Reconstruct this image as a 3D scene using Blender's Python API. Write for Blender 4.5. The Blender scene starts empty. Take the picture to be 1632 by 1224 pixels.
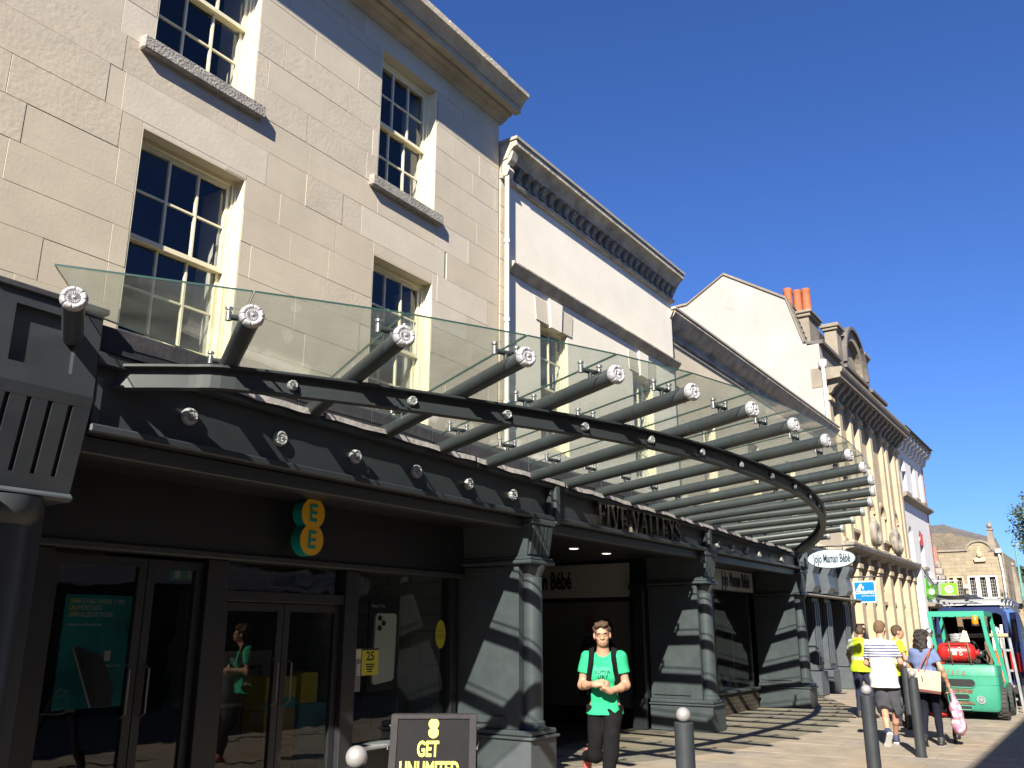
import bpy, bmesh, math, random
import numpy as np
from mathutils import Vector, Matrix, Euler

random.seed(7)
SC = bpy.context.scene
COL = SC.collection
R = math.radians

# ------------------------------------------------------------------ camera, sky, sun, exposure
cam_data = bpy.data.cameras.new('camera')
cam_data.sensor_width = 36.0
cam_data.lens = 36.0 * 1390.0 / 1632.0
cam_data.clip_start = 0.05
cam_data.clip_end = 2000.0
cam = bpy.data.objects.new('camera', cam_data)
COL.objects.link(cam)
cam.location = (0.0, 0.0, 1.6)
_yaw, _pitch = R(33.8497), R(15.8256)
_fw = Vector((-math.sin(_yaw) * math.cos(_pitch), math.cos(_yaw) * math.cos(_pitch), math.sin(_pitch)))
_rt = Vector((math.cos(_yaw), math.sin(_yaw), 0.0))
_up = _rt.cross(_fw)
cam.rotation_euler = Matrix((_rt, _up, -_fw)).transposed().to_euler()
SC.camera = cam

SUN_DIR = Vector((0.50, -1.42, 1.0)).normalized()       # towards the sun
SUN_EL = math.asin(SUN_DIR.z)
SUN_AZ = math.atan2(SUN_DIR.x, SUN_DIR.y)               # clockwise from +Y
world = bpy.data.worlds.new('World')
SC.world = world
world.use_nodes = True
wn = world.node_tree.nodes
wl = world.node_tree.links
bg = wn['Background']
sky = wn.new('ShaderNodeTexSky')
sky.sky_type = 'NISHITA'
sky.sun_disc = False
sky.sun_elevation = SUN_EL
sky.sun_rotation = SUN_AZ
sky.altitude = 60.0
sky.air_density = 1.0
sky.dust_density = 0.2
sky.ozone_density = 3.2
# clear late-summer air: one even blue filter over the whole dome
mx0 = wn.new('ShaderNodeMix')
mx0.data_type = 'RGBA'
mx0.blend_type = 'MULTIPLY'
mx0.inputs[0].default_value = 1.0
mx0.inputs[7].default_value = (0.46, 0.70, 1.20, 1.0)
wl.new(sky.outputs['Color'], mx0.inputs[6])
wl.new(mx0.outputs[2], bg.inputs['Color'])
bg.inputs['Strength'].default_value = 0.05

sun_data = bpy.data.lights.new('sun', 'SUN')
sun_data.energy = 5.0
sun_data.angle = R(0.53)
sun_data.color = (1.0, 0.925, 0.79)
sun = bpy.data.objects.new('sun', sun_data)
COL.objects.link(sun)
sun.location = (30, -50, 70)
sun.rotation_euler = (-SUN_DIR).to_track_quat('-Z', 'Y').to_euler()

SC.view_settings.view_transform = 'Standard'
SC.view_settings.look = 'None'
SC.view_settings.gamma = 1.0
SC.view_settings.use_curve_mapping = False
SC.view_settings.exposure = 1.40
SC.render.engine = 'CYCLES'
SC.cycles.max_bounces = 8
SC.cycles.diffuse_bounces = 3
SC.cycles.transparent_max_bounces = 24
SC.cycles.caustics_reflective = False
SC.cycles.caustics_refractive = False
SC.cycles.use_denoising = True

# ------------------------------------------------------------------ materials
MATS = {}


def mat(name, col, rough=0.6, metal=0.0, var=0.0, vscale=3.0, bump=0.0, bscale=30.0, spec=0.5,
        col2=None, emit=None, emit_s=0.0, stain=None, coat=0.0):
    """Principled material whose colour drifts with world-space noise, with an optional fine relief."""
    if name in MATS:
        return MATS[name]
    m = bpy.data.materials.new(name)
    m.use_nodes = True
    nt = m.node_tree
    N, L = nt.nodes, nt.links
    b = N['Principled BSDF']
    c4 = (*col, 1.0)
    b.inputs['Base Color'].default_value = c4
    b.inputs['Roughness'].default_value = rough
    b.inputs['Metallic'].default_value = metal
    b.inputs['Specular IOR Level'].default_value = spec
    b.inputs['Coat Weight'].default_value = coat
    geo = None
    if var > 0 or bump > 0 or stain:
        geo = N.new('ShaderNodeNewGeometry')
    last = None
    if var > 0:
        nz = N.new('ShaderNodeTexNoise')
        nz.inputs['Scale'].default_value = vscale
        nz.inputs['Detail'].default_value = 7.0
        nz.inputs['Roughness'].default_value = 0.62
        L.new(geo.outputs['Position'], nz.inputs['Vector'])
        rp = N.new('ShaderNodeValToRGB')
        rp.color_ramp.elements[0].position = 0.32
        rp.color_ramp.elements[1].position = 0.70
        lo = col2 if col2 else tuple(max(0.0, x * (1 - var)) for x in col)
        hi = tuple(min(1.0, x * (1 + var * 0.6)) for x in col)
        rp.color_ramp.elements[0].color = (*lo, 1)
        rp.color_ramp.elements[1].color = (*hi, 1)
        L.new(nz.outputs['Fac'], rp.inputs['Fac'])
        last = rp.outputs['Color']
        rr = N.new('ShaderNodeMapRange')
        rr.inputs['To Min'].default_value = max(0.03, rough - 0.12)
        rr.inputs['To Max'].default_value = min(1.0, rough + 0.12)
        L.new(nz.outputs['Fac'], rr.inputs['Value'])
        L.new(rr.outputs['Result'], b.inputs['Roughness'])
    if stain:
        # stain = (colour, scale vector, threshold)
        sc, sv, th = stain
        mp = N.new('ShaderNodeMapping')
        mp.inputs['Scale'].default_value = sv
        L.new(geo.outputs['Position'], mp.inputs['Vector'])
        n2 = N.new('ShaderNodeTexNoise')
        n2.inputs['Scale'].default_value = 1.0
        n2.inputs['Detail'].default_value = 8.0
        n2.inputs['Roughness'].default_value = 0.68
        L.new(mp.outputs['Vector'], n2.inputs['Vector'])
        r2 = N.new('ShaderNodeValToRGB')
        r2.color_ramp.elements[0].position = th
        r2.color_ramp.elements[1].position = min(1.0, th + 0.22)
        L.new(n2.outputs['Fac'], r2.inputs['Fac'])
        mx = N.new('ShaderNodeMix')
        mx.data_type = 'RGBA'
        L.new(r2.outputs['Color'], mx.inputs[0])
        if last is not None:
            L.new(last, mx.inputs[6])
        else:
            mx.inputs[6].default_value = c4
        mx.inputs[7].default_value = (*sc, 1)
        last = mx.outputs[2]
    if last is not None:
        L.new(last, b.inputs['Base Color'])
    if bump > 0:
        nb = N.new('ShaderNodeTexNoise')
        nb.inputs['Scale'].default_value = bscale
        nb.inputs['Detail'].default_value = 6.0
        L.new(geo.outputs['Position'], nb.inputs['Vector'])
        bp = N.new('ShaderNodeBump')
        bp.inputs['Strength'].default_value = bump
        bp.inputs['Distance'].default_value = 0.02
        L.new(nb.outputs['Fac'], bp.inputs['Height'])
        L.new(bp.outputs['Normal'], b.inputs['Normal'])
    if emit:
        b.inputs['Emission Color'].default_value = (*emit, 1)
        b.inputs['Emission Strength'].default_value = emit_s
    MATS[name] = m
    return m


def glass(name, tint=(0.9, 0.95, 0.93), rough=0.0, dirt=0.0, ior=1.5, dirtcol=(0.7, 0.75, 0.7)):
    if name in MATS:
        return MATS[name]
    m = bpy.data.materials.new(name)
    m.use_nodes = True
    N, L = m.node_tree.nodes, m.node_tree.links
    N.remove(N['Principled BSDF'])
    out = N['Material Output']
    tr = N.new('ShaderNodeBsdfTransparent')
    tr.inputs['Color'].default_value = (*tint, 1)
    gl = N.new('ShaderNodeBsdfGlossy')
    gl.inputs['Roughness'].default_value = rough
    gl.inputs['Color'].default_value = (1, 1, 1, 1)
    lw = N.new('ShaderNodeLayerWeight')
    lw.inputs['Blend'].default_value = 0.5
    pw = N.new('ShaderNodeMath')
    pw.operation = 'POWER'
    pw.inputs[1].default_value = 5.0
    L.new(lw.outputs['Facing'], pw.inputs[0])
    fr = N.new('ShaderNodeMapRange')
    fr.inputs['To Min'].default_value = 0.055
    fr.inputs['To Max'].default_value = 0.92
    L.new(pw.outputs[0], fr.inputs['Value'])
    geo = N.new('ShaderNodeNewGeometry')
    nz = N.new('ShaderNodeTexNoise')
    nz.inputs['Scale'].default_value = 2.2
    nz.inputs['Detail'].default_value = 2.0
    L.new(geo.outputs['Position'], nz.inputs['Vector'])
    bp = N.new('ShaderNodeBump')
    bp.inputs['Strength'].default_value = 0.06
    bp.inputs['Distance'].default_value = 0.05
    L.new(nz.outputs['Fac'], bp.inputs['Height'])
    L.new(bp.outputs['Normal'], gl.inputs['Normal'])
    mx = N.new('ShaderNodeMixShader')
    L.new(fr.outputs['Result'], mx.inputs['Fac'])
    L.new(tr.outputs[0], mx.inputs[1])
    L.new(gl.outputs[0], mx.inputs[2])
    last = mx.outputs[0]
    if dirt > 0:
        df = N.new('ShaderNodeBsdfDiffuse')
        df.inputs['Color'].default_value = (*dirtcol, 1)
        tl = N.new('ShaderNodeBsdfTranslucent')
        tl.inputs['Color'].default_value = (*dirtcol, 1)
        ad = N.new('ShaderNodeMixShader')
        ad.inputs['Fac'].default_value = 0.5
        L.new(df.outputs[0], ad.inputs[1])
        L.new(tl.outputs[0], ad.inputs[2])
        n2 = N.new('ShaderNodeTexNoise')
        n2.inputs['Scale'].default_value = 1.7
        n2.inputs['Detail'].default_value = 8.0
        L.new(geo.outputs['Position'], n2.inputs['Vector'])
        mr = N.new('ShaderNodeMapRange')
        mr.inputs['From Min'].default_value = 0.35
        mr.inputs['From Max'].default_value = 0.75
        mr.inputs['To Min'].default_value = dirt * 0.5
        mr.inputs['To Max'].default_value = dirt * 1.6
        L.new(n2.outputs['Fac'], mr.inputs['Value'])
        m2 = N.new('ShaderNodeMixShader')
        L.new(mr.outputs['Result'], m2.inputs['Fac'])
        L.new(last, m2.inputs[1])
        L.new(ad.outputs[0], m2.inputs[2])
        last = m2.outputs[0]
    L.new(last, out.inputs['Surface'])
    MATS[name] = m
    return m


def brickmat(name, c1, c2, cm, w, h, mortar=0.01, axes='yz', rough=0.85, bump=0.4, var=0.25):
    """Fine courses on a surface too far off to tell the pieces apart."""
    if name in MATS:
        return MATS[name]
    m = bpy.data.materials.new(name)
    m.use_nodes = True
    N, L = m.node_tree.nodes, m.node_tree.links
    b = N['Principled BSDF']
    b.inputs['Roughness'].default_value = rough
    geo = N.new('ShaderNodeNewGeometry')
    sp = N.new('ShaderNodeSeparateXYZ')
    cb = N.new('ShaderNodeCombineXYZ')
    L.new(geo.outputs['Position'], sp.inputs[0])
    L.new(sp.outputs['XYZ'.index(axes[0].upper())], cb.inputs[0])
    L.new(sp.outputs['XYZ'.index(axes[1].upper())], cb.inputs[1])
    br = N.new('ShaderNodeTexBrick')
    br.inputs['Color1'].default_value = (*c1, 1)
    br.inputs['Color2'].default_value = (*c2, 1)
    br.inputs['Mortar'].default_value = (*cm, 1)
    br.inputs['Scale'].default_value = 1.0
    br.inputs['Mortar Size'].default_value = mortar
    br.inputs['Brick Width'].default_value = w
    br.inputs['Row Height'].default_value = h
    L.new(cb.outputs[0], br.inputs['Vector'])
    nz = N.new('ShaderNodeTexNoise')
    nz.inputs['Scale'].default_value = 2.5
    nz.inputs['Detail'].default_value = 8.0
    L.new(geo.outputs['Position'], nz.inputs['Vector'])
    mr = N.new('ShaderNodeMapRange')
    mr.inputs['To Min'].default_value = 1 - var
    mr.inputs['To Max'].default_value = 1 + var
    L.new(nz.outputs['Fac'], mr.inputs['Value'])
    mx = N.new('ShaderNodeMix')
    mx.data_type = 'RGBA'
    mx.blend_type = 'MULTIPLY'
    mx.inputs[0].default_value = 1.0
    L.new(br.outputs['Color'], mx.inputs[6])
    L.new(mr.outputs['Result'], mx.inputs[7])
    L.new(mx.outputs[2], b.inputs['Base Color'])
    bp = N.new('ShaderNodeBump')
    bp.inputs['Strength'].default_value = bump
    bp.inputs['Distance'].default_value = 0.01
    bp.invert = True
    L.new(br.outputs['Fac'], bp.inputs['Height'])
    L.new(bp.outputs['Normal'], b.inputs['Normal'])
    MATS[name] = m
    return m


M = dict(
    ashlar=mat('ashlar stone', (0.50, 0.44, 0.345), 0.85, var=0.10, vscale=1.6, bump=0.06, bscale=34,
               stain=((0.43, 0.385, 0.31), (1.0, 1.6, 14.0), 0.55)),
    ashlar_pale=mat('ashlar stone pale', (0.54, 0.485, 0.40), 0.85, var=0.08, vscale=2.0, bump=0.10, bscale=30),
    ashlar_warm=mat('ashlar stone warm', (0.495, 0.435, 0.345), 0.85, var=0.10, vscale=2.2, bump=0.16, bscale=24),
    ashlar_tool=mat('ashlar stone tooled', (0.495, 0.435, 0.345), 0.9, var=0.10, vscale=9.0, bump=0.16, bscale=20),
    mortar=mat('mortar', (0.37, 0.325, 0.26), 0.95, var=0.2, vscale=8),
    cornice=mat('cornice stone', (0.42, 0.37, 0.29), 0.9, var=0.3, vscale=2.0, bump=0.5, bscale=18,
                stain=((0.20, 0.18, 0.15), (3.0, 1.0, 3.0), 0.56)),
    sill=mat('sill stone', (0.30, 0.28, 0.25), 0.95, var=0.35, vscale=9.0, bump=0.8, bscale=40),
    cream=mat('cream paint', (0.72, 0.66, 0.47), 0.45, var=0.06, vscale=4.0),
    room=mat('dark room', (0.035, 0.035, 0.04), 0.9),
    shutter=mat('shutter paint', (0.40, 0.38, 0.33), 0.6),
    pane=glass('window pane', (0.86, 0.89, 0.90)),
    shop_pane=glass('shop pane', (0.70, 0.73, 0.73), dirt=0.008),
    canopy_glass=glass('canopy glass', (0.90, 0.93, 0.905), dirt=0.06, dirtcol=(0.68, 0.71, 0.66)),
    glass_edge=mat('glass edge', (0.022, 0.055, 0.050), 0.25),
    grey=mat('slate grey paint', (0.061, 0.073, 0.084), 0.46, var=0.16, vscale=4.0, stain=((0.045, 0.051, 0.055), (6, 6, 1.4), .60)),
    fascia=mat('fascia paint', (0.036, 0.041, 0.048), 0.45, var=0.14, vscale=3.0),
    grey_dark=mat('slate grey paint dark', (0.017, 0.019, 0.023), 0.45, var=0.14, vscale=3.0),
    tube=mat('canopy tube paint', (0.042, 0.050, 0.056), 0.42, var=0.12, vscale=5.0),
    chrome=mat('polished steel', (0.78, 0.77, 0.80), 0.26, metal=1.0),
    letter=mat('letter steel', (0.30, 0.255, 0.22), 0.16, metal=1.0),
    rosette=mat('silver paint', (0.36, 0.36, 0.385), 0.50, metal=0.25),
    membrane=mat('roof membrane', (0.034, 0.034, 0.040), 0.8, var=0.3, vscale=5, bump=0.4, bscale=12),
    film=mat('lead flashing', (0.52, 0.46, 0.46), 0.6, var=0.25, vscale=7.0, bump=0.6, bscale=14),
    render_w=mat('white render', (0.76, 0.71, 0.61), 0.9, var=0.06, vscale=1.4, bump=0.12, bscale=26,
                 stain=((0.64, 0.59, 0.51), (2.0, 1.0, 0.7), 0.6)),
    render_c=mat('cream render', (0.58, 0.50, 0.38), 0.9, var=0.10, vscale=1.4, bump=0.25, bscale=26,
                 stain=((0.44, 0.38, 0.30), (2.0, 1.2, 0.6), 0.6)),
    quoin=mat('quoin stone', (0.55, 0.48, 0.36), 0.9, var=0.14, vscale=3.0, bump=0.3),
    weather=mat('weathered stone', (0.26, 0.235, 0.20), 0.95, var=0.5, vscale=3.2, bump=0.9, bscale=14,
                stain=((0.10, 0.095, 0.085), (5, 1.6, 5), 0.52)),
    cove=mat('cove stone', (0.43, 0.385, 0.31), 0.95, var=0.45, vscale=2.6, bump=0.9, bscale=12,
             stain=((0.17, 0.15, 0.12), (4, 1.3, 6), 0.55)),
    lead=mat('lead sheet', (0.34, 0.31, 0.27), 0.7, var=0.2, vscale=6),
    gable=mat('gable render', (0.335, 0.30, 0.278), 0.95, var=0.13, vscale=0.7, bump=0.5, bscale=6,
              stain=((0.25, 0.222, 0.205), (1.0, 1.0, 0.7), 0.55)),
    coping=mat('coping dark', (0.11, 0.10, 0.095), 0.9, var=0.3, vscale=4, bump=0.4),
    slate=mat('roof slate', (0.085, 0.078, 0.074), 0.8, var=0.35, vscale=5, bump=0.3),
    clay=mat('clay pot', (0.34, 0.105, 0.045), 0.8, var=0.2, vscale=5),
    sand=mat('sandstone', (0.40, 0.32, 0.22), 0.9, var=0.22, vscale=1.3, bump=0.4, bscale=12,
             stain=((0.27, 0.22, 0.16), (2.2, 2.2, 0.8), 0.56)),
    sand_grey=mat('sandstone grey', (0.22, 0.19, 0.15), 0.95, var=0.3, vscale=1.6, bump=0.5, bscale=12,
                  stain=((0.16, 0.14, 0.12), (2.0, 2.0, 0.8), 0.55)),
    white_paint=mat('white paint', (0.58, 0.565, 0.55), 0.7, var=0.05, vscale=2.0),
    lilac_paint=mat('pale grey paint', (0.60, 0.585, 0.585), 0.7, var=0.06, vscale=2.0),
    redbrick=brickmat('red brick', (0.30, 0.09, 0.06), (0.22, 0.07, 0.05), (0.30, 0.26, 0.22), 0.23, 0.075, axes='xz'),
    farstone=brickmat('far stone', (0.27, 0.22, 0.145), (0.21, 0.175, 0.12), (0.165, 0.135, 0.10), 0.55, 0.22, axes='xz', var=0.35),
    stonetile=brickmat('stone tile', (0.165, 0.13, 0.09), (0.12, 0.10, 0.07), (0.08, 0.07, 0.05), 0.3, 0.16, axes='xz', var=0.5),
    paving=mat('paving stone', (0.265, 0.225, 0.176), 0.85, var=0.22, vscale=2.5, bump=0.35, bscale=60,
               stain=((0.17, 0.145, 0.115), (1.6, 1.1, 1.0), 0.57)),
    paving2=mat('paving stone warm', (0.285, 0.23, 0.172), 0.85, var=0.22, vscale=2.5, bump=0.35, bscale=60,
                stain=((0.17, 0.145, 0.115), (1.6, 1.1, 1.0), 0.57)),
    paving3=mat('paving stone grey', (0.245, 0.215, 0.18), 0.85, var=0.22, vscale=2.5, bump=0.35, bscale=60,
                stain=((0.16, 0.14, 0.115), (1.6, 1.1, 1.0), 0.57)),
    joint=mat('paving joint', (0.125, 0.108, 0.088), 0.95, var=0.3, vscale=6),
    tarmac=mat('tarmac', (0.17, 0.15, 0.125), 0.9, var=0.25, vscale=3, bump=0.4, bscale=90),
    bollard=mat('bollard paint', (0.026, 0.031, 0.037), 0.5, var=0.12, vscale=9),
    ball=mat('bollard ball', (0.33, 0.32, 0.32), 0.42, metal=0.35),
    black=mat('black board', (0.013, 0.0125, 0.015), 0.85, var=0.3, vscale=9, spec=0.2),
    blackmetal=mat('black metal', (0.028, 0.027, 0.030), 0.4),
    steel=mat('steel', (0.45, 0.46, 0.47), 0.4, metal=0.8),
    galv=mat('grey steel paint', (0.23, 0.245, 0.26), 0.5, var=0.2, vscale=8),
    yellow=mat('sign yellow', (0.80, 0.68, 0.015), 0.5),
    amber=mat('sign amber', (0.80, 0.44, 0.02), 0.45),
    teal=mat('sign teal', (0.0, 0.30, 0.28), 0.45),
    tealposter=mat('poster teal', (0.0, 0.22, 0.24), 0.3, var=0.5, vscale=1.6),
    white=mat('white print', (0.58, 0.58, 0.575), 0.5),
    offwhite=mat('off white panel', (0.45, 0.46, 0.46), 0.5, var=0.08, vscale=1.5),
    navytext=mat('navy print', (0.02, 0.025, 0.05), 0.5),
    blacktext=mat('black print', (0.012, 0.012, 0.014), 0.5),
    jojo=mat('pale blue sign', (0.33, 0.43, 0.46), 0.4),
    sky_blue=mat('sign blue', (0.0, 0.135, 0.35), 0.35),
    lime=mat('sign lime', (0.135, 0.36, 0.012), 0.4),
    lime_dk=mat('sign green', (0.08, 0.34, 0.01), 0.4),
    limeglass=glass('lime plastic', (0.55, 0.80, 0.45), dirt=0.25, dirtcol=(0.28, 0.42, 0.18)),
    exitgreen=mat('exit green', (0.0, 0.30, 0.10), 0.4),
    red=mat('red paint', (0.36, 0.013, 0.012), 0.4, var=0.12, vscale=8),
    redpaper=mat('red poster', (0.60, 0.06, 0.04), 0.6, var=0.2, vscale=4),
    wood=mat('timber', (0.34, 0.24, 0.14), 0.8, var=0.3, vscale=8),
    stall=brickmat('brown tile', (0.10, 0.075, 0.055), (0.075, 0.058, 0.044), (0.04, 0.032, 0.026), 0.30, 0.09, axes='yz'),
    tilewall=brickmat('tile wall', (0.26, 0.28, 0.28), (0.23, 0.25, 0.25), (0.11, 0.12, 0.12), 0.40, 0.20, mortar=0.006, axes='xz', var=0.1, rough=0.5),
    floor=mat('shop floor', (0.045, 0.040, 0.036), 0.5, var=0.2, vscale=2),
    strip=mat('ceiling strip', (0.8, 0.8, 0.75), 0.5, emit=(1.0, 0.95, 0.85), emit_s=0.10),
    downlight=mat('downlight', (0.9, 0.9, 0.85), 0.5, emit=(1.0, 0.92, 0.75), emit_s=0.9),
    bronze=mat('warm panel', (0.12, 0.055, 0.025), 0.6, var=0.3, vscale=1.5),
)

# ------------------------------------------------------------------ mesh helpers
def _chamfer_template():
    keys, faces = [], []
    import itertools
    for s in itertools.product((-1, 1), repeat=3):
        for a in range(3):
            keys.append((s, a))
    idx = {k: i for i, k in enumerate(keys)}
    for a in range(3):
        b, c = (a + 1) % 3, (a + 2) % 3
        for sa in (-1, 1):
            ring = []
            for sb, sc in ((-1, -1), (1, -1), (1, 1), (-1, 1)):
                s = [0, 0, 0]
                s[a], s[b], s[c] = sa, sb, sc
                ring.append(idx[(tuple(s), a)])
            faces.append(ring if sa > 0 else ring[::-1])
    for a in range(3):
        b, c = (a + 1) % 3, (a + 2) % 3
        for sa in (-1, 1):
            for sb in (-1, 1):
                q = []
                for ax, sc in ((a, -1), (a, 1), (b, 1), (b, -1)):
                    s = [0, 0, 0]
                    s[a], s[b], s[c] = sa, sb, sc
                    q.append(idx[(tuple(s), ax)])
                faces.append(q)
    for s in itertools.product((-1, 1), repeat=3):
        faces.append([idx[(s, 0)], idx[(s, 1)], idx[(s, 2)]])
    return keys, faces


_CK, _CF = _chamfer_template()


class MB:
    """Collects shapes and builds them as ONE mesh object."""

    def __init__(self):
        self.v, self.f, self.m, self.s = [], [], [], []
        self.T = None

    def _add(self, verts, faces, mi=0, smooth=False):
        o = len(self.v)
        if self.T is not None:
            verts = [tuple(self.T @ Vector(p)) for p in verts]
        self.v.extend([tuple(p) for p in verts])
        for f in faces:
            self.f.append([i + o for i in f])
            self.m.append(mi)
            self.s.append(smooth)
        return self

    def box(self, x0, x1, y0, y1, z0, z1, c=0.0, mi=0):
        if c > 0:
            cx, cy, cz = (x0 + x1) / 2, (y0 + y1) / 2, (z0 + z1) / 2
            h = (abs(x1 - x0) / 2, abs(y1 - y0) / 2, abs(z1 - z0) / 2)
            c = min(c, min(h) * 0.8)
            vs = []
            for s, a in _CK:
                p = [0, 0, 0]
                for k in range(3):
                    p[k] = s[k] * (h[k] - (0 if k == a else c))
                vs.append((cx + p[0], cy + p[1], cz + p[2]))
            return self._add(vs, _CF, mi)
        vs = [(x, y, z) for x in (x0, x1) for y in (y0, y1) for z in (z0, z1)]
        return self._add(vs, [(0, 1, 3, 2), (4, 6, 7, 5), (0, 4, 5, 1), (2, 3, 7, 6), (0, 2, 6, 4), (1, 5, 7, 3)], mi)

    def hexa(self, p, mi=0):
        """8 points: bottom ring of four, then top ring of four."""
        return self._add(p, [(3, 2, 1, 0), (4, 5, 6, 7), (0, 1, 5, 4), (1, 2, 6, 5), (2, 3, 7, 6), (3, 0, 4, 7)], mi)

    def tube(self, pts, r, n=12, cap=True, mi=0, smooth=True, up=None):
        pts = [Vector(p) for p in pts]
        rs = r if isinstance(r, (list, tuple)) else [r] * len(pts)
        vs, fs = [], []
        prev = None
        for i, p in enumerate(pts):
            d = (pts[min(i + 1, len(pts) - 1)] - pts[max(i - 1, 0)]).normalized()
            if prev is None:
                u = d.orthogonal().normalized() if up is None else (Vector(up) - d * d.dot(Vector(up))).normalized()
            else:
                u = (prev - d * d.dot(prev)).normalized()
            prev = u
            w = d.cross(u)
            for k in range(n):
                a = 2 * math.pi * k / n
                vs.append(p + (u * math.cos(a) + w * math.sin(a)) * rs[i])
        for i in range(len(pts) - 1):
            for k in range(n):
                k2 = (k + 1) % n
                fs.append((i * n + k, i * n + k2, (i + 1) * n + k2, (i + 1) * n + k))
        self._add(vs, fs, mi, smooth)
        if cap:
            self._add(vs[:n], [tuple(range(n))[::-1]], mi)
            self._add(vs[-n:], [tuple(range(n))], mi)
        return self

    def lathe(self, prof, origin=(0, 0, 0), axis=(0, 0, 1), n=20, mi=0, a0=0.0, a1=None, smooth=True, mod=None):
        """prof: (radius, height) pairs along the axis; mod(angle, radius fraction) scales the radius."""
        ax = Vector(axis).normalized()
        u = ax.orthogonal().normalized() if abs(ax.z) < 0.99 else Vector((1, 0, 0))
        w = ax.cross(u)
        o = Vector(origin)
        full = a1 is None
        cnt = n if full else n + 1
        span = 2 * math.pi if full else a1 - a0
        vs, fs = [], []
        for r, h in prof:
            for k in range(cnt):
                a = a0 + span * k / n
                rr = r * (mod(a) if mod else 1.0)
                vs.append(o + ax * h + (u * math.cos(a) + w * math.sin(a)) * rr)
        for i in range(len(prof) - 1):
            for k in range(n):
                k2 = (k + 1) % cnt
                fs.append((i * cnt + k, i * cnt + k2, (i + 1) * cnt + k2, (i + 1) * cnt + k))
        return self._add(vs, fs, mi, smooth)

    def sphere(self, c, r, n=16, m=10, mi=0, sc=(1, 1, 1)):
        vs, fs = [], []
        for i in range(m + 1):
            t = math.pi * i / m
            for k in range(n):
                a = 2 * math.pi * k / n
                vs.append((c[0] + r * sc[0] * math.sin(t) * math.cos(a), c[1] + r * sc[1] * math.sin(t) * math.sin(a),
                           c[2] + r * sc[2] * math.cos(t)))
        for i in range(m):
            for k in range(n):
                k2 = (k + 1) % n
                fs.append((i * n + k, (i + 1) * n + k, (i + 1) * n + k2, i * n + k2))
        return self._add(vs, fs, mi, True)

    def prism(self, poly, a0, a1, axis='y', mi=0, smooth=False, mi_side=None):
        """Closed 2D outline pushed along an axis. axis y: outline is (x,z); x: (y,z); z: (x,y)."""
        def P(p, t):
            return {'y': (p[0], t, p[1]), 'x': (t, p[0], p[1]), 'z': (p[0], p[1], t)}[axis]
        n = len(poly)
        lo = [P(p, a0) for p in poly]
        hi = [P(p, a1) for p in poly]
        self._add(lo + hi, [(i, (i + 1) % n, n + (i + 1) % n, n + i) for i in range(n)], mi if mi_side is None else mi_side, smooth)
        self._add(lo, [tuple(range(n))[::-1]], mi)
        self._add(hi, [tuple(range(n))], mi)
        return self

    def sheet(self, P, mi=0, smooth=True):
        """Grid of points P[i][j]."""
        n, m = len(P), len(P[0])
        return self._add([p for row in P for p in row],
                         [(i * m + j, i * m + j + 1, (i + 1) * m + j + 1, (i + 1) * m + j) for i in range(n - 1) for j in range(m - 1)], mi, smooth)

    def raw(self, v, f, mi=0, smooth=False):
        return self._add(v, f, mi, smooth)

    def build(self, name, mats, parent=None, fix=True):
        me = bpy.data.meshes.new(name)
        v = np.array(self.v, dtype=float)
        c = (v.max(0) + v.min(0)) / 2
        loc = Vector(c)
        me.from_pydata([tuple(p) for p in v - c], [], self.f)
        if not isinstance(mats, (list, tuple)):
            mats = [mats]
        for mm in mats:
            me.materials.append(M[mm] if isinstance(mm, str) else mm)
        me.polygons.foreach_set('material_index', self.m)
        me.polygons.foreach_set('use_smooth', self.s)
        if fix:
            bm = bmesh.new()
            bm.from_mesh(me)
            bmesh.ops.remove_doubles(bm, verts=bm.verts, dist=1e-5)
            bmesh.ops.recalc_face_normals(bm, faces=bm.faces)
            if any(self.s):
                for e in bm.edges:
                    if len(e.link_faces) == 2 and e.calc_face_angle(0) > 0.75:
                        e.smooth = False
            bm.to_mesh(me)
            bm.free()
        me.update()
        o = bpy.data.objects.new(name, me)
        COL.objects.link(o)
        attach(o, loc, parent)
        return o


WORLD = {}


def attach(o, loc, parent):
    """Place o at world point loc, keeping track of where its parents stand."""
    loc = Vector(loc)
    if parent is not None:
        o.parent = parent
        o.location = loc - WORLD[parent.name]
    else:
        o.location = loc
    WORLD[o.name] = loc


def thing(name, label, cat, loc=(0, 0, 0), group=None):
    o = bpy.data.objects.new(name, None)
    COL.objects.link(o)
    o.empty_display_size = 0.2
    attach(o, loc, None)
    o['label'], o['category'] = label, cat
    if group:
        o['group'] = group
    return o


def tag(o, label, cat, group=None):
    o['label'], o['category'] = label, cat
    if group:
        o['group'] = group
    return o


def struct(o, kind='structure'):
    o['kind'] = kind
    return o


def share(src, name, loc, parent, rot=None, scale=None):
    """Another object on the same mesh."""
    o = bpy.data.objects.new(name, src.data)
    COL.objects.link(o)
    attach(o, loc, parent)
    if rot is not None:
        o.rotation_euler = rot
    if scale is not None:
        o.scale = scale
    return o


def dup(root, loc, rotz=None, label=None, group=None):
    r = root.copy()
    COL.objects.link(r)
    r.location = loc
    if rotz is not None:
        r.rotation_euler = (0, 0, rotz)
    if label:
        r['label'] = label
    if group:
        r['group'] = group
    for ch in list(root.children):
        c = ch.copy()
        COL.objects.link(c)
        c.parent = r
        for g in ch.children:
            d = g.copy()
            COL.objects.link(d)
            d.parent = c
    return r


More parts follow.
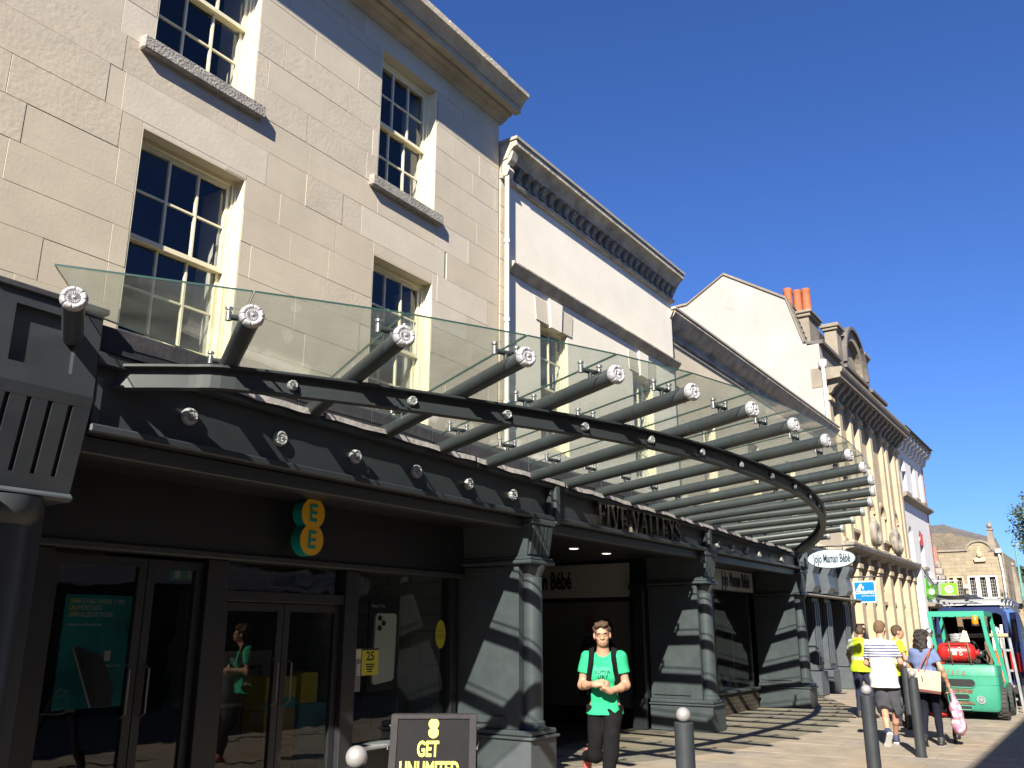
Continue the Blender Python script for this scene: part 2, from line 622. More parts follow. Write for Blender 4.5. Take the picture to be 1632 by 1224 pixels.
def text_geo(s, size=1.0, ext=0.01, wscale=1.0, align='CENTER', bold=0.0, mirror=False, space=1.0):
    cu = bpy.data.curves.new('lettering', 'FONT')
    cu.body = s
    cu.size = size
    cu.extrude = ext
    cu.align_x = align
    cu.align_y = 'CENTER'
    cu.offset = bold
    cu.space_character = space
    cu.resolution_u = 3
    ob = bpy.data.objects.new('lettering', cu)
    COL.objects.link(ob)
    dg = bpy.context.evaluated_depsgraph_get()
    dg.update()
    me = bpy.data.meshes.new_from_object(ob.evaluated_get(dg))
    k = -wscale if mirror else wscale
    v = [(p.co.x * k, p.co.y, p.co.z) for p in me.vertices]
    f = [tuple(p.vertices) for p in me.polygons]
    bpy.data.objects.remove(ob)
    bpy.data.curves.remove(cu)
    bpy.data.meshes.remove(me)
    return v, f


FACE_X = Matrix(((0, 0, 1), (1, 0, 0), (0, 1, 0)))      # reads along +Y, faces +X
FACE_MY = Matrix(((1, 0, 0), (0, 0, -1), (0, 1, 0)))    # reads along +X, faces -Y


def text_part(name, s, pos, size, facing, m, parent, ext=0.004, wscale=1.0, bold=0.0, mirror=False, align='CENTER', space=1.0, tilt=0.0, fit_w=None):
    v, f = text_geo(s, size, ext, wscale, align, bold, mirror, space)
    if fit_w:
        xs = [p[0] for p in v]
        k = fit_w / (max(xs) - min(xs))
        c0 = (max(xs) + min(xs)) / 2
        v = [((x - c0) * k, y, z) for x, y, z in v]
    Rm = facing
    if tilt:
        Rm = Rm @ Matrix.Rotation(tilt, 3, 'Z')
    p = Vector(pos)
    vs = [tuple(p + Rm @ Vector(q)) for q in v]
    mb = MB()
    mb.raw(vs, f)
    return mb.build(name, m, parent)


def clip_rects(y0, y1, z0, z1, holes):
    """Rectangle minus holes as a list of rectangles."""
    rects = [(y0, y1, z0, z1)]
    for hy0, hy1, hz0, hz1 in holes:
        out = []
        for a, b, c, d in rects:
            if hy0 >= b or hy1 <= a or hz0 >= d or hz1 <= c:
                out.append((a, b, c, d))
                continue
            ya, yb = max(a, hy0), min(b, hy1)
            if a < hy0:
                out.append((a, hy0, c, d))
            if b > hy1:
                out.append((hy1, b, c, d))
            if c < hz0:
                out.append((ya, yb, c, hz0))
            if d > hz1:
                out.append((ya, yb, hz1, d))
        rects = out
    return rects

# ------------------------------------------------------------------ ground
g = MB().raw([(-300, -300, -0.02), (300, -300, -0.02), (300, 500, -0.02), (-300, 500, -0.02)], [(0, 1, 2, 3)]).build('ground', 'tarmac')
struct(g)
pv = MB().box(-7.6, 2.7, -14, 48, -0.018, -0.006).build('pavement', 'joint')
struct(pv)
rng = random.Random(3)
slab_mats = ['paving', 'paving', 'paving2', 'paving3']
SL, SW = 0.92, 0.62
protos = {}
row = 0
y = 3.4
while y < 24.0:
    x = -6.85 + (0.46 if row % 2 else 0.0)
    while x < -0.3:
        keep = y < 20.5 or x < -2.0
        if keep:
            k = rng.randrange(4)
            tz = rng.uniform(-0.0015, 0.0015)
            if k not in protos:
                o = MB().box(x + .004, x + SL - .004, y + .004, y + SW - .004, -0.03, 0.0, 0.004).build('paving_slab', slab_mats[k], pv)
                protos[k] = o
                o.location.z += tz
            else:
                o = share(protos[k], 'paving_slab', (x + SL / 2, y + SW / 2, -0.015 + tz), pv)
        x += SL
    y += SW
    row += 1
mb = MB()
for (xa, xb, ya, yb) in ((-7.5, 2.6, -13, 3.4), (-7.5, 2.6, 24.2, 47.5), (-0.2, 2.6, 3.4, 24.2)):
    yy = ya
    r_ = 0
    while yy < yb - 0.3:
        xx = xa + (0.46 if r_ % 2 else 0.0)
        while xx < xb - 0.3:
            mb.box(xx + .004, min(xx + SL, xb) - .004, yy + .004, min(yy + SW, yb) - .004, -0.014, 0.0)
            xx += SL
        yy += SW
        r_ += 1
o = mb.build('distant_paving', 'paving', pv)
o['kind'] = 'stuff'

# ------------------------------------------------------------------ sash windows
def sash_window(parent, xw, y0, y1, z0, z1, cols=3, rows=2, sill=False, depth=0.13, reveal='cream', label=None, simple=False, shut=True, fw=0.055, st=.045):
    """Sliding sash in a masonry opening: window > reveal, sash, glazing_bar, pane, sill, shutter."""
    xf = xw - depth
    mb = MB()
    mb.box(xf - .12, xf, y0, y0 + fw, z0, z1)
    mb.box(xf - .12, xf, y1 - fw, y1, z0, z1)
    mb.box(xf - .12, xf, y0 + fw, y1 - fw, z1 - fw, z1)
    mb.box(xf - .12, xf + .02, y0 + fw, y1 - fw, z0, z0 + .06)
    mb.box(xf, xf + .018, y0, y0 + .03, z0, z1)
    mb.box(xf, xf + .018, y1 - .03, y1, z0, z1)
    w = mb.build('window', 'cream', parent)
    MB().box(xf, xw - .004, y0 - .001, y0 + .012, z0, z1).build('reveal', reveal, w)
    MB().box(xf, xw - .004, y1 - .012, y1 + .001, z0, z1).build('reveal', reveal, w)
    rv = MB()
    rv.box(xf, xw - .004, y0 + .012, y1 - .012, z1 - .012, z1 + .001)
    rv.build('reveal', 'ashlar' if reveal == 'cream' else reveal, w)
    zi0, zi1 = z0 + .06, z1 - fw
    zm = (zi0 + zi1) / 2
    pane0 = None
    for k, (za, zb, xs) in enumerate(((zm - .02, zi1, xf - .045), (zi0, zm + .02, xf - .09))):
        ya, yb = y0 + fw, y1 - fw
        mb = MB()
        mb.box(xs - .02, xs + .02, ya, ya + st, za, zb)
        mb.box(xs - .02, xs + .02, yb - st, yb, za, zb)
        mb.box(xs - .02, xs + .02, ya + st, yb - st, zb - st, zb)
        mb.box(xs - .02, xs + .02, ya + st, yb - st, za, za + st + (.02 if k else 0))
        mb.build('sash', 'cream', w)
        a, b = ya + st, yb - st
        c, d = za + st, zb - st
        gy = [a + (b - a) * i / cols for i in range(cols + 1)]
        gz = [c + (d - c) * i / rows for i in range(rows + 1)]
        for i in range(1, cols):
            MB().box(xs - .016, xs + .016, gy[i] - .011, gy[i] + .011, c, d).build('glazing_bar', 'cream', w)
        for j in range(1, rows):
            for i in range(cols):
                MB().box(xs - .013, xs + .013, gy[i] + .011, gy[i + 1] - .011, gz[j] - .010, gz[j] + .010).build('glazing_bar', 'cream', w)
        for i in range(cols):
            for j in range(rows):
                t = random.uniform(-.004, .004)
                pa, pb, pc, pd = gy[i], gy[i + 1], gz[j], gz[j + 1]
                p = MB().raw([(xs + t, pa, pc), (xs - t, pb, pc), (xs - t * .4, pb, pd), (xs + t * .6, pa, pd)], [(0, 1, 2, 3)])
                p.build('pane', 'pane', w, fix=False)
    # dark room behind
    mb = MB()
    xb = xf - 1.6
    yA, yB = y0 - .25, y1 + .25
    zA, zB = z0 - .3, z1 + .25
    mb.raw([(xb, yA, zA), (xb, yB, zA), (xb, yB, zB), (xb, yA, zB)], [(0, 1, 2, 3)])
    xi = xf - .125
    mb.raw([(xb, yA, zA), (xi, yA, zA), (xi, yA, zB), (xb, yA, zB)], [(0, 1, 2, 3)])
    mb.raw([(xb, yB, zA), (xi, yB, zA), (xi, yB, zB), (xb, yB, zB)], [(0, 1, 2, 3)])
    mb.raw([(xb, yA, zB), (xi, yA, zB), (xi, yB, zB), (xb, yB, zB)], [(0, 1, 2, 3)])
    mb.raw([(xb, yA, zA), (xi, yA, zA), (xi, yB, zA), (xb, yB, zA)], [(0, 1, 2, 3)])
    mb.build('room', 'room', w, fix=False)
    if shut:
        MB().box(xi - .30, xi - .01, y1 - .075, y1 - .045, z0 + .03, z1 - .06).build('shutter', 'shutter', w)
    if sill:
        mb = MB()
        mb.box(xf + .019, xw + .075, y0 - .13, y1 + .11, z0 - .145, z0 - .004, 0.012)
        mb.build('sill', 'sill', w)
    if label:
        w['label'] = label
    return w


# ------------------------------------------------------------------ stone building, nearest
XA = -6.55
A0, A1 = -1.0, 9.42
bA = thing('stone_building', 'pale ashlar stone building with white sash windows and a deep moulded cornice, nearest', 'building', (XA, 4.0, 0))
holesA = [(3.86, 5.01, 6.80, 8.60), (3.86, 5.01, 3.98, 5.93), (6.87, 7.96, 6.80, 8.62), (6.87, 7.96, 3.90, 5.83),
          (0.80, 1.95, 6.80, 8.60), (0.80, 1.95, 3.98, 5.93)]
mb = MB()
for a, b, c, d in clip_rects(A0, A1 - .01, 2.95, 9.3, [(h[0] - .0, h[1] + .0, h[2] - .0, h[3] + .0) for h in holesA]):
    mb.box(XA - .32, XA - .012, a, b, c, d)
mb.build('wall_core', 'mortar', bA)
MB().box(-13, XA - 1.9, A0, A1 - .02, 2.96, 9.3).build('rear_wall', 'mortar', bA)
mb = MB()
mb.box(XA - 1.9, XA - .32, A1 - .35, A1 - .012, 2.95, 9.3)
mb.build('party_wall', 'ashlar', bA)
rb = random.Random(11)
zr = [3.50, 3.86, 4.21, 4.57, 4.92, 5.27, 5.62, 5.98, 6.36, 6.72, 7.07, 7.42, 7.78, 8.13, 8.47, 8.62, 8.92]
for r in range(len(zr) - 1):
    za, zb = zr[r], zr[r + 1]
    y = A0 + rb.uniform(-.5, 0)
    cuts = []
    while y < A1:
        w = rb.choice([.55, .7, .8, .95, 1.1, 1.25])
        cuts.append((max(y, A0), min(y + w, A1)))
        y += w
    # lintels: one long stone over each opening
    lint = [(h[0] - .22, h[1] + .24) for h in holesA if h[3] <= za + .10 and h[3] > za - .30]
    if lint:
        nc = []
        for a, b in cuts:
            segs = [(a, b)]
            for la, lb in lint:
                segs = [s for (p, q) in segs for s in ((p, min(q, la)), (max(p, lb), q)) if s[1] - s[0] > .05]
            nc += segs
        cuts = nc + lint
    lset = set(lint)
    for (a, b) in cuts:
        if b - a < .02:
            continue
        for q in clip_rects(a, b, za, zb, holesA):
            if q[1] - q[0] < .03 or q[3] - q[2] < .03:
                continue
            e = rb.uniform(0.0, 0.004)
            m = 'ashlar_pale' if (a, b) in lset else rb.choices(['ashlar', 'ashlar_pale', 'ashlar_warm', 'ashlar_tool'], [6, 2, 2, .10])[0]
            j = rb.choice([.0004, .0006, .0009, .0016])
            MB().box(XA - .22, XA + e - .004, q[0] + j, q[1] - j, q[2] + j, q[3] - j, rb.choice([.0012, .002, .003])).build('stone_block', m, bA, fix=False)
for i, h in enumerate(holesA):
    sash_window(bA, XA, *h, sill=(h[2] > 6))
# cornice and parapet
prof = [(-6.75, 8.90), (-6.52, 8.90), (-6.50, 8.93), (-6.46, 8.935), (-6.43, 8.97), (-6.36, 8.985), (-6.33, 9.03), (-6.30, 9.035), (-6.30, 8.965), (-6.20, 8.965),
        (-6.20, 9.05), (-6.17, 9.06), (-6.15, 9.10), (-6.10, 9.15), (-6.05, 9.18), (-6.05, 9.24), (-6.40, 9.33), (-6.75, 9.34)]
mb = MB()
n = len(prof)
yy = A0
while yy < A1 + .05:
    y2 = min(yy + 1.33, A1 + .06)
    m_ = MB().prism([(x + .0, z) for x, z in prof], yy + .0015, y2 - .0015, 'y')
    m_.build('cornice_stone', 'cornice', bA)
    yy = y2
MB().box(-7.2, -6.46, A0, A1 - .02, 9.345, 9.63).build('parapet', 'ashlar', bA)
yy = A0
while yy < A1 - .1:
    y2 = min(yy + 1.0, A1 + .03)
    MB().box(-7.25, -6.40 + rb.uniform(-.01, .01), yy + .003, y2 - .003, 9.632, 9.74 + rb.uniform(-.012, .012), .015).build('coping_stone', 'cornice', bA)
    yy = y2
mb = MB()
mb.tube([(-6.47, 9.52, 3.9), (-6.47, 9.52, 8.42)], .035, 10)
for z in (4.6, 5.8, 7.0, 8.2):
    mb.lathe([(.046, -.03), (.046, .03)], (-6.47, 9.52, z), n=10)
mb.build('downpipe', 'white_paint', bA)

# out-of-view box added to shade the near pier's column; shop wall above it
MB().box(-6.9, -5.40, -1.0, 2.30, 0, 2.70).build('pier_shade_box', 'grey_dark', bA)
MB().box(-6.9, -6.2, -1.0, 2.44, 2.702, 3.45).build('shop_wall', 'grey_dark', bA)

# ------------------------------------------------------------------ rendered building with a string course
XB = -6.56
B0, B1 = 9.45, 15.55
bB = thing('rendered_building', 'cream white rendered building with a dark string course and bracketed cornice', 'building', (XB, 12.5, 0))
holesB = [(10.54, 11.36, 4.15, 6.10), (13.66, 14.50, 4.15, 6.10)]
mb = MB()
for a, b, c, d in clip_rects(B0 + .2, B1, 2.95, 8.45, holesB):
    mb.box(XB - .3, XB, a, b, c, d)
mb.build('wall', 'render_w', bB)
MB().box(-12, XB - 1.9, B0 + .02, B1, 2.96, 8.4).build('rear_wall', 'render_w', bB)
MB().box(XB - 1.9, XB - .3, B1 - .3, B1 - .002, 2.95, 8.3).build('party_wall', 'render_w', bB)
z = 2.95
k = 0
while z < 7.95:
    MB().box(XB - .3, XB + .012, B0 + .0, B0 + .198, z + .002, min(z + .42, 8.02) - .002, .004).build('quoin_stone', 'quoin', bB)
    z += .42
prof = [(-6.9, 8.00), (-6.50, 8.00), (-6.48, 8.05), (-6.53, 8.07), (-6.53, 8.28), (-6.42, 8.30), (-6.41, 8.33), (-6.36, 8.40), (-6.31, 8.45), (-6.26, 8.46), (-6.26, 8.55), (-6.9, 8.62)]
yy = B0
while yy < B1 + .02:
    y2 = min(yy + 1.22, B1 + .05)
    MB().prism(prof, yy + .0015, y2 - .0015, 'y').build('cornice_stone', 'cove', bB)
    yy = y2
mb = MB()
MB().box(-6.9, -6.235, B0 - .02, B1 + .06, 8.552, 8.60).build('lead_capping', 'lead', bB)
yy = B0 + .10
dsrc = None
while yy < B1:
    if dsrc is None:
        dsrc = MB().prism([(-6.535, 8.10), (-6.49, 8.10), (-6.47, 8.16), (-6.42, 8.22), (-6.42, 8.275), (-6.535, 8.275)], yy, yy + .10, 'y').build('cornice_bracket', 'weather', bB)
        y00 = yy
    else:
        share(dsrc, 'cornice_bracket', WORLD[dsrc.name] + Vector((0, yy - y00, 0)), bB)
    yy += .235
# leaf-shaped end console of the cornice
MB().prism([(-6.52, 8.02), (-6.44, 8.04), (-6.40, 8.12), (-6.44, 8.2), (-6.37, 8.27), (-6.33, 8.38), (-6.37, 8.44), (-6.52, 8.44)], B0 + .02, B0 + .16, 'y').build('end_console', 'quoin', bB)
# string course, chamfered below
sp = [(-6.56, 6.60), (-6.50, 6.56), (-6.45, 6.70), (-6.45, 6.745), (-6.56, 6.78)]
yy = B0 + .22
while yy < B1 + .1:
    y2 = min(yy + 1.5, B1 + .12)
    MB().prism([(-6.56, 6.585 + .03), (-6.55, 6.585), (-6.44, 6.72), (-6.44, 6.745), (-6.56, 6.775)], yy + .001, y2 - .001, 'y').build('string_course', 'cove', bB)
    yy = y2
for h in holesB:
    w = sash_window(bB, XB, *h, cols=2, rows=2, reveal='cream', depth=.07, shut=False, fw=.035, st=.032)
    c = (h[0] + h[1]) / 2
    za, zb = h[3] + .005, h[3] + .36
    for pts in (((h[0] - .12, za), (c - .16, za), (c - .20, zb), (h[0] - .16, zb)), ((c + .16, za), (h[1] + .12, za), (h[1] + .16, zb), (c + .20, zb))):
        MB().prism(pts, XB - .1, XB + .014, 'x').build('lintel_stone', 'ashlar_pale', bB)
    MB().prism([(c - .155, za - .03), (c + .155, za - .03), (c + .195, zb + .07), (c - .195, zb + .07)], XB - .1, XB + .045, 'x').build('keystone', 'render_w', bB)

# ------------------------------------------------------------------ lower cream building
XC = -6.74
C0, C1 = 15.56, 28.45
bC = thing('cream_building', 'low cream rendered building with a dark weathered cove cornice below the white gable', 'building', (XC, 22, 0))
holesC = [(17.3, 18.1, 4.2, 6.0), (20.2, 21.0, 4.2, 6.0), (23.2, 24.0, 4.2, 6.0), (26.2, 27.0, 4.2, 6.0)]
mb = MB()
for a, b, c, d in clip_rects(C0, C1, 3.95, 7.5, holesC):
    mb.box(XC - .3, XC, a, b, c, d)
mb.build('wall', 'render_c', bC)
MB().box(-12, XC - 1.9, C0, C1, 3.96, 7.6).build('rear_wall', 'render_c', bC)
for h in holesC:
    sash_window(bC, XC, *h, cols=2, rows=2, depth=.07, shut=False, fw=.035, st=.032)
prof = [(-6.9, 7.36), (-6.70, 7.36), (-6.68, 7.41), (-6.72, 7.43), (-6.72, 7.50), (-6.69, 7.54), (-6.64, 7.58), (-6.58, 7.64), (-6.50, 7.73), (-6.46, 7.79), (-6.46, 7.82), (-6.9, 7.86)]
yy = C0 - .02
while yy < C1 + .02:
    y2 = min(yy + 1.3, C1 + .03)
    MB().prism(prof, yy + .0015, y2 - .0015, 'y').build('cornice_stone', 'cove', bC)
    yy = y2
MB().box(-6.9, -6.445, C0 - .03, C1 + .03, 7.862, 7.905).build('coping', 'lead', bC)
MB().prism([(-6.72, 7.40), (-6.62, 7.44), (-6.58, 7.52), (-6.63, 7.6), (-6.54, 7.68), (-6.48, 7.80), (-6.72, 7.80)], C0 - .10, C0 - .025, 'y').build('end_console', 'quoin', bC)
mb = MB()
yy = C0
while yy < C1:
    mb.box(-6.75, -6.71, yy, yy + .9, 7.27, 7.3)
    yy += .9
mb.build('lower_moulding', 'lead', bC)

# ------------------------------------------------------------------ sandstone building with white gable wall
XD = -6.9
D0, D1 = 28.5, 39.8
bD = thing('sandstone_building', 'ornate sandstone building with arched parapet, clay chimney pots and a tall white gable wall', 'building', (XD, 34, 0))
gp = [(-16, 4.0), (-6.86, 4.0), (-6.86, 10.78), (-7.34, 10.87), (-7.81, 12.57), (-9.93, 13.95), (-11.38, 13.10), (-16, 13.0)]
MB().prism(gp, D0, D0 + .35, 'y').build('gable_wall', 'gable', bD)
mb = MB()
vp = [(-7.34, 10.90), (-7.81, 12.60), (-9.93, 13.98), (-11.38, 13.13), (-16, 13.03)]
for a, b in zip(vp, vp[1:]):
    mb.hexa([(a[0], D0 - .06, a[1] - .02), (b[0], D0 - .06, b[1] - .02), (b[0], D0 + .4, b[1] - .02), (a[0], D0 + .4, a[1] - .02),
             (a[0] + .03, D0 - .06, a[1] + .05), (b[0] + .02, D0 - .06, b[1] + .05), (b[0] + .02, D0 + .4, b[1] + .05), (a[0] + .03, D0 + .4, a[1] + .05)])
mb.build('verge', 'sand_grey', bD)
# mansard slope: courses of slates
mb = MB()
for i in range(9):
    t0, t1 = i / 9, (i + 1) / 9
    xa, za = -7.30 - .50 * t0, 10.85 + 1.75 * t0
    xb, zb = -7.30 - .50 * t1 - .02, 10.85 + 1.75 * t1
    yy = D0 + .42
    while yy < D1 - .2:
        mb.hexa([(xa + .05, yy, za), (xa + .05, yy + .28, za), (xa - .03, yy + .28, za), (xa - .03, yy, za),
                 (xb + .01, yy, zb + .05), (xb + .01, yy + .28, zb + .05), (xb - .03, yy + .28, zb + .05), (xb - .03, yy, zb + .05)])
        yy += .30
o = mb.build('roof_slates', 'slate', bD)
o['kind'] = 'stuff'
MB().prism([(-7.35, 10.8), (-7.85, 12.55), (-9.93, 13.9), (-11.4, 13.05), (-15, 12.9), (-15, 10.5)], D0 + .36, D1 - .1, 'y').build('roof', 'slate', bD)
# facade: piers, recessed bays, ground floor
mb = MB()
holesD = [(30.2, 31.2, 4.9, 6.2), (33.3, 34.2, 4.9, 6.2), (35.2, 36.1, 4.9, 6.2), (37.6, 38.5, 4.9, 6.2)]
for a, b, c, d in clip_rects(D0 + .36, D1, 4.3, 9.5, holesD):
    mb.box(XD - .4, XD, a, b, c, d)
mb.build('wall', 'sand', bD)
MB().box(-14, XD - 1.0, D0 + .36, D1, 0.1, 10.4).build('rear_wall', 'sand', bD)
for a in (28.86, 30.0, 31.5, 32.7, 34.5, 36.5, 37.3, 38.8, 39.5):
    mb = MB()
    mb.box(XD - .05, XD + .16, a - .2, a + .2, 4.45, 9.3, .02)
    mb.box(XD - .05, XD + .22, a - .25, a + .25, 4.3, 4.45, .02)
    mb.box(XD - .05, XD + .24, a - .26, a + .26, 8.85, 9.0, .02)
    mb.build('pilaster', 'sand', bD)
for h in holesD:
    c = (h[0] + h[1]) / 2
    r = (h[1] - h[0]) / 2
    w = MB().box(XD - .35, XD - .3, h[0], h[1], h[2], h[3] + .02).build('window', 'room', bD)
    MB().raw([(XD - .22, h[0], h[2]), (XD - .22, h[1], h[2]), (XD - .22, h[1], h[3]), (XD - .22, h[0], h[3])], [(0, 1, 2, 3)]).build('pane', 'pane', w)
    mb = MB()
    mb.box(XD - .26, XD - .2, c - .03, c + .03, h[2], h[3])
    mb.box(XD - .26, XD - .2, h[0], h[0] + .06, h[2], h[3])
    mb.box(XD - .26, XD - .2, h[1] - .06, h[1], h[2], h[3])
    mb.build('frame', 'white_paint', w)
    # spandrels turn the square head into an arch
    mb = MB()
    arc = [(c + r * math.cos(t), h[3] - r + r * math.sin(t)) for t in np.linspace(0, math.pi, 13)]
    for side in (0, 1):
        pts = arc[:7] if side == 0 else arc[6:]
        corner = (h[1], h[3]) if side == 0 else (h[0], h[3])
        for p, q in zip(pts, pts[1:]):
            mb.prism([p, q, corner], XD - .2, XD - .003, 'x')
    mb.build('arch_head', 'sand', w)
    mb = MB()
    for s in range(11):
        t0, t1 = math.pi * s / 11 + .012, math.pi * (s + 1) / 11 - .012
        mb.prism([(c + r * math.cos(t0), h[3] - r + r * math.sin(t0)), (c + (r + .14) * math.cos(t0), h[3] - r + (r + .14) * math.sin(t0)),
                  (c + (r + .14) * math.cos(t1), h[3] - r + (r + .14) * math.sin(t1)), (c + r * math.cos(t1), h[3] - r + r * math.sin(t1))], XD - .02, XD + .07, 'x')
    mb.build('arch_stones', 'sand', w)
    MB().box(XD - .2, XD + .13, h[0] - .12, h[1] + .12, h[2] - .14, h[2] - .003, .02).build('sill', 'sand', w)
# carved scrolls over the doorway
for cy in (33.0, 36.6):
    mb = MB()
    for s in (-1, 1):
        pts, rad = [], []
        for k in range(26):
            t = k / 25
            a = math.pi * 0.5 + s * t * 4.6
            rr = .75 * (1 - t) + .12
            pts.append((XD + .2 + .12 * t, cy + s * .12 + rr * .62 * math.cos(a) - s * .1, 4.9 + rr * .55 * math.sin(a) - .1))
            rad.append(.17 * (1 - .45 * t))
        mb.tube(pts, rad, 8)
    mb.sphere((XD + .22, cy, 5.25), .2, 10, 8, sc=(.7, 1, 1.3))
    mb.build('carved_scroll', 'weather', bD)
# main cornice with modillions, then parapet
prof = [(-7.2, 9.30), (-6.86, 9.30), (-6.82, 9.40), (-6.72, 9.44), (-6.72, 9.52), (-6.28, 9.56), (-6.28, 9.70), (-6.22, 9.74), (-6.19, 9.82), (-6.19, 9.90), (-7.2, 9.95)]
MB().prism(prof, D0 - .02, D1 + .1, 'y').build('cornice', 'sand_grey', bD)
src = None
yy = D0 + .2
while yy < D1:
    if src is None:
        src = MB().prism([(-6.80, 9.12), (-6.66, 9.12), (-6.56, 9.28), (-6.40, 9.40), (-6.35, 9.55), (-6.80, 9.55)], yy, yy + .24, 'y').build('modillion', 'sand_grey', bD)
        y00 = yy
    else:
        share(src, 'modillion', WORLD[src.name] + Vector((0, yy - y00, 0)), bD)
    yy += .66
MB().box(-7.2, -6.88, D0 + .02, D1 - .3, 9.952, 10.78).build('parapet', 'sand_grey', bD)
for a, b in ((D0 + .0, 31.0), (31.75, 35.2), (35.9, 38.7)):
    mb = MB().box(-7.26, -6.72, a, b, 10.782, 10.92, .01)
    mb.build('parapet_coping', 'coping', bD)
for a in (31.38, 35.55):
    mb = MB()
    mb.box(-7.24, -6.82, a - .34, a + .34, 10.78, 12.02)
    mb.box(-7.30, -6.76, a - .42, a + .42, 12.02, 12.12, .02)
    mb.box(-7.36, -6.70, a - .48, a + .48, 12.12, 12.26, .02)
    mb.build('parapet_pier', 'sand_grey', bD)
c, r0, r1 = 33.46, 1.22, 1.62
mb = MB()
arcO = [(c + r1 * math.cos(t), 11.0 + r1 * math.sin(t)) for t in np.linspace(0, math.pi, 19)]
arcI = [(c + r0 * math.cos(t), 11.0 + r0 * math.sin(t)) for t in np.linspace(0, math.pi, 19)]
for i in range(18):
    mb.prism([arcI[i], arcO[i], arcO[i + 1], arcI[i + 1]], -7.22, -6.80, 'x')
for s in (-1, 1):
    mb.box(-7.22, -6.80, c + s * 1.42 - .2, c + s * 1.42 + .2, 10.78, 11.0)
mb.build('arched_pediment', 'sand_grey', bD)
mb = MB()
for i in range(18):
    mb.prism([(c + 1.62 * math.cos(math.pi * i / 18), 11.0 + 1.62 * math.sin(math.pi * i / 18)), (c + 1.76 * math.cos(math.pi * i / 18), 11.0 + 1.74 * math.sin(math.pi * i / 18)),
              (c + 1.76 * math.cos(math.pi * (i + 1) / 18), 11.0 + 1.74 * math.sin(math.pi * (i + 1) / 18)), (c + 1.62 * math.cos(math.pi * (i + 1) / 18), 11.0 + 1.62 * math.sin(math.pi * (i + 1) / 18))], -7.26, -6.68, 'x')
mb.build('arch_coping', 'coping', bD)
MB().prism([(c - 1.2, 10.79)] + [(c + 1.2 * math.cos(t), 11.0 + 1.2 * math.sin(t)) for t in np.linspace(math.pi, 0, 15)] + [(c + 1.2, 10.79)], -7.2, -7.02, 'x').build('pediment_panel', 'sand_grey', bD)
mb = MB()
mb.tube([(-6.78, D0 - .07, 8.2), (-6.78, D0 - .07, 9.9)], .06, 10)
mb.lathe([(.06, 0), (.14, .1), (.14, .28)], (-6.78, D0 - .07, 9.9), n=10)
mb.build('downpipe', 'lilac_paint', bD)
# chimney
ch = MB()
ch.box(-8.05, -7.25, 29.1, 30.3, 10.6, 12.02)
ch.box(-8.13, -7.17, 29.02, 30.38, 12.02, 12.14, .02)
ch.box(-8.19, -7.11, 28.96, 30.44, 12.14, 12.24, .02)
ch.lathe([(.5, 0), (.42, .12), (.2, .16)], (-7.65, 29.7, 12.24), n=10)
chim = ch.build('chimney', 'sand_grey', bD)
for px, py in ((-7.95, 29.35), (-7.72, 29.7), (-7.42, 29.72)):
    MB().lathe([(.17, 0), (.155, .1), (.15, .8), (.165, .84), (.165, .95), (.12, .95), (.12, .6)], (px, py, 12.3), n=14).build('chimney_pot', 'clay', chim)
# ground floor of the sandstone building
MB().prism([(-7.0, 3.98), (-6.72, 3.98), (-6.66, 4.06), (-6.42, 4.10), (-6.38, 4.2), (-6.38, 4.26), (-7.0, 4.34)], D0 - .02, D1, 'y').build('shop_cornice', 'weather', bD)
mb = MB()
for a in (28.62, 30.1, 31.6, 33.1, 34.9, 36.5, 38.1, 39.5):
    mb.box(-7.2, -6.66, a - .24, a + .24, 0.0, 3.98, .015)
    mb.box(-7.2, -6.60, a - .29, a + .29, 3.55, 3.7, .01)
    mb.box(-7.2, -6.60, a - .29, a + .29, 0.0, .5, .01)
mb.build('shop_piers', 'sand', bD)
MB().box(-7.3, -7.0, D0 + .3, D1, 0, 4.0).build('shop_back', 'room', bD)
MB().box(-7.1, -6.9, D0 + .3, D1, 3.0, 3.98).build('shop_frieze', 'sand', bD)
MB().box(-7.1, -6.82, D0 + .3, D1, 2.5, 2.62).build('transom', 'sand', bD)
for a, b in ((28.9, 29.8), (30.4, 31.3), (31.9, 32.8), (33.4, 34.6), (35.2, 36.2), (36.8, 37.8)):
    MB().raw([(-6.93, a, .6), (-6.93, b, .6), (-6.93, b, 2.5), (-6.93, a, 2.5)], [(0, 1, 2, 3)]).build('shop_pane', 'pane', bD)

# ------------------------------------------------------------------ white building with bracketed eaves
XE = -6.9
E0, E1 = 39.85, 46.4
bE = thing('white_building', 'tall white painted building with arched windows and bracketed eaves beside the sandstone front', 'building', (XE, 43, 0))
holesE = [(41.0, 41.9, 7.5, 9.1), (43.3, 44.2, 7.5, 9.1), (40.9, 41.8, 4.4, 6.0), (43.3, 44.2, 4.4, 6.0), (45.2, 45.9, 7.5, 9.1)]
mb = MB()
for a, b, c, d in clip_rects(E0, E1, 3.6, 10.0, holesE):
    mb.box(XE - .35, XE, a, b, c, d)
mb.build('wall', 'lilac_paint', bE)
MB().box(-12, XE - .9, E0, E1 - .02, 0.1, 10.0).build('rear_wall', 'redbrick', bE)
for k in range(34):
    z = 3.6 + k * .19
    MB().box(XE - .5, XE + .02, E1, E1 + .22 + (.06 if k % 2 else 0), z + .004, z + .186).build('quoin_brick', 'redbrick', bE, fix=False)
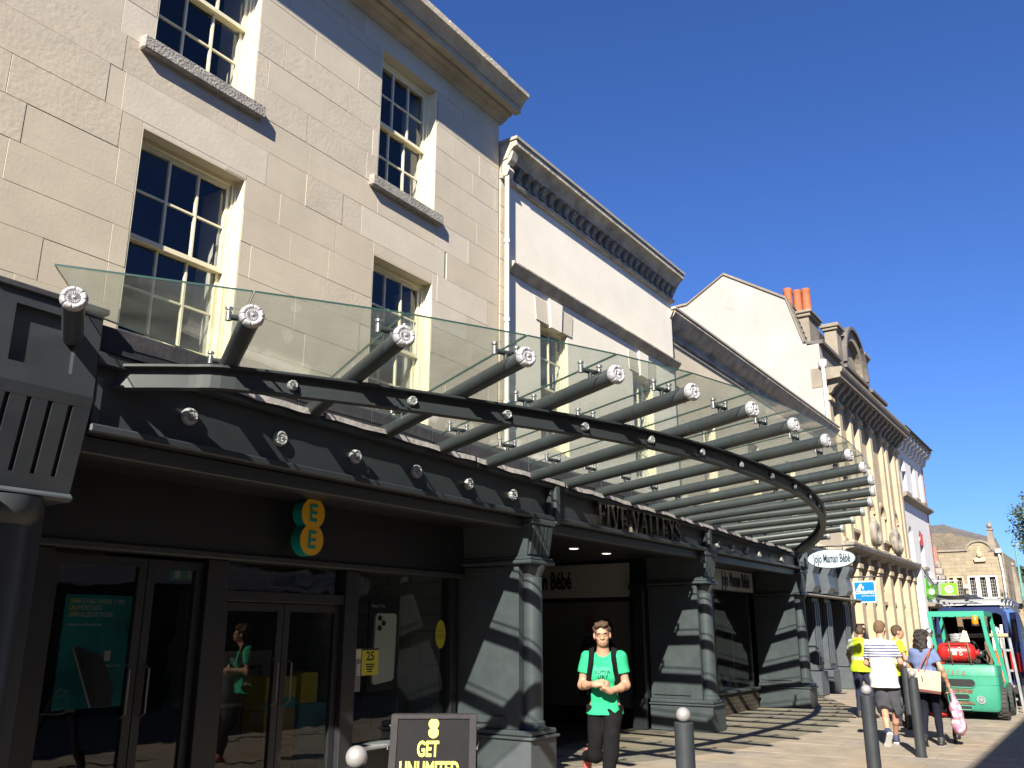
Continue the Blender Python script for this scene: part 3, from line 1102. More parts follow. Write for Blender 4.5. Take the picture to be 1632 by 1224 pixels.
for h in holesE:
    w = MB().box(XE - .34, XE - .30, h[0], h[1], h[2], h[3]).build('window', 'room', bE)
    MB().raw([(XE - .28, h[0], h[2]), (XE - .28, h[1], h[2]), (XE - .28, h[1], h[3]), (XE - .28, h[0], h[3])], [(0, 1, 2, 3)]).build('pane', 'pane', w)
    mb = MB()
    for a, b in ((h[0], h[0] + .08), (h[1] - .08, h[1])):
        mb.box(XE - .3, XE - .2, a, b, h[2], h[3])
    mb.box(XE - .3, XE - .2, h[0] + .08, h[1] - .08, (h[2] + h[3]) / 2 - .04, (h[2] + h[3]) / 2 + .04)
    mb.build('frame', 'white_paint', w)
    MB().box(XE - .2, XE - .002, h[1] - .02, h[1] + .0, h[2], h[3] - .3).build('reveal', 'white_paint', w)
    c, r = (h[0] + h[1]) / 2, (h[1] - h[0]) / 2
    mb = MB()
    arc = [(c + r * math.cos(t), h[3] - r + r * math.sin(t)) for t in np.linspace(0, math.pi, 13)]
    for pts, corner in ((arc[:7], (h[1], h[3])), (arc[6:], (h[0], h[3]))):
        for p, q in zip(pts, pts[1:]):
            mb.prism([p, q, corner], XE - .25, XE - .003, 'x')
    mb.build('arch_head', 'lilac_paint', w)
    MB().box(XE - .2, XE + .14, h[0] - .1, h[1] + .1, h[2] - .16, h[2] - .003, .02).build('sill', 'sand_grey', w)
MB().prism([(-7.0, 7.02), (-6.88, 7.02), (-6.62, 7.16), (-6.62, 7.24), (-7.0, 7.32)], E0, E1 + .3, 'y').build('string_course', 'sand_grey', bE)
src = None
yy = E0 + .1
while yy < E1 + .2:
    if src is None:
        src = MB().prism([(-6.9, 9.35), (-6.76, 9.38), (-6.66, 9.70), (-6.46, 9.80), (-6.46, 10.0), (-6.9, 10.0)], yy, yy + .34, 'y').build('eaves_bracket', 'white_paint', bE)
        y00 = yy
    else:
        share(src, 'eaves_bracket', WORLD[src.name] + Vector((0, yy - y00, 0)), bE)
    yy += .80
MB().box(-7.6, -6.42, E0, E1 + .35, 10.003, 10.14).build('eaves', 'sand_grey', bE)
MB().prism([(-7.6, 10.143), (-6.3, 10.143), (-9.5, 11.2), (-12, 11.2), (-12, 10.143)], E0, E1 + .3, 'y').build('roof', 'slate', bE)
MB().box(-6.885, -6.872, 43.5, 44.1, 5.35, 5.9).build('red_board', 'redpaper', bE)
# grey shop fascia at street level
mb = MB()
mb.box(-7.0, -6.55, E0 + .8, E1 + .3, 2.75, 3.9, .02)
mb.build('shop_fascia', 'lilac_paint', bE)
mb = MB()
mb.prism([(-7, 2.6), (-6.2, 2.6), (-6.15, 2.7), (-6.2, 2.748), (-7, 2.748)], E0 + .8, E1 + .4, 'y')
mb.build('shop_canopy', 'sand_grey', bE)
mb = MB()
mb.box(-7.3, -6.45, E0 + .05, E0 + .75, 0.0, 4.2, .08)
mb.build('white_pier', 'white_paint', bE)
MB().box(-7.3, -7.1, E0 + .8, E1, 0, 2.6).build('shop_back', 'room', bE)
for a in (41.0, 43.0, 45.0, 46.2):
    MB().box(-7.1, -6.75, a - .1, a + .1, 0, 2.6).build('shop_post', 'grey_dark', bE)
mb = MB()
mb.tube([(-6.45, 40.2, 4.15), (-6.5, 41.5, 3.92), (-6.5, 42.4, 3.75), (-6.5, 43.2, 3.55), (-6.48, 44.0, 3.66), (-6.5, 44.6, 4.0)], .03, 6)
mb.build('cable', 'blackmetal', bE)

# ------------------------------------------------------------------ far end of the street
bF = thing('far_stone_building', 'old stone building closing the street with mullioned windows, round gable and stone roof', 'building', (-7, 60, 0))
YF = 60.0
# wall with window openings
winF = [(-8.20, -7.90, 3.55, 4.72), (-7.78, -7.42, 3.55, 4.72), (-7.10, -6.70, 3.55, 4.72), (-6.55, -6.15, 3.55, 4.72), (-6.02, -5.62, 3.55, 4.72)]
mb = MB()
for a, b, c, d in clip_rects(-9.3, -5.18, 0, 6.28, winF):
    mb.box(a, b, YF, YF + .5, c, d)
mb.build('wall', 'farstone', bF)
MB().box(-9.3, -5.18, YF + 1.2, YF + 9, 0, 6.2).build('rear_wall', 'farstone', bF)
MB().prism([(-6.98, 6.285)] + [(-6.33 + .64 * math.cos(t), 6.285 + .52 * math.sin(t)) for t in np.linspace(math.pi, 0, 15)] + [(-5.69, 6.285)], YF - .02, YF + .4, 'y').build('round_gable', 'farstone', bF)
mb = MB()
for i in range(14):
    t0, t1 = math.pi * i / 14, math.pi * (i + 1) / 14
    mb.prism([(-6.33 + .64 * math.cos(t0), 6.285 + .52 * math.sin(t0)), (-6.33 + .74 * math.cos(t0), 6.285 + .62 * math.sin(t0)),
              (-6.33 + .74 * math.cos(t1), 6.285 + .62 * math.sin(t1)), (-6.33 + .64 * math.cos(t1), 6.285 + .52 * math.sin(t1))], YF - .12, YF + .42, 'y')
mb.build('gable_coping', 'sand_grey', bF)
MB().box(-9.3, -7.08, YF - .1, YF + .5, 6.285, 6.40).build('parapet_coping', 'sand_grey', bF)
MB().box(-5.60, -5.14, YF - .1, YF + .5, 6.285, 6.38).build('parapet_coping', 'sand_grey', bF)
mb = MB()
mb.prism([(-6.62, 5.62), (-6.05, 5.62), (-5.98, 5.8), (-6.2, 5.9), (-6.22, 6.2), (-6.33, 6.55), (-6.45, 6.2), (-6.47, 5.9), (-6.68, 5.8)], YF - .16, YF - .01, 'y')
mb.sphere((-6.33, YF - .15, 6.0), .16, 10, 8)
mb.build('coat_of_arms', 'sand', bF)
for (a, b, c, d) in winF:
    w = MB().box(a, b, YF + .3, YF + .34, c, d).build('window', 'room', bF)
    MB().raw([(a, YF + .2, c), (b, YF + .2, c), (b, YF + .2, d), (a, YF + .2, d)], [(0, 1, 2, 3)]).build('pane', 'pane', w)
    mb = MB()
    fr = 'white_paint' if a > -7.2 else 'sand'
    mb.box(a - .05, a + .035, YF - .03, YF + .22, c, d)
    mb.box(b - .035, b + .05, YF - .03, YF + .22, c, d)
    mb.box(a - .05, b + .05, YF - .03, YF + .22, d, d + .08)
    mb.box(a - .05, b + .05, YF - .05, YF + .22, c - .09, c)
    mb.build('frame', fr, w)
    mb = MB()
    for i in range(1, 3):
        mb.box(a + (b - a) * i / 3 - .008, a + (b - a) * i / 3 + .008, YF + .17, YF + .19, c, d)
    for i in range(1, 6):
        mb.box(a, b, YF + .17, YF + .19, c + (d - c) * i / 6 - .008, c + (d - c) * i / 6 + .008)
    mb.build('glazing_bar', 'lead', w)
mb = MB()
mb.hexa([(-9.4, YF + .5, 6.3), (-6.85, YF + .5, 6.3), (-6.85, YF + .7, 6.3), (-9.4, YF + .7, 6.3),
         (-9.2, YF + 3, 7.75), (-8.0, YF + 3, 7.7), (-8.0, YF + 3.2, 7.7), (-9.2, YF + 3.2, 7.75)])
mb.hexa([(-6.85, YF + .5, 6.3), (-5.3, YF + .6, 6.3), (-5.3, YF + .8, 6.3), (-6.85, YF + .7, 6.3),
         (-8.0, YF + 3, 7.6), (-5.5, YF + 2, 6.9), (-5.5, YF + 2.2, 6.9), (-8.0, YF + 3.2, 7.6)])
mb.build('stone_roof', 'stonetile', bF)
mb = MB()
mb.prism([(-5.86, 6.2), (-5.36, 6.2), (-5.50, 7.45), (-5.72, 7.45)], YF - .05, YF + .4, 'y')
mb.box(-5.78, -5.44, YF - .1, YF + .45, 7.45, 7.55)
mb.sphere((-5.61, YF + .17, 7.74), .17, 10, 8)
mb.tube([(-5.61, YF + .17, 7.88), (-5.61, YF + .17, 8.05)], .04, 6)
mb.build('obelisk_finial', 'sand_grey', bF)
mb = MB()
mb.box(-9.0, -8.3, YF - .8, YF - .003, 4.6, 4.9, .05)
mb.box(-8.9, -8.4, YF - .6, YF - .003, 4.9, 5.3, .05)
mb.box(-8.8, -8.5, YF - .5, YF - .003, 5.3, 5.7, .05)
mb.hexa([(-8.5, YF - .1, 3.9), (-8.3, YF - .1, 3.9), (-8.3, YF - .003, 3.9), (-8.5, YF - .003, 3.9), (-9.0, YF - .8, 4.6), (-8.3, YF - .8, 4.6), (-8.3, YF - .003, 4.6), (-9.0, YF - .003, 4.6)])
mb.build('stone_oriel', 'weather', bF)
MB().box(-9.2, -8.6, YF - .3, YF + .2, 5.2, 6.6).build('brick_stack', 'redbrick', bF)
mb = MB()
mb.tube([(-5.30, YF - .12, 6.2), (-5.22, YF - .12, 5.0), (-5.22, YF - .12, 0.2)], .06, 8)
mb.box(-5.45, -5.12, YF - .3, YF - .03, 6.1, 6.3)
mb.build('downpipe', 'white_paint', bF)

bG = thing('slate_roof_building', 'slate roofed building rising behind the stone roof at the street end', 'building', (-7, 72, 0))
mb = MB()
mb.hexa([(-12.5, 70, 6.4), (-6.0, 70, 6.4), (-6.0, 70.3, 6.4), (-12.5, 70.3, 6.4), (-11.4, 74, 9.4), (-9.9, 74, 9.45), (-9.9, 74.3, 9.45), (-11.4, 74.3, 9.4)])
mb.hexa([(-11, 70.02, 6.2), (-5.8, 70.02, 6.2), (-5.8, 70.3, 6.2), (-11, 70.3, 6.2), (-9.92, 74, 9.4), (-6.6, 74, 8.2), (-6.6, 74.3, 8.2), (-9.92, 74.3, 9.4)])
mb.build('roof', 'slate', bG)
MB().box(-12, -6.2, 70.5, 80, 0, 6.3).build('wall', 'farstone', bG)

bH = thing('pinnacle_building', 'narrow stone building with a slim pinnacle beyond the mullioned windows', 'building', (-5, 66, 0))
MB().box(-5.6, -4.7, 66, 72, 0, 4.6).build('wall', 'farstone', bH)
MB().box(-5.7, -5.25, 66.2, 72, 4.6, 5.6).build('gable', 'redbrick', bH)
mb = MB()
mb.prism([(-5.45, 3.6), (-4.85, 3.6), (-5.05, 5.6), (-5.25, 5.6)], 65.6, 66, 'y')
mb.sphere((-5.15, 65.8, 5.75), .14, 8, 6)
mb.box(-5.5, -4.8, 65.5, 66.1, 3.3, 3.6)
mb.build('pinnacle', 'sand_grey', bH)

bI = thing('flat_roofed_shop', 'low flat roofed shop with a pale parapet in front of the stone building', 'building', (-6, 55, 0))
MB().box(-9.5, -4.6, 54.0, 58, 0, 2.9).build('wall', 'white_paint', bI)
MB().box(-9.6, -4.5, 53.8, 58, 2.903, 3.15, .03).build('parapet', 'lilac_paint', bI)
MB().box(-9.0, -5.0, 53.95, 53.99, .4, 2.4).build('shop_pane', 'room', bI)

# street lamp with a teal column
sl = thing('street_lamp', 'tall teal street lamp column with a short arm in front of the wooded hill', 'street lamp', (-4.45, 60.5, 0))
MB().tube([(-4.42, 60.5, 0), (-4.42, 60.5, 1.2), (-4.42, 60.5, 6.55)], [.11, .09, .055], 10).build('column', mat('lamp paint', (.10, .25, .23), .5), sl)
MB().tube([(-4.42, 60.5, 6.4), (-4.3, 60.5, 6.6), (-3.7, 60.5, 6.68)], .035, 8).build('arm', 'lead', sl)
MB().box(-3.75, -3.2, 60.4, 60.6, 6.62, 6.74, .03).build('lamp_head', 'lead', sl)
s2 = thing('short_lamp', 'small black lamp post with a pale globe before the mullioned windows', 'street lamp', (-6.95, 56.5, 0))
MB().tube([(-6.60, 53.6, 0), (-6.60, 53.6, 3.75)], .05, 8).build('column', 'blackmetal', s2)
MB().box(-6.85, -6.45, 53.5, 53.7, 3.72, 3.80).build('arm', 'blackmetal', s2)
MB().sphere((-6.5, 53.6, 3.88), .12, 10, 8).build('globe', 'white', s2)

# wooded hill far beyond
hx = np.linspace(-70, 90, 60)
rh = random.Random(5)
top = [12.2 + 2.2 * math.sin(x * .05 + 1.3) + 1.0 * math.sin(x * .21) for x in hx]
rows = []
for j in range(8):
    t = j / 7
    rows.append([(x, 230 + 60 * t, tp * 1.25 * math.sin(t * math.pi / 2) - 1.0) for x, tp in zip(hx, top)])
hm = mat('hill grass', (0.06, 0.09, 0.03), 0.95, var=0.4, vscale=.08)
struct(MB().sheet(rows).build('hill', hm))
leafm = mat('leaf', (0.050, 0.075, 0.020), 0.75, var=0.55, vscale=.8)
leafm2 = mat('far leaf', (0.045, 0.070, 0.022), 0.85, var=0.5, vscale=.15)


def leaf_quads(mb, c, n, spread, size, rnd):
    for _ in range(n):
        d = Vector((rnd.gauss(0, 1), rnd.gauss(0, 1), rnd.gauss(0, 1)))
        d.normalize()
        p = Vector(c) + d * spread * (rnd.random() ** .4)
        a = Vector((rnd.gauss(0, 1), rnd.gauss(0, 1), rnd.gauss(0, .7))).normalized()
        b = a.orthogonal().normalized()
        b = (Matrix.Rotation(rnd.random() * 6.28, 3, a) @ b)
        s = size * rnd.uniform(.6, 1.3)
        mb.raw([p - a * s, p + b * s * .5, p + a * s, p - b * s * .5], [(0, 1, 2, 3)])


mb = MB()
for i in range(420):
    x = rh.uniform(-60, 40)
    t = rh.uniform(.15, 1.0)
    k = int((x + 70) / 160 * 59)
    z = top[k] * 1.25 * math.sin(t * math.pi / 2) - 1.0
    leaf_quads(mb, (x, 230 + 60 * t, z + 1.2), 34, 2.2, .75, rh)
struct(mb.build('hill_woodland', leafm2, fix=False), 'stuff')


def tree(name, label, base, crown, rad, n, size, seed, trunk_h):
    rnd = random.Random(seed)
    t = thing(name, label, 'tree', base)
    mb = MB()
    b = Vector(base)
    cc = Vector(crown)
    mb.tube([b, b + (cc - b) * .35 + Vector((.05, 0, 0)), b + (cc - b) * .8], [rad * .11, rad * .08, rad * .04], 9)
    tips = []
    for k in range(26):
        d = Vector((rnd.gauss(0, 1), rnd.gauss(0, 1), rnd.gauss(.25, .9))).normalized()
        e = cc + Vector((d.x * rad, d.y * rad, d.z * rad * 1.05)) * rnd.uniform(.55, 1.0)
        s = b + (cc - b) * rnd.uniform(.4, .8)
        mid = (s + e) / 2 + Vector((rnd.uniform(-.2, .2), rnd.uniform(-.2, .2), rnd.uniform(0, .3)))
        mb.tube([s, mid, e], [rad * .035, rad * .022, rad * .008], 5, cap=False)
        tips.append(e)
        tips.append(mid + (e - mid) * .4)
    mb.build('trunk', mat('bark', (0.06, 0.045, 0.032), .95, var=.3, vscale=6), t)
    mb = MB()
    for e in tips:
        leaf_quads(mb, e, n, rad * .34, size, rnd)
    mb.build('crown', leafm, t, fix=False)
    return t


tree('street_tree', 'leafy dark green tree beside the teal street lamp', (-2.0, 52, 0), (-2.05, 52, 6.9), 1.75, 90, .10, 21, 3)

# ------------------------------------------------------------------ building on the other side of the street (seen only in reflections, casts the corner shade)
bO = thing('opposite_building', 'long building across the street mirrored darkly in the shop windows', 'building', (6, 0, 0))
OX = 2.62
wo = []
for k in range(16):
    y = -28 + k * 3.4
    wo += [(y, y + 1.15, 4.2, 5.9), (y, y + 1.15, 6.7, 8.2)]
mb = MB()
for a, b, c, d in clip_rects(-34, 30, 3.2, 8.8, wo):
    mb.box(OX, OX + .35, a, b, c, d)
mb.build('wall', 'render_c', bO)
MB().box(OX + .36, OX + 9, -34, 30, 0, 8.7).build('core', 'room', bO)
mb = MB()
for k in range(16):
    y = -32 + k * 4.0
    mb.box(OX - .05, OX + .35, y, y + .5, 0, 3.2)
mb.box(OX - .1, OX + .35, -34, 13.3, 3.0, 3.19)
mb.build('shop_piers', 'sand', bO)
mb = MB()
for a, b, c, d in wo:
    mb.raw([(OX + .2, a, c), (OX + .2, b, c), (OX + .2, b, d), (OX + .2, a, d)], [(0, 1, 2, 3)])
o = mb.build('window_panes', 'pane', bO, fix=False)
sgn = thing('bank_sign', 'pale fascia sign with blue bank lettering across the street, seen mirrored in the door glass', 'sign', (OX - .05, 14, 2.8))
MB().box(OX - .10, OX - .055, 8.8, 17.4, 2.5, 2.98).build('board', 'white', sgn)
FACE_MX = Matrix(((0, 0, -1), (-1, 0, 0), (0, 1, 0)))
text_part('lettering', 'BARCLAYS', (OX - .104, 15.25, 2.74), .36, FACE_MX, mat('bank blue', (.0, .10, .42), .5), sgn, wscale=1.15)
mb = MB()
mb.prism([(16.75, 2.86), (16.6, 2.84), (16.5, 2.9), (16.4, 2.84), (16.25, 2.86), (16.32, 2.7), (16.5, 2.56), (16.68, 2.7)], OX - .108, OX - .10, 'x')
mb.build('emblem', mat('bank blue', (.0, .10, .42), .5), sgn)

# ------------------------------------------------------------------ arcade front
ar = thing('arcade_building', 'slate grey painted arcade front with panelled piers and a long fascia under the glass canopy', 'shopfront', (-6.2, 11.7, 0))
XF = -5.80


def ztop(y):
    return 3.52 - .0135 * (y - 3.3)


bays = [(3.27, 9.49), (9.61, 14.67), (14.79, 20.10)]
for a, b in bays:
    MB().hexa([(-6.45, a, 2.93), (XF, a, 2.93), (XF, b, 2.93), (-6.45, b, 2.93),
               (-6.45, a, ztop(a)), (XF, a, ztop(a)), (XF, b, ztop(b)), (-6.45, b, ztop(b))]).build('fascia_panel', 'fascia', ar)
    MB().box(XF + .0015, XF + .095, a, b, 2.932, 2.995, .012).build('bottom_rail', 'fascia', ar)
    MB().hexa([(XF + .001, a, ztop(a) - .085), (XF + .085, a, ztop(a) - .085), (XF + .085, b, ztop(b) - .085), (XF + .001, b, ztop(b) - .085),
               (XF + .001, a, ztop(a) - .005), (XF + .085, a, ztop(a) - .005), (XF + .085, b, ztop(b) - .005), (XF + .001, b, ztop(b) - .005)]).build('top_rail', 'fascia', ar)
    for yy in (a + .001, b - .071):
        MB().box(XF + .001, XF + .07, yy, yy + .07, 2.998, ztop(b) - .09, .008).build('side_rail', 'fascia', ar)
    MB().box(-6.0, XF - .02, a, b, 2.80, 2.927, .01).build('soffit_trim', 'fascia', ar)
for y in (9.55, 14.73):
    MB().box(-6.45, XF + .105, y - .055, y + .055, 2.90, ztop(y) - .006, .012).build('divider', 'grey', ar)
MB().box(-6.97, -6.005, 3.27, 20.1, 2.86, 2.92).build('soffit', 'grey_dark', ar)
# ledge over the fascia, crumpled lead flashing along its edge
rows = []
for i in range(60):
    y = 3.3 + (20.1 - 3.3) * i / 59
    rows.append([(XF + .10, y, ztop(y) + .002), (-5.76, y, ztop(y) + .012), (-5.86, y, ztop(y) + .02)])
MB().sheet(rows).build('ledge', 'membrane', ar)
MB().box(-6.75, -5.84, 3.27, 20.1, 3.50, 3.66).build('roof_deck', 'membrane', ar)
rf = random.Random(4)
y = 3.9
while y < 20.2:
    y2 = min(y + rf.uniform(1.2, 2.6), 20.25)
    rows = []
    n = 14
    ph = rf.uniform(0, 6)
    for i in range(n + 1):
        yy = y + .015 + (y2 - y - .03) * i / n
        w = .013 * math.sin(i * .55 + ph) * math.sin(i * .9 + 2 * ph) + rf.uniform(-.005, .005)
        zt = ztop(yy)
        rows.append([(XF + .115 + .4 * abs(w), yy, zt - .035 + w), (XF + .112 + .3 * w, yy, zt + .018 + .5 * w), (XF + .05, yy, zt + .035 + .8 * w), (-5.79, yy, zt + .04 + .3 * w)])
    MB().sheet(rows).build('lead_flashing', 'film', ar)
    y = y2
y = 3.3
while y < 20.0:
    y2 = min(y + .952, 20.1)
    zt = 3.735 - .010 * (y - 4)
    MB().box(-5.86, -5.80 + rf.uniform(-.004, .004), y + .003, y2 - .003, ztop(y2) - .05, zt + rf.uniform(-.006, .006), .005).build('upstand_panel', 'membrane', ar)
    y = y2


# rosette bosses
def rosette_mesh(mb, c, axis, rad, depth, lobes=8):
    prof = [(0.0, .80), (.07, .80), (.11, .70), (.15, .62), (.24, .66), (.34, .74), (.42, .74), (.46, .66), (.49, .58), (.54, .60), (.62, .72), (.72, .78), (.82, .74), (.92, .56), (.98, .30), (1.0, .10), (.97, -.05), (.8, -.12)]
    n = 96
    ax = Vector(axis).normalized()
    u = ax.orthogonal().normalized() if abs(ax.x) < .9 else (Vector((0, 1, 0)) - ax * ax.y).normalized()
    w = ax.cross(u)
    vs, fs = [], []
    for pr, ph in prof:
        for k in range(n):
            a = 2 * math.pi * k / n
            r, h = pr * rad, ph * depth
            if pr >= .6:
                q = min(1.0, abs(math.sin(lobes * a / 2)) * 2.6)
                q = q * q * (3 - 2 * q)
                r *= 1 - .055 * (1 - q) * (pr - .5) * 2
                h *= .84 + .16 * q
            elif .2 <= pr <= .45:
                h *= .90 + .10 * math.cos(16 * a)
            vs.append(Vector(c) + ax * h + (u * math.cos(a) + w * math.sin(a)) * r)
    for i in range(len(prof) - 1):
        for k in range(n):
            k2 = (k + 1) % n
            fs.append((i * n + k, i * n + k2, (i + 1) * n + k2, (i + 1) * n + k))
    mb.raw(vs, fs, 0, True)
    return mb


src = None
for y in [4.10, 5.02, 5.95, 6.85, 7.75, 8.64, 15.27, 16.03, 16.78, 17.52, 18.95]:
    z = 3.215 - .0095 * (y - 4)
    if src is None:
        src = rosette_mesh(MB(), (XF + .003, y, z), (1, 0, 0), .070, .062).build('rosette', 'rosette', ar)
    else:
        share(src, 'rosette', WORLD[src.name] + Vector((0, y - 4.10, z - 3.215)), ar, rot=(rf.uniform(0, 1), 0, 0))
MB().tube([(XF - .01, 18.28, 3.08), (XF + .006, 18.28, 3.08)], .07, 20).build('boss_hole', 'blackmetal', ar)

# raised metal letters FIVE VALLEYS
letters = 'FIVE VALLEYS'
wid = {'F': .56, 'I': .32, 'V': .68, 'E': .58, ' ': .28, 'A': .68, 'L': .54, 'Y': .64, 'S': .52}
tot = sum(wid[c] for c in letters)
yy = 10.66
sc = (13.50 - 10.66) / tot


def serif_letter(ch):
    """Roman capital on a unit-high field as a list of outlines."""
    t, s, h = .16, .07, .065
    I = lambda x0, x1: [[(x0 + s, h), (x1 - s, h), (x1 - s, 1 - h), (x0 + s, 1 - h)], [(x0, 0), (x1, 0), (x1, h), (x0, h)], [(x0, 1 - h), (x1, 1 - h), (x1, 1), (x0, 1)]]
    if ch == 'I':
        return I(.0, .32)
    if ch == 'F':
        return I(0, .32) + [[(.3, .93), (.62, .93), (.62, 1), (.3, 1)], [(.57, .76), (.62, .76), (.62, .93), (.57, .93)], [(.2, .48), (.48, .48), (.48, .55), (.2, .55)], [(.44, .40), (.49, .40), (.49, .63), (.44, .63)]]
    if ch == 'E':
        return serif_letter('F') + [[(.3, 0), (.64, 0), (.64, .07), (.3, .07)], [(.59, .07), (.64, .07), (.64, .26), (.59, .26)]]
    if ch == 'L':
        return I(0, .32) + [[(.3, 0), (.64, 0), (.64, .07), (.3, .07)], [(.59, .07), (.64, .07), (.64, .28), (.59, .28)]]
    if ch == 'V':
        return [[(.02, .94), (.22, .94), (.46, 0), (.36, 0)], [(.58, .94), (.66, .94), (.46, 0), (.38, 0)], [(-.04, .93), (.30, .93), (.30, 1), (-.04, 1)], [(.50, .93), (.74, .93), (.74, 1), (.50, 1)]]
    if ch == 'A':
        return [[(.04, .06), (.11, .06), (.38, 1), (.31, 1)], [(.48, .06), (.68, .06), (.40, 1), (.30, 1)], [(-.04, 0), (.20, 0), (.20, .07), (-.04, .07)], [(.40, 0), (.76, 0), (.76, .07), (.40, .07)], [(.17, .32), (.52, .32), (.52, .39), (.17, .39)]]
    if ch == 'Y':
        return [[(.27, .06), (.43, .06), (.43, .48), (.27, .48)], [(.02, .94), (.22, .94), (.43, .44), (.27, .44)], [(.54, .94), (.62, .94), (.43, .44), (.33, .44)], [(.18, 0), (.52, 0), (.52, .07), (.18, .07)], [(-.04, .93), (.28, .93), (.28, 1), (-.04, 1)], [(.46, .93), (.70, .93), (.70, 1), (.46, 1)]]
    if ch == 'S':
        out = []
        cx, top, bot = .26, .74, .27
        def arcq(c0, r, a0, a1, n=9, w=.13):
            for i in range(n):
                t0, t1 = a0 + (a1 - a0) * i / n, a0 + (a1 - a0) * (i + 1) / n
                out.append([(cx + (r - w / 2) * math.cos(t0), c0 + (r - w / 2) * math.sin(t0)), (cx + (r + w / 2) * math.cos(t0), c0 + (r + w / 2) * math.sin(t0)),
                            (cx + (r + w / 2) * math.cos(t1), c0 + (r + w / 2) * math.sin(t1)), (cx + (r - w / 2) * math.cos(t1), c0 + (r - w / 2) * math.sin(t1))])
        arcq(top, .20, R(20), R(270))
        arcq(bot, .21, R(90), R(-160))
        out.append([(.42, .78), (.50, .78), (.50, .98), (.45, .98)])
        out.append([(.02, .02), (.07, .02), (.10, .24), (.02, .24)])
        return out
    return []


for ch in letters:
    w = wid[ch] * sc
    if ch != ' ':
        mb = MB()
        hz = .345
        zb = 2.997 + .003
        shapes = serif_letter(ch)
        for k, poly in enumerate(shapes):
            e = .0006 * k
            mb.prism([(yy + p[0] * hz * 1.02, zb + p[1] * hz * .94) for p in poly], XF + .03, XF + .085 + e, 'x')
        mb.tube([(XF - .01, yy + .09, zb + .2), (XF + .05, yy + .09, zb + .2)], .008, 6)
        mb.build('letter', 'letter', ar)
    yy += w


# piers
def pier(y0, y1):
    yc = (y0 + y1) / 2
    p = MB().box(-6.85, -5.93, y0 + .06, y1 - .06, .50, 2.42, .006).build('pier', 'grey', ar)
    mb = MB()
    mb.box(-6.86, -5.735, y0 + .01, y1 - .01, 0.0, .40, .008)
    mb.build('plinth', 'grey', p)
    mb = MB()
    mb.box(-6.87, -5.70, y0 - .02, y1 + .02, .403, .435, .01)
    mb.box(-6.86, -5.73, y0 + .01, y1 - .01, .437, .50, .015)
    mb.build('plinth_moulding', 'grey', p)
    mb = MB()
    mb.lathe([(.160, .503), (.160, .53), (.140, .55), (.145, .58), (.126, .60), (.122, 2.22), (.112, 2.23), (.120, 2.26), (.138, 2.30), (.158, 2.33), (.158, 2.38)], (-5.885, yc, 0), n=28)
    mb.build('half_column', 'grey', p)
    mb = MB()
    mb.box(-6.85, -5.72, y0 + .005, y1 - .005, 2.383, 2.43, .012)
    mb.box(-6.84, -5.745, y0 + .03, y1 - .03, 2.432, 2.47, .01)
    mb.build('capital', 'grey', p)
    mb = MB()
    mb.hexa([(-6.84, y0 + .05, 2.473), (-5.80, y0 + .05, 2.473), (-5.80, y1 - .05, 2.473), (-6.84, y1 - .05, 2.473),
             (-6.84, y0 + .01, 2.86), (-5.74, y0 + .01, 2.86), (-5.74, y1 - .01, 2.86), (-6.84, y1 - .01, 2.86)])
    mb.build('console', 'grey', p)
    n = 5
    for i in range(n):
        a = y0 + .06 + (y1 - y0 - .12) * i / n + .012
        b = y0 + .06 + (y1 - y0 - .12) * (i + 1) / n - .012
        src_ = MB().hexa([(-5.81, a, 2.50), (-5.772, a, 2.50), (-5.772, b, 2.50), (-5.81, b, 2.50), (-5.765, a, 2.84), (-5.713, a, 2.84), (-5.713, b, 2.84), (-5.765, b, 2.84)])
        src_.build('console_reed', 'grey', p)
    # sunk panel on the flank facing up the street
    MB().box(-6.80, -6.12, y0 + .035, y0 + .0585, .56, .64, .006).build('flank_rail', 'grey', p)
    MB().box(-6.80, -6.12, y0 + .035, y0 + .0585, 2.28, 2.36, .006).build('flank_rail', 'grey', p)
    mb = MB()
    mb.box(XF - .63, XF + .098, y0 + .02, y1 - .02, 2.862, 2.929, .01)
    mb.build('console_cap', 'grey', p)
    return p


for a, b in ((8.92, 9.51), (14.46, 15.04), (20.06, 20.62)):
    pier(a, b)
# drum closing the fascia at the far pier
MB().lathe([(.0, 3.36), (.20, 3.36), (.22, 3.32), (.22, 2.98), (.2, 2.94), (0, 2.94)], (-5.85, 20.40, 0), n=24).build('end_drum', 'grey', ar)

# near pier with its big console
p0 = MB().box(-6.8, -5.93, 2.50, 3.16, 0, 2.44, .01).build('pier', 'fascia', ar)
mb = MB()
mb.lathe([(.26, .5), (.24, .55), (.21, .6), (.21, 2.26), (.25, 2.30), (.27, 2.36), (.27, 2.44)], (-5.95, 2.85, 0), n=28)
mb.build('half_column', 'fascia', p0)
MB().box(-6.8, -5.70, 2.47, 3.22, 0, .5, .02).build('plinth', 'grey', p0)
mb = MB()
mb.box(-6.8, -5.79, 2.48, 3.275, 2.443, 2.50, .024)
mb.build('console_moulding', 'grey', p0)
yA, yB = 2.52, 3.265
mb = MB()
mb.hexa([(-6.8, yA + .04, 2.503), (-5.855, yA + .04, 2.503), (-5.855, yB - .03, 2.503), (-6.8, yB - .03, 2.503),
         (-6.8, yA + .01, 3.16), (-5.717, yA + .01, 3.16), (-5.717, yB - .01, 3.16), (-6.8, yB - .01, 3.16)])
mb.build('console', 'fascia', p0)
def con_(z, o=0.0):
    return -5.86 + (z - 2.503) * .21 + o
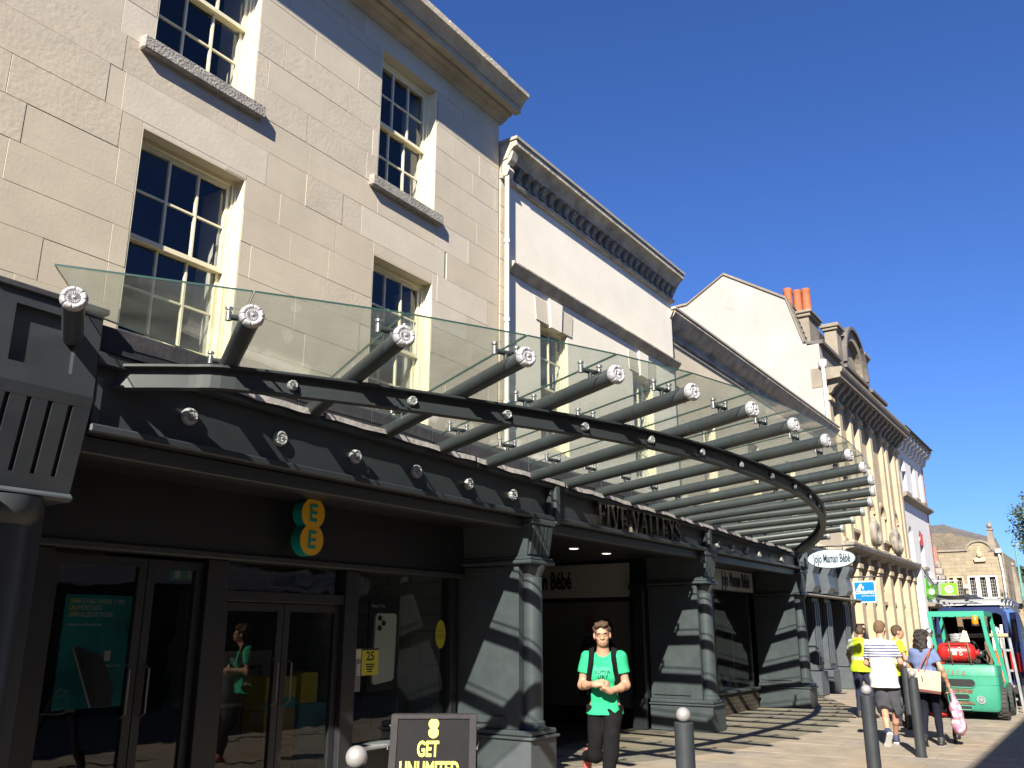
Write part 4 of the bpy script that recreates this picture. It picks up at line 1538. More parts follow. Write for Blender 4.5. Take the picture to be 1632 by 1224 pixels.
for i in range(5):
    w = (yB - .02 - yA - .02) / 5
    a, b = yA + .02 + i * w + (.017 if i else 0), yA + .02 + (i + 1) * w - (.017 if i < 4 else 0)
    zb, zt = 2.60, 3.08
    MB().hexa([(con_(zb), a, zb), (con_(zb, .045), a, zb), (con_(zb, .045), b, zb), (con_(zb), b, zb), (con_(zt), a, zt), (con_(zt, .045), a, zt), (con_(zt, .045), b, zt), (con_(zt), b, zt)]).build('console_reed', 'fascia', p0)
for zb, zt in ((2.504, 2.5995), (3.0805, 3.159)):
    a, b = yA + .02, yB - .02
    MB().hexa([(con_(zb), a, zb), (con_(zb, .0455), a, zb), (con_(zb, .0455), b, zb), (con_(zb), b, zb), (con_(zt), a, zt), (con_(zt, .0455), a, zt), (con_(zt, .0455), b, zt), (con_(zt), b, zt)]).build('console_band', 'fascia', p0)
MB().box(-6.8, -5.765, yA, yB, 3.163, 3.78).build('console_head', 'fascia', p0)
mb = MB()
for (a, b, c, d) in ((yA, 2.66, 3.163, 3.78), (3.09, yB, 3.163, 3.78), (2.66, 3.09, 3.163, 3.30), (2.66, 3.09, 3.69, 3.78)):
    mb.box(-5.764, -5.72, a, b, c, d)
mb.build('panel_frame', 'fascia', p0)
MB().box(-6.8, -5.695, yA - .03, yB + .03, 3.783, 3.83, .008).build('console_coping', 'membrane', p0)

# arcade passage between the two middle piers
ps = thing('arcade_passage', 'dark passage into the arcade between the two middle piers', 'passage', (-8.5, 12, 0))
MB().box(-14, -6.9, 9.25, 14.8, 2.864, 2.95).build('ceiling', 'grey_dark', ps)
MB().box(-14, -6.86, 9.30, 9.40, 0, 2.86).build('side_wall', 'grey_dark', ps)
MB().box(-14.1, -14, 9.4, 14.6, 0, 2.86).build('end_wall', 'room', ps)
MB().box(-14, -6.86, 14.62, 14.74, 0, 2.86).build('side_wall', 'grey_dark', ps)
MB().box(-14, -7.0, 9.4, 14.6, -.005, .006).build('passage_floor', 'floor', ps)
for y in (12.2, 13.3):
    MB().lathe([(0, 2.853), (.06, 2.853), (.075, 2.858), (.075, 2.861)], (-7.0, y, 0), n=16).build('downlight', 'downlight', ps)
mb = MB()
mb.box(-7.10, -6.87, 14.38, 14.6, 0, 2.3, .02)
mb.box(-7.14, -6.87, 14.34, 14.6, 2.3, 2.4, .01)
mb.box(-7.14, -6.87, 14.34, 14.6, 0, .5, .01)
mb.build('inner_pilaster', 'grey_dark', ps)
sg = thing('passage_sign', 'wide off white shop sign in the dark passage with black condensed lettering', 'sign', (-8.8, 14.58, 2.6))
MB().box(-10.9, -7.23, 14.575, 14.615, 2.20, 2.80, .004).build('board', 'offwhite', sg)
text_part('lettering', 'JoJo Maman Bébé', (-8.43, 14.572, 2.50), .44, FACE_MY, 'blacktext', sg, wscale=.52, bold=.012, align='RIGHT')
dp = thing('passage_display', 'tall dim display panel with a photo of children on the passage wall', 'display panel', (-8.8, 14.58, 1.2))
MB().box(-10.9, -7.25, 14.58, 14.615, .30, 2.12, .004).build('panel', mat('dim panel', (.13, .14, .14), .4, var=.2, vscale=1.2), dp)
mb = MB()
for cx, cz, r in ((-8.05, 1.72, .13), (-7.72, 1.66, .14)):
    mb.prism([(cx + r * math.cos(t), cz + r * 1.2 * math.sin(t)) for t in np.linspace(0, 6.1, 14)], 14.576, 14.581, 'y')
mb.build('printed_face', mat('print skin', (.10, .055, .035), .5), dp)
mb = MB()
for cx in (-8.05, -7.72):
    mb.prism([(cx - .25, .45), (cx + .2, .45), (cx + .2, 1.3), (cx + .05, 1.52), (cx - .1, 1.52), (cx - .25, 1.3)], 14.574 + .001 * (cx > -7.9), 14.579, 'y')
mb.build('printed_clothes', mat('print cloth', (.03, .03, .06), .5, var=.4, vscale=14), dp)

# ------------------------------------------------------------------ glass canopy
cn = thing('glass_canopy', 'curved glass canopy on grey tubes with silver rosette ends over the arcade front', 'canopy', (-5, 13, 3.6))
TIPS = [(-5.155, 2.731, 3.62), (-4.475, 3.57, 3.62), (-3.921, 4.471, 3.63), (-3.477, 5.393, 3.64), (-3.134, 6.239, 3.65), (-2.84, 7.143, 3.66), (-2.642, 8.174, 3.687),
        (-2.539, 9.191, 3.713), (-2.5, 10.321, 3.74), (-2.489, 11.371, 3.74), (-2.55, 12.385, 3.74), (-2.648, 13.311, 3.707), (-2.827, 14.208, 3.673), (-3.072, 15.15, 3.64),
        (-3.381, 15.983, 3.6), (-3.73, 16.739, 3.56), (-4.164, 17.721, 3.52), (-4.657, 18.599, 3.48), (-5.257, 19.61, 3.44)]
TIPS = [Vector(t) for t in TIPS]
BASE = [(-5.74, 3.07, 3.573), (-5.79, 4.346, 3.528), (-5.79, 5.358, 3.504), (-5.79, 6.364, 3.502), (-5.79, 7.209, 3.469), (-5.79, 8.057, 3.443), (-5.79, 8.977, 3.417),
        (-5.79, 9.841, 3.448), (-5.79, 10.798, 3.464), (-5.79, 11.668, 3.443), (-5.79, 12.498, 3.427), (-5.79, 13.248, 3.424), (-5.79, 13.986, 3.421), (-5.79, 14.796, 3.463),
        (-5.79, 15.538, 3.419), (-5.79, 16.245, 3.387), (-5.79, 17.241, 3.354), (-5.79, 18.202, 3.372), (-5.79, 19.395, 3.389)]
BASE = [Vector(b) for b in BASE]
TR = .069
RING = [(-5.90, 3.38, 3.46), (-5.66, 3.60, 3.475), (-5.44, 3.82, 3.49), (-5.22, 4.06, 3.50), (-4.778, 4.878, 3.508), (-4.387, 5.775, 3.518), (-4.041, 6.571, 3.522), (-3.746, 7.424, 3.530), (-3.560, 8.402, 3.548),
        (-3.456, 9.374, 3.568), (-3.415, 10.455, 3.585), (-3.395, 11.452, 3.588), (-3.427, 12.416, 3.583), (-3.517, 13.293, 3.56), (-3.65, 14.147, 3.540), (-3.835, 15.0, 3.515),
        (-4.061, 15.858, 3.481), (-4.327, 16.65, 3.442), (-4.698, 17.563, 3.40), (-5.096, 18.445, 3.37), (-5.45, 19.2, 3.345), (-5.66, 19.62, 3.33)]
RING = [Vector(p) for p in RING]


def catmull(P, sub):
    out = []
    for i in range(len(P) - 1):
        p0, p1, p2, p3 = P[max(i - 1, 0)], P[i], P[i + 1], P[min(i + 2, len(P) - 1)]
        for k in range(sub):
            t = k / sub
            out.append(.5 * ((2 * p1) + (p2 - p0) * t + (2 * p0 - 5 * p1 + 4 * p2 - p3) * t * t + (3 * p1 - p0 - 3 * p2 + p3) * t ** 3))
    out.append(P[-1])
    return out


rs = None
for i, (b, t) in enumerate(zip(BASE, TIPS)):
    d = (t - b).normalized()
    tb = MB().tube([b, t - d * .03], TR, 20).build('tube', 'tube', cn)
    if i > 0:
        MB().tube([b + d * .02, b + d * .04], TR + .015, 20).build('base_collar', 'tube', tb)
        # the joint sleeve where the tube crosses the ring beam
    q = rosette_mesh(MB(), t - d * .025, d, .084, .062)
    q.tube([t - d * .045, t - d * .024], TR + .005, 20)
    q.build('rosette', 'rosette', tb)
    L = (t - b).length
    if i == 0:
        continue
    stations = [.88 if L > 1.6 else .75]
    if L > .9:
        stations.append(.14)
    if L > 2.7:
        stations.append(.55)
    for s in stations:
        p = b + d * L * s
        side = Vector((-d.y, d.x, 0)).normalized()
        top = p + Vector((0, 0, .125))
        mb = MB()
        mb.tube([p + Vector((0, 0, TR * .8)), top], 0.020, 10)
        mb.tube([top - side * .11, top + side * .11], .022, 10)
        mb.build('bracket', 'tube', tb)
        for sg_ in (-1, 1):
            mb = MB()
            e = top + side * .105 * sg_
            mb.tube([e - Vector((0, 0, .028)), e + Vector((0, 0, .038))], .022, 12)
            mb.tube([e + Vector((0, 0, .0535)), e + Vector((0, 0, .070))], .028, 12)
            mb.build('clamp', 'chrome', tb)
    MB().tube([b + d * L * .78 - d * .004, b + d * L * .78 + d * .004], TR + .0022, 20, cap=False).build('seam', 'blackmetal', tb)
# glass panes between neighbouring tubes, tipped to follow them
GO = [t + Vector((0, 0, .165)) for t in TIPS]
GO[0] = Vector((-5.19, 2.591, 3.80))
GI = [b + (t - b).normalized() * .05 + Vector((0, 0, .165)) for b, t in zip(BASE, TIPS)]
GI[0] = Vector((-5.72, 3.12, 3.76))
for i in range(18):
    a0, a1, b1, b0 = GI[i], GO[i], GO[i + 1], GI[i + 1]
    u = (b1 - a1).normalized() * .006
    a0, a1, b0, b1 = a0 + u, a1 + u, b0 - u, b1 - u
    n = (a1 - a0).cross(b1 - a1).normalized()
    if n.z < 0:
        n = -n
    th = n * .014
    mb = MB()
    lo = [a0, a1, b1, b0]
    hi = [p + th for p in lo]
    mb.raw([tuple(p) for p in lo + hi], [(0, 1, 2, 3), (4, 5, 6, 7)], 0)
    mb.raw([tuple(p) for p in lo + hi], [(0, 1, 5, 4), (1, 2, 6, 5), (2, 3, 7, 6), (3, 0, 4, 7)], 1)
    mb.build('glass_pane', ['canopy_glass', 'glass_edge'], cn, fix=False)
# ring beam: an upright web with two flanges, swept along the arc
rp = catmull(RING, 5)
prof = [(-.07, 0), (.07, 0), (.07, -.018), (.009, -.020), (.009, -.152), (.045, -.154), (.045, -.172), (-.045, -.172), (-.045, -.154), (-.009, -.152), (-.009, -.020), (-.07, -.018)]
vs, fs = [], []
for i, p in enumerate(rp):
    d = rp[min(i + 1, len(rp) - 1)] - rp[max(i - 1, 0)]
    nrm = Vector((d.y, -d.x, 0)).normalized()
    for a, h in prof:
        vs.append(p + nrm * a + Vector((0, 0, h)))
n = len(prof)
for i in range(len(rp) - 1):
    for k in range(n):
        fs.append((i * n + k, i * n + (k + 1) % n, (i + 1) * n + (k + 1) % n, (i + 1) * n + k))
fs.append(tuple(range(n)))
fs.append(tuple(range((len(rp) - 1) * n, len(rp) * n))[::-1])
rb_ = MB().raw(vs, fs).build('ring_beam', 'fascia', cn)
for k in range(3, 19):
    p = (RING[k] + RING[k + 1]) / 2
    q = catmull(RING, 2)[2 * k + 1]
    d = RING[k + 1] - RING[k]
    nrm = Vector((d.y, -d.x, 0)).normalized()
    rosette_mesh(MB(), q + nrm * .011 + Vector((0, 0, -.088)), nrm, .043, .048).build('rosette', 'rosette', rb_)
q = catmull(RING, 4)[4 * 6 + 3]

# ------------------------------------------------------------------ phone shop under the near half of the canopy
XS = -6.85
ph = thing('phone_shop_front', 'dark glazed phone shop front between the two nearest piers with double doors', 'shopfront', (XS, 6.1, 0))
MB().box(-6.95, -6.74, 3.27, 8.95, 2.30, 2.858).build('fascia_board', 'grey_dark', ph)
MB().box(-6.95, -6.70, 3.27, 8.94, 2.235, 2.297, .01).build('head_rail', 'fascia', ph)
for a, b in ((3.30, 3.74), (5.18, 5.40), (6.95, 7.15), (8.80, 8.91)):
    MB().box(-6.97, -6.79, a, b, 0.0, 2.232, .006).build('post', 'grey_dark', ph)
MB().box(-6.95, -6.81, 5.403, 6.947, 1.87, 1.97, .006).build('transom', 'grey_dark', ph)
MB().box(-6.93, -6.82, 7.153, 8.797, 0.0, .40).build('stall_riser', 'grey_dark', ph)
MB().box(-6.97, -6.68, 7.12, 8.86, .403, .445, .01).build('window_sill', 'galv', ph)


def leaf(y0, y1, z1, handle_y, x=-6.88, name='door'):
    st = .075
    mb = MB()
    mb.box(x - .025, x + .025, y0, y0 + st, .02, z1)
    mb.box(x - .025, x + .025, y1 - st, y1, .02, z1)
    mb.box(x - .025, x + .025, y0 + st, y1 - st, z1 - st, z1)
    mb.box(x - .025, x + .025, y0 + st, y1 - st, .02, .2)
    d = mb.build(name, 'grey_dark', ph)
    MB().raw([(x, y0 + st, .2), (x, y1 - st, .2), (x, y1 - st, z1 - st), (x, y0 + st, z1 - st)], [(0, 1, 2, 3)]).build('pane', 'shop_pane', d)
    MB().tube([(x + .025, handle_y, .92), (x + .085, handle_y, .95), (x + .085, handle_y, 1.30), (x + .025, handle_y, 1.33)], .010, 8).build('handle', mat('dull steel', (.16, .16, .165), .45, metal=.6), d)


leaf(3.75, 4.60, 2.20, 4.50)
leaf(4.61, 5.17, 2.20, 4.68)
leaf(5.41, 6.16, 1.86, 6.08)
leaf(6.17, 6.94, 1.86, 6.25)
MB().raw([(-6.88, 5.41, 1.975), (-6.88, 6.945, 1.975), (-6.88, 6.945, 2.23), (-6.88, 5.41, 2.23)], [(0, 1, 2, 3)]).build('fanlight_pane', 'shop_pane', ph)
MB().raw([(-6.86, 7.15, .47), (-6.86, 8.80, .47), (-6.86, 8.80, 2.232), (-6.86, 7.15, 2.232)], [(0, 1, 2, 3)]).build('window_pane', 'shop_pane', ph)
MB().box(-12, -6.98, 3.28, 8.95, -.005, .012).build('shop_floor', 'floor', ph)
MB().box(-12, -6.98, 3.28, 8.95, 2.75, 2.80).build('shop_ceiling', 'grey_dark', ph)
MB().box(-12.1, -12, 3.2, 9.0, 0, 2.8).build('back_wall', 'room', ph)
MB().box(-12, -6.98, 3.20, 3.28, 0, 2.8).build('side_wall', 'room', ph)
MB().box(-12, -6.99, 8.955, 9.05, .0, 2.75).build('side_wall', 'tilewall', ph)
for y, x0, x1 in ((4.6, -8.0, -7.94), (6.6, -8.4, -8.3), (8.2, -7.9, -7.82)):
    MB().box(x0, x1, y - .9, y + .75, 2.715, 2.745).build('ceiling_light', 'strip', ph)
MB().box(-9.2, -8.0, 4.1, 4.9, 2.2, 2.5).build('ceiling_panel', 'bronze', ph)

# figure-eight box sign
es = thing('phone_sign', 'amber figure-eight box sign with two teal letters over the phone shop doors', 'sign', (-6.7, 6.1, 2.6))
def eight(r, gap, n=22, inset=0.0):
    d = gap / 2
    a0 = math.acos(min(1, d / r))
    r2 = r - inset
    out = []
    for t in np.linspace(-math.pi / 2 - (math.pi - a0) + math.pi, -math.pi / 2 + (math.pi - a0) + math.pi, n):
        out.append((r2 * math.cos(t), d + r2 * math.sin(t)))
    for t in np.linspace(math.pi / 2 + a0 - math.pi + math.pi, math.pi / 2 + (math.pi * 2 - a0), n):
        out.append((r2 * math.cos(t), -d + r2 * math.sin(t)))
    return out


def eight_outline(r, gap, n=20):
    """Outline of two overlapping discs, anticlockwise."""
    d = gap / 2
    th = math.acos(d / r) if d < r else 0.0
    top = [(r * math.cos(t), d + r * math.sin(t)) for t in np.linspace(-math.pi / 2 + th, math.pi * 1.5 - th, n)]
    bot = [(r * math.cos(t), -d + r * math.sin(t)) for t in np.linspace(math.pi / 2 + th, math.pi * 2.5 - th, n)]
    return top + bot


o8 = eight_outline(.155, .262)
yc, zc = 6.13, 2.60
MB().prism([(yc + p[0], zc + p[1]) for p in o8], -6.62, -6.50, 'x').build('return_edge', 'teal', es)
MB().prism([(yc + p[0] * .985, zc + p[1] * .99) for p in o8], -6.4995, -6.488, 'x').build('face', 'amber', es)
for dz in (.131, -.131):
    mb = MB()
    y0_, z0_ = yc - .05, zc + dz - .085
    w, h, t = .095, .17, .027
    mb.box(-6.4875, -6.480, y0_, y0_ + t, z0_, z0_ + h)
    for zz in (0, h / 2 - t / 2, h - t):
        mb.box(-6.4875, -6.480, y0_ + t, y0_ + w, z0_ + zz, z0_ + zz + t)
    mb.build('letter', 'teal', es)

# things inside the phone shop
po = thing('phone_poster', 'teal advertising poster with a large dark handset behind the left door', 'poster', (-7.25, 4.45, 1.4))
MB().box(-7.27, -7.25, 4.14, 4.78, .98, 1.90).build('sheet', 'tealposter', po)
for k, (s, c) in enumerate((('UNBELIEVABLE IPHONE 11 PRO', 'white'), ('UNLIMITED DATA', 'white'), ('UNRIVALLED NETWORK', 'white'))):
    text_part('lettering', s, (-7.248, 4.18, 1.845 - .055 * k), .058, FACE_X, c, po, ext=.0008, wscale=.62, align='LEFT')
    text_part('lettering', 'UN', (-7.2465, 4.18, 1.845 - .055 * k), .058, FACE_X, 'yellow', po, ext=.0008, wscale=.62, align='LEFT')
text_part('lettering', 'Always get a new iPhone every year', (-7.248, 4.18, 1.655), .03, FACE_X, 'white', po, ext=.0008, wscale=.7, align='LEFT')
text_part('lettering', 'iPhone 11 Pro', (-7.248, 4.56, 1.315), .034, FACE_X, 'white', po, ext=.0008, wscale=.7, align='LEFT')
mb = MB()
mb.prism([(4.24, 1.47), (4.30, 1.475), (4.48, 1.42), (4.54, 1.37), (4.66, 1.13), (4.66, .985), (4.46, .985)], -7.2495, -7.243, 'x')
mb.build('handset_print', mat('handset print', (.035, .037, .042), .35), po)
mb = MB()
mb.prism([(4.30, 1.45), (4.40, 1.41), (4.44, 1.30), (4.36, 1.29)], -7.2425, -7.238, 'x')
for cy, cz in ((4.345, 1.41), (4.385, 1.36), (4.36, 1.325)):
    mb.lathe([(0, .006), (.02, .006), (.02, 0)], (-7.238, cy, cz), (1, 0, 0), n=12)
mb.build('camera_print', 'blacktext', po)
mb = MB()
mb.prism([(4.24, 1.47), (4.255, 1.472), (4.475, .985), (4.455, .985)], -7.2425, -7.240, 'x')
mb.build('edge_print', 'steel', po)
mb = MB()
mb.box(-7.249, -7.247, 4.545, 4.60, 1.355, 1.44)
mb.build('badge_print', 'white', po)

ex = thing('exit_sign', 'green emergency exit sign hanging behind the left shop doors', 'sign', (-7.2, 5.2, 2.1))
MB().box(-7.22, -7.20, 5.08, 5.46, 2.06, 2.155).build('panel', 'exitgreen', ex)
mb = MB()
mb.box(-7.199, -7.197, 5.12, 5.18, 2.075, 2.14)
mb.build('door_symbol', 'white', ex)
mb = MB()
mb.prism([(5.25, 2.105), (5.28, 2.075), (5.31, 2.105), (5.29, 2.105), (5.29, 2.14), (5.27, 2.14), (5.27, 2.105)], -7.199, -7.197, 'x')
mb.build('arrow_symbol', 'white', ex)
mb = MB()
mb.lathe([(0, 0), (.010, 0), (.010, .002), (0, .002)], (-7.199, 5.395, 2.137), (1, 0, 0), n=10)
mb.prism([(5.37, 2.12), (5.40, 2.128), (5.415, 2.112), (5.40, 2.10), (5.42, 2.075), (5.405, 2.07), (5.385, 2.095), (5.365, 2.072), (5.355, 2.08), (5.378, 2.108)], -7.199, -7.197, 'x')
mb.build('running_figure', 'white', ex)

cb = thing('display_counter', 'pale display counter with a white screen board behind the middle doors', 'counter', (-8.3, 7.0, 0))
MB().box(-8.7, -8.2, 6.4, 7.9, .0, .80, .01).build('base', mat('counter grey', (.10, .095, .09), .5), cb)
MB().box(-8.75, -8.15, 6.35, 7.95, .803, .84, .01).build('top', 'offwhite', cb)
MB().box(-8.45, -8.42, 6.45, 7.45, .843, 1.38).build('screen_board', 'offwhite', cb)
mb = MB()
for a, b, c, d in ((6.98, 6.995, .85, 1.22), (7.26, 7.275, .85, 1.22), (6.995, 7.26, 1.205, 1.22)):
    mb.box(-8.419, -8.416, a, b, c, d)
mb.box(-8.419, -8.415, 7.08, 7.18, 1.185, 1.204)
mb.build('handset_outline', 'blacktext', cb)
yb_ = thing('yellow_display_box', 'tall yellow display plinth behind the door handles', 'plinth', (-7.9, 7.0, 0))
MB().box(-8.05, -7.7, 6.75, 7.18, 0, .78, .005).build('lower_box', mat('dull amber', (.42, .26, .02), .5), yb_)
MB().box(-8.05, -7.7, 6.75, 7.18, .783, 1.12, .005).build('upper_box', mat('dull yellow', (.45, .38, .03), .5), yb_)
MB().box(-7.695, -7.692, 6.76, 7.17, .79, .90).build('teal_band', 'teal', yb_)
tb_ = thing('teal_display_box', 'low teal display plinth beside the yellow one', 'plinth', (-7.9, 7.6, 0))
MB().box(-8.1, -7.7, 7.25, 7.85, 0, .82, .005).build('body', 'tealposter', tb_)
MB().box(-8.1, -7.7, 7.25, 7.5, .823, 1.15, .005).build('upper_box', mat('dull yellow', (.45, .38, .03), .5), tb_)

pb = thing('handset_board', 'black board with a large white handset cut-out in the right shop window', 'display board', (-7.1, 7.75, 1.4))
MB().box(-7.14, -7.11, 7.68, 8.27, .95, 1.95).build('board', 'blacktext', pb)
rr = .05
cut = []
for (cy, cz, a0) in ((8.11 - rr, 1.80 - rr, 0), (7.75 + rr, 1.80 - rr, 90), (7.73 + rr, 1.02 + rr, 180), (8.09 - rr, 1.05 + rr, 270)):
    for k in range(6):
        a = R(a0 + 18 * k)
        cut.append((cy + rr * math.cos(a), cz + rr * math.sin(a)))
MB().prism(cut, -7.108, -7.08, 'x').build('cut_out', mat('handset white', (.62, .66, .62), .4), pb)
for cy, cz in ((7.815, 1.745), (7.88, 1.69), (7.815, 1.635)):
    MB().lathe([(0, .012), (.028, .012), (.032, 0)], (-7.079, cy, cz), (1, 0, 0), n=16).build('lens', 'blacktext', pb)
text_part('lettering', 'iPhone 11 Pro', (-7.108, 7.70, 1.88), .05, FACE_X, 'white', pb, ext=.001, wscale=.8, align='LEFT')
ys = thing('yellow_offer_sticker', 'yellow window sticker printed with a large 25 on the right shop window', 'sticker', (-6.84, 7.4, 1.3))
MB().box(-6.852, -6.848, 7.30, 7.56, 1.14, 1.42).build('sheet', mat('dull yellow sticker', (.50, .46, .03), .5), ys)
text_part('lettering', '25', (-6.8475, 7.43, 1.335), .13, FACE_X, 'blacktext', ys, ext=.0006, bold=.003)
mb = MB()
for k in range(4):
    mb.box(-6.8475, -6.8465, 7.36 + .01 * k, 7.50 - .012 * k, 1.245 - .025 * k, 1.26 - .025 * k)
mb.box(-6.8475, -6.8465, 7.30, 7.56, 1.40, 1.42)
o = mb.build('small_print', 'blacktext', ys)
o['kind'] = 'stuff'
hn = thing('opening_hours_notice', 'grey opening hours notice with a cream top panel on the right window', 'notice', (-6.84, 7.2, 1.2))
MB().box(-6.853, -6.849, 7.16, 7.29, .98, 1.42).build('sheet', mat('notice grey', (.16, .17, .19), .5), hn)
MB().box(-6.8485, -6.8475, 7.165, 7.285, 1.315, 1.41).build('top_panel', mat('notice cream', (.52, .50, .38), .5), hn)
mb = MB()
for k in range(9):
    mb.box(-6.8485, -6.8475, 7.225, 7.28, 1.14 + .014 * k, 1.149 + .014 * k)
    mb.box(-6.8485, -6.8475, 7.17, 7.20, 1.14 + .014 * k, 1.149 + .014 * k)
o = mb.build('small_print', 'white', hn)
o['kind'] = 'stuff'
os_ = thing('yellow_oval_sticker', 'yellow oval sticker lettered to be read from inside the right shop window', 'sticker', (-6.85, 8.66, 1.55))
MB().prism([(8.66 + .095 * math.cos(t), 1.565 + .165 * math.sin(t)) for t in np.linspace(0, 6.28, 33)[:-1]], -6.856, -6.850, 'x').build('disc', mat('dull yellow disc', (.42, .40, .03), .5), os_)
text_part('lettering', 'PHONE', (-6.8495, 8.66, 1.54), .062, FACE_X, mat('sticker print', (.25, .17, .02), .5), os_, ext=.0005, wscale=.75, mirror=True)
text_part('lettering', 'NOW', (-6.8495, 8.66, 1.60), .055, FACE_X, mat('sticker print', (.25, .17, .02), .5), os_, ext=.0005, wscale=.75, mirror=True)
fb = thing('fire_call_point', 'small red fire call point on the tiled side wall of the phone shop', 'call point', (-7.7, 8.94, 1.3))
MB().box(-7.78, -7.66, 8.925, 8.953, 1.16, 1.42, .004).build('case', 'red', fb)
mb = MB().box(-7.755, -7.685, 8.921, 8.9245, 1.19, 1.28)
mb.build('button', 'white', fb)

# ------------------------------------------------------------------ children's clothes shop
kd = thing('childrens_shop_front', 'childrens clothes shop front with a tiled stall riser between the two far piers', 'shopfront', (-6.8, 17.5, 0))
MB().box(-6.95, -6.75, 15.06, 20.05, 2.42, 2.858).build('fascia_back', 'grey_dark', kd)
MB().box(-6.745, -6.70, 15.3, 19.7, 2.43, 2.85, .006).build('sign_board', 'offwhite', kd)
text_part('lettering', 'JoJo Maman Bébé', (-6.697, 18.62, 2.64), .40, FACE_X, 'blacktext', kd, bold=.012, fit_w=1.7)
MB().box(-6.95, -6.74, 15.05, 19.70, 0.0, .38).build('stall_riser', 'stall', kd)
MB().box(-6.97, -6.70, 15.05, 19.74, .383, .43, .008).build('window_sill', 'grey', kd)
for a, b in ((15.06, 15.2), (17.45, 17.57), (19.60, 19.72)):
    MB().box(-6.92, -6.82, a, b, .433, 2.418, .004).build('mullion', 'grey_dark', kd)
for a, b in ((15.2, 17.45), (17.57, 19.6)):
    MB().raw([(-6.86, a, .43), (-6.86, b, .43), (-6.86, b, 2.418), (-6.86, a, 2.418)], [(0, 1, 2, 3)]).build('window_pane', 'shop_pane', kd)
MB().raw([(-6.86, 19.66, .2), (-7.5, 19.75, .2), (-7.5, 19.75, 2.3), (-6.86, 19.66, 2.3)], [(0, 1, 2, 3)]).build('return_pane', 'shop_pane', kd)
mb = MB()
for a, b, c, d in ((19.76, 19.84, .02, 2.3), (19.98, 20.06, .02, 2.3), (19.84, 19.98, .02, .25), (19.84, 19.98, 2.2, 2.3)):
    mb.box(-7.42, -7.38, a, b, c, d)
d_ = mb.build('door', 'grey_dark', kd)
MB().tube([(-7.36, 19.82, .8), (-7.3, 19.82, .85), (-7.3, 19.82, 1.75), (-7.36, 19.82, 1.8)], .014, 8).build('handle', 'steel', d_)
MB().box(-12, -6.98, 15.05, 20.05, -.005, .012).build('shop_floor', 'floor', kd)
MB().box(-12, -6.98, 15.05, 20.05, 2.75, 2.80).build('shop_ceiling', 'grey_dark', kd)
MB().box(-12.1, -12, 15.0, 20.1, 0, 2.8).build('back_wall', 'room', kd)
MB().box(-12, -6.98, 20.07, 20.15, 0, 2.8).build('side_wall', 'room', kd)
MB().box(-9.4, -9.3, 15.4, 19.6, .5, 2.2).build('rear_shelf', 'bronze', kd)
MB().box(-7.4, -6.99, 15.2, 19.55, .30, .42).build('window_bed', 'offwhite', kd)
rk = random.Random(8)
books = [('upright teal', 'book teal', (.10, .32, .34), 17.72, .20, .36), ('small red', 'book red', (.42, .05, .06), 18.08, .16, .20), ('pale cream', 'book cream', (.5, .48, .40), 18.40, .24, .30),
         ('leaning blue', 'book blue', (.10, .12, .34), 18.78, .18, .26), ('pink', 'book pink', (.55, .25, .30), 19.05, .15, .22), ('bright green', 'book green', (.14, .30, .14), 19.28, .20, .33),
         ('broad orange', 'book orange', (.5, .2, .05), 16.9, .26, .28), ('slim white', 'book white', (.6, .6, .58), 17.2, .12, .34)]
for nm, mn, mc, y, w, h in books:
    x = rk.uniform(-7.16, -7.04)
    t = thing('picture_book', nm + ' picture book standing in the childrens shop window', 'book', (x, y, .42), group='picture books standing in the window')
    MB().hexa([(x - .02, y, .421), (x + .02, y, .421), (x + .02, y + w, .421), (x - .02, y + w, .421), (x - .08, y, .421 + h), (x - .06, y, .421 + h), (x - .06, y + w, .421 + h), (x - .08, y + w, .421 + h)]).build('cover', mat(mn, mc, .5), t)
    MB().hexa([(x - .026, y + .006, .425), (x - .0205, y + .006, .425), (x - .0205, y + w - .006, .425), (x - .026, y + w - .006, .425), (x - .088, y + .006, .415 + h), (x - .0805, y + .006, .415 + h), (x - .0805, y + w - .006, .415 + h), (x - .088, y + w - .006, .415 + h)]).build('pages', 'white', t)

# ------------------------------------------------------------------ grey shop front below the cream building
gs = thing('grey_shop_front', 'slate grey shop front with fluted pilasters and a panelled door below the cream building', 'shopfront', (-6.6, 24.5, 0))
MB().box(-7.2, -6.74, 20.66, 28.4, 2.60, 3.44).build('fascia_back', 'grey', gs)
for a, b, m_ in ((21.0, 22.4, 'grey'), (22.5, 23.9, 'lilac_paint'), (24.5, 25.4, mat('panel blue grey', (.13, .19, .27), .5)), (25.9, 27.3, 'grey')):
    MB().box(-6.738, -6.70, a, b, 2.70, 3.38, .008).build('fascia_panel', m_, gs)
MB().prism([(-7, 3.443), (-6.7, 3.443), (-6.62, 3.52), (-6.55, 3.54), (-6.48, 3.64), (-6.42, 3.68), (-6.42, 3.74), (-7, 3.78)], 20.7, 28.35, 'y').build('cornice', 'grey', gs)
MB().box(-7, -6.55, 20.7, 28.35, 3.783, 3.84).build('cornice_top', 'quoin', gs)
mb = MB()
yy = 20.8
while yy < 28.3:
    mb.box(-6.66, -6.50, yy, yy + .13, 3.84, 3.92)
    yy += .22
o = mb.build('dentils', 'quoin', gs)
o['kind'] = 'stuff'
for y in (24.15, 25.65, 27.65):
    MB().prism([(-6.75, 2.6), (-6.55, 2.6), (-6.45, 2.75), (-6.50, 3.1), (-6.36, 3.35), (-6.36, 3.442), (-6.75, 3.442)], y - .26, y + .26, 'y').build('console', 'grey', gs)
MB().prism([(-7.0, 2.52), (-6.30, 2.46), (-6.22, 2.47), (-6.22, 2.50), (-7.0, 2.597)], 20.75, 28.3, 'y').build('lead_hood', 'lead', gs)
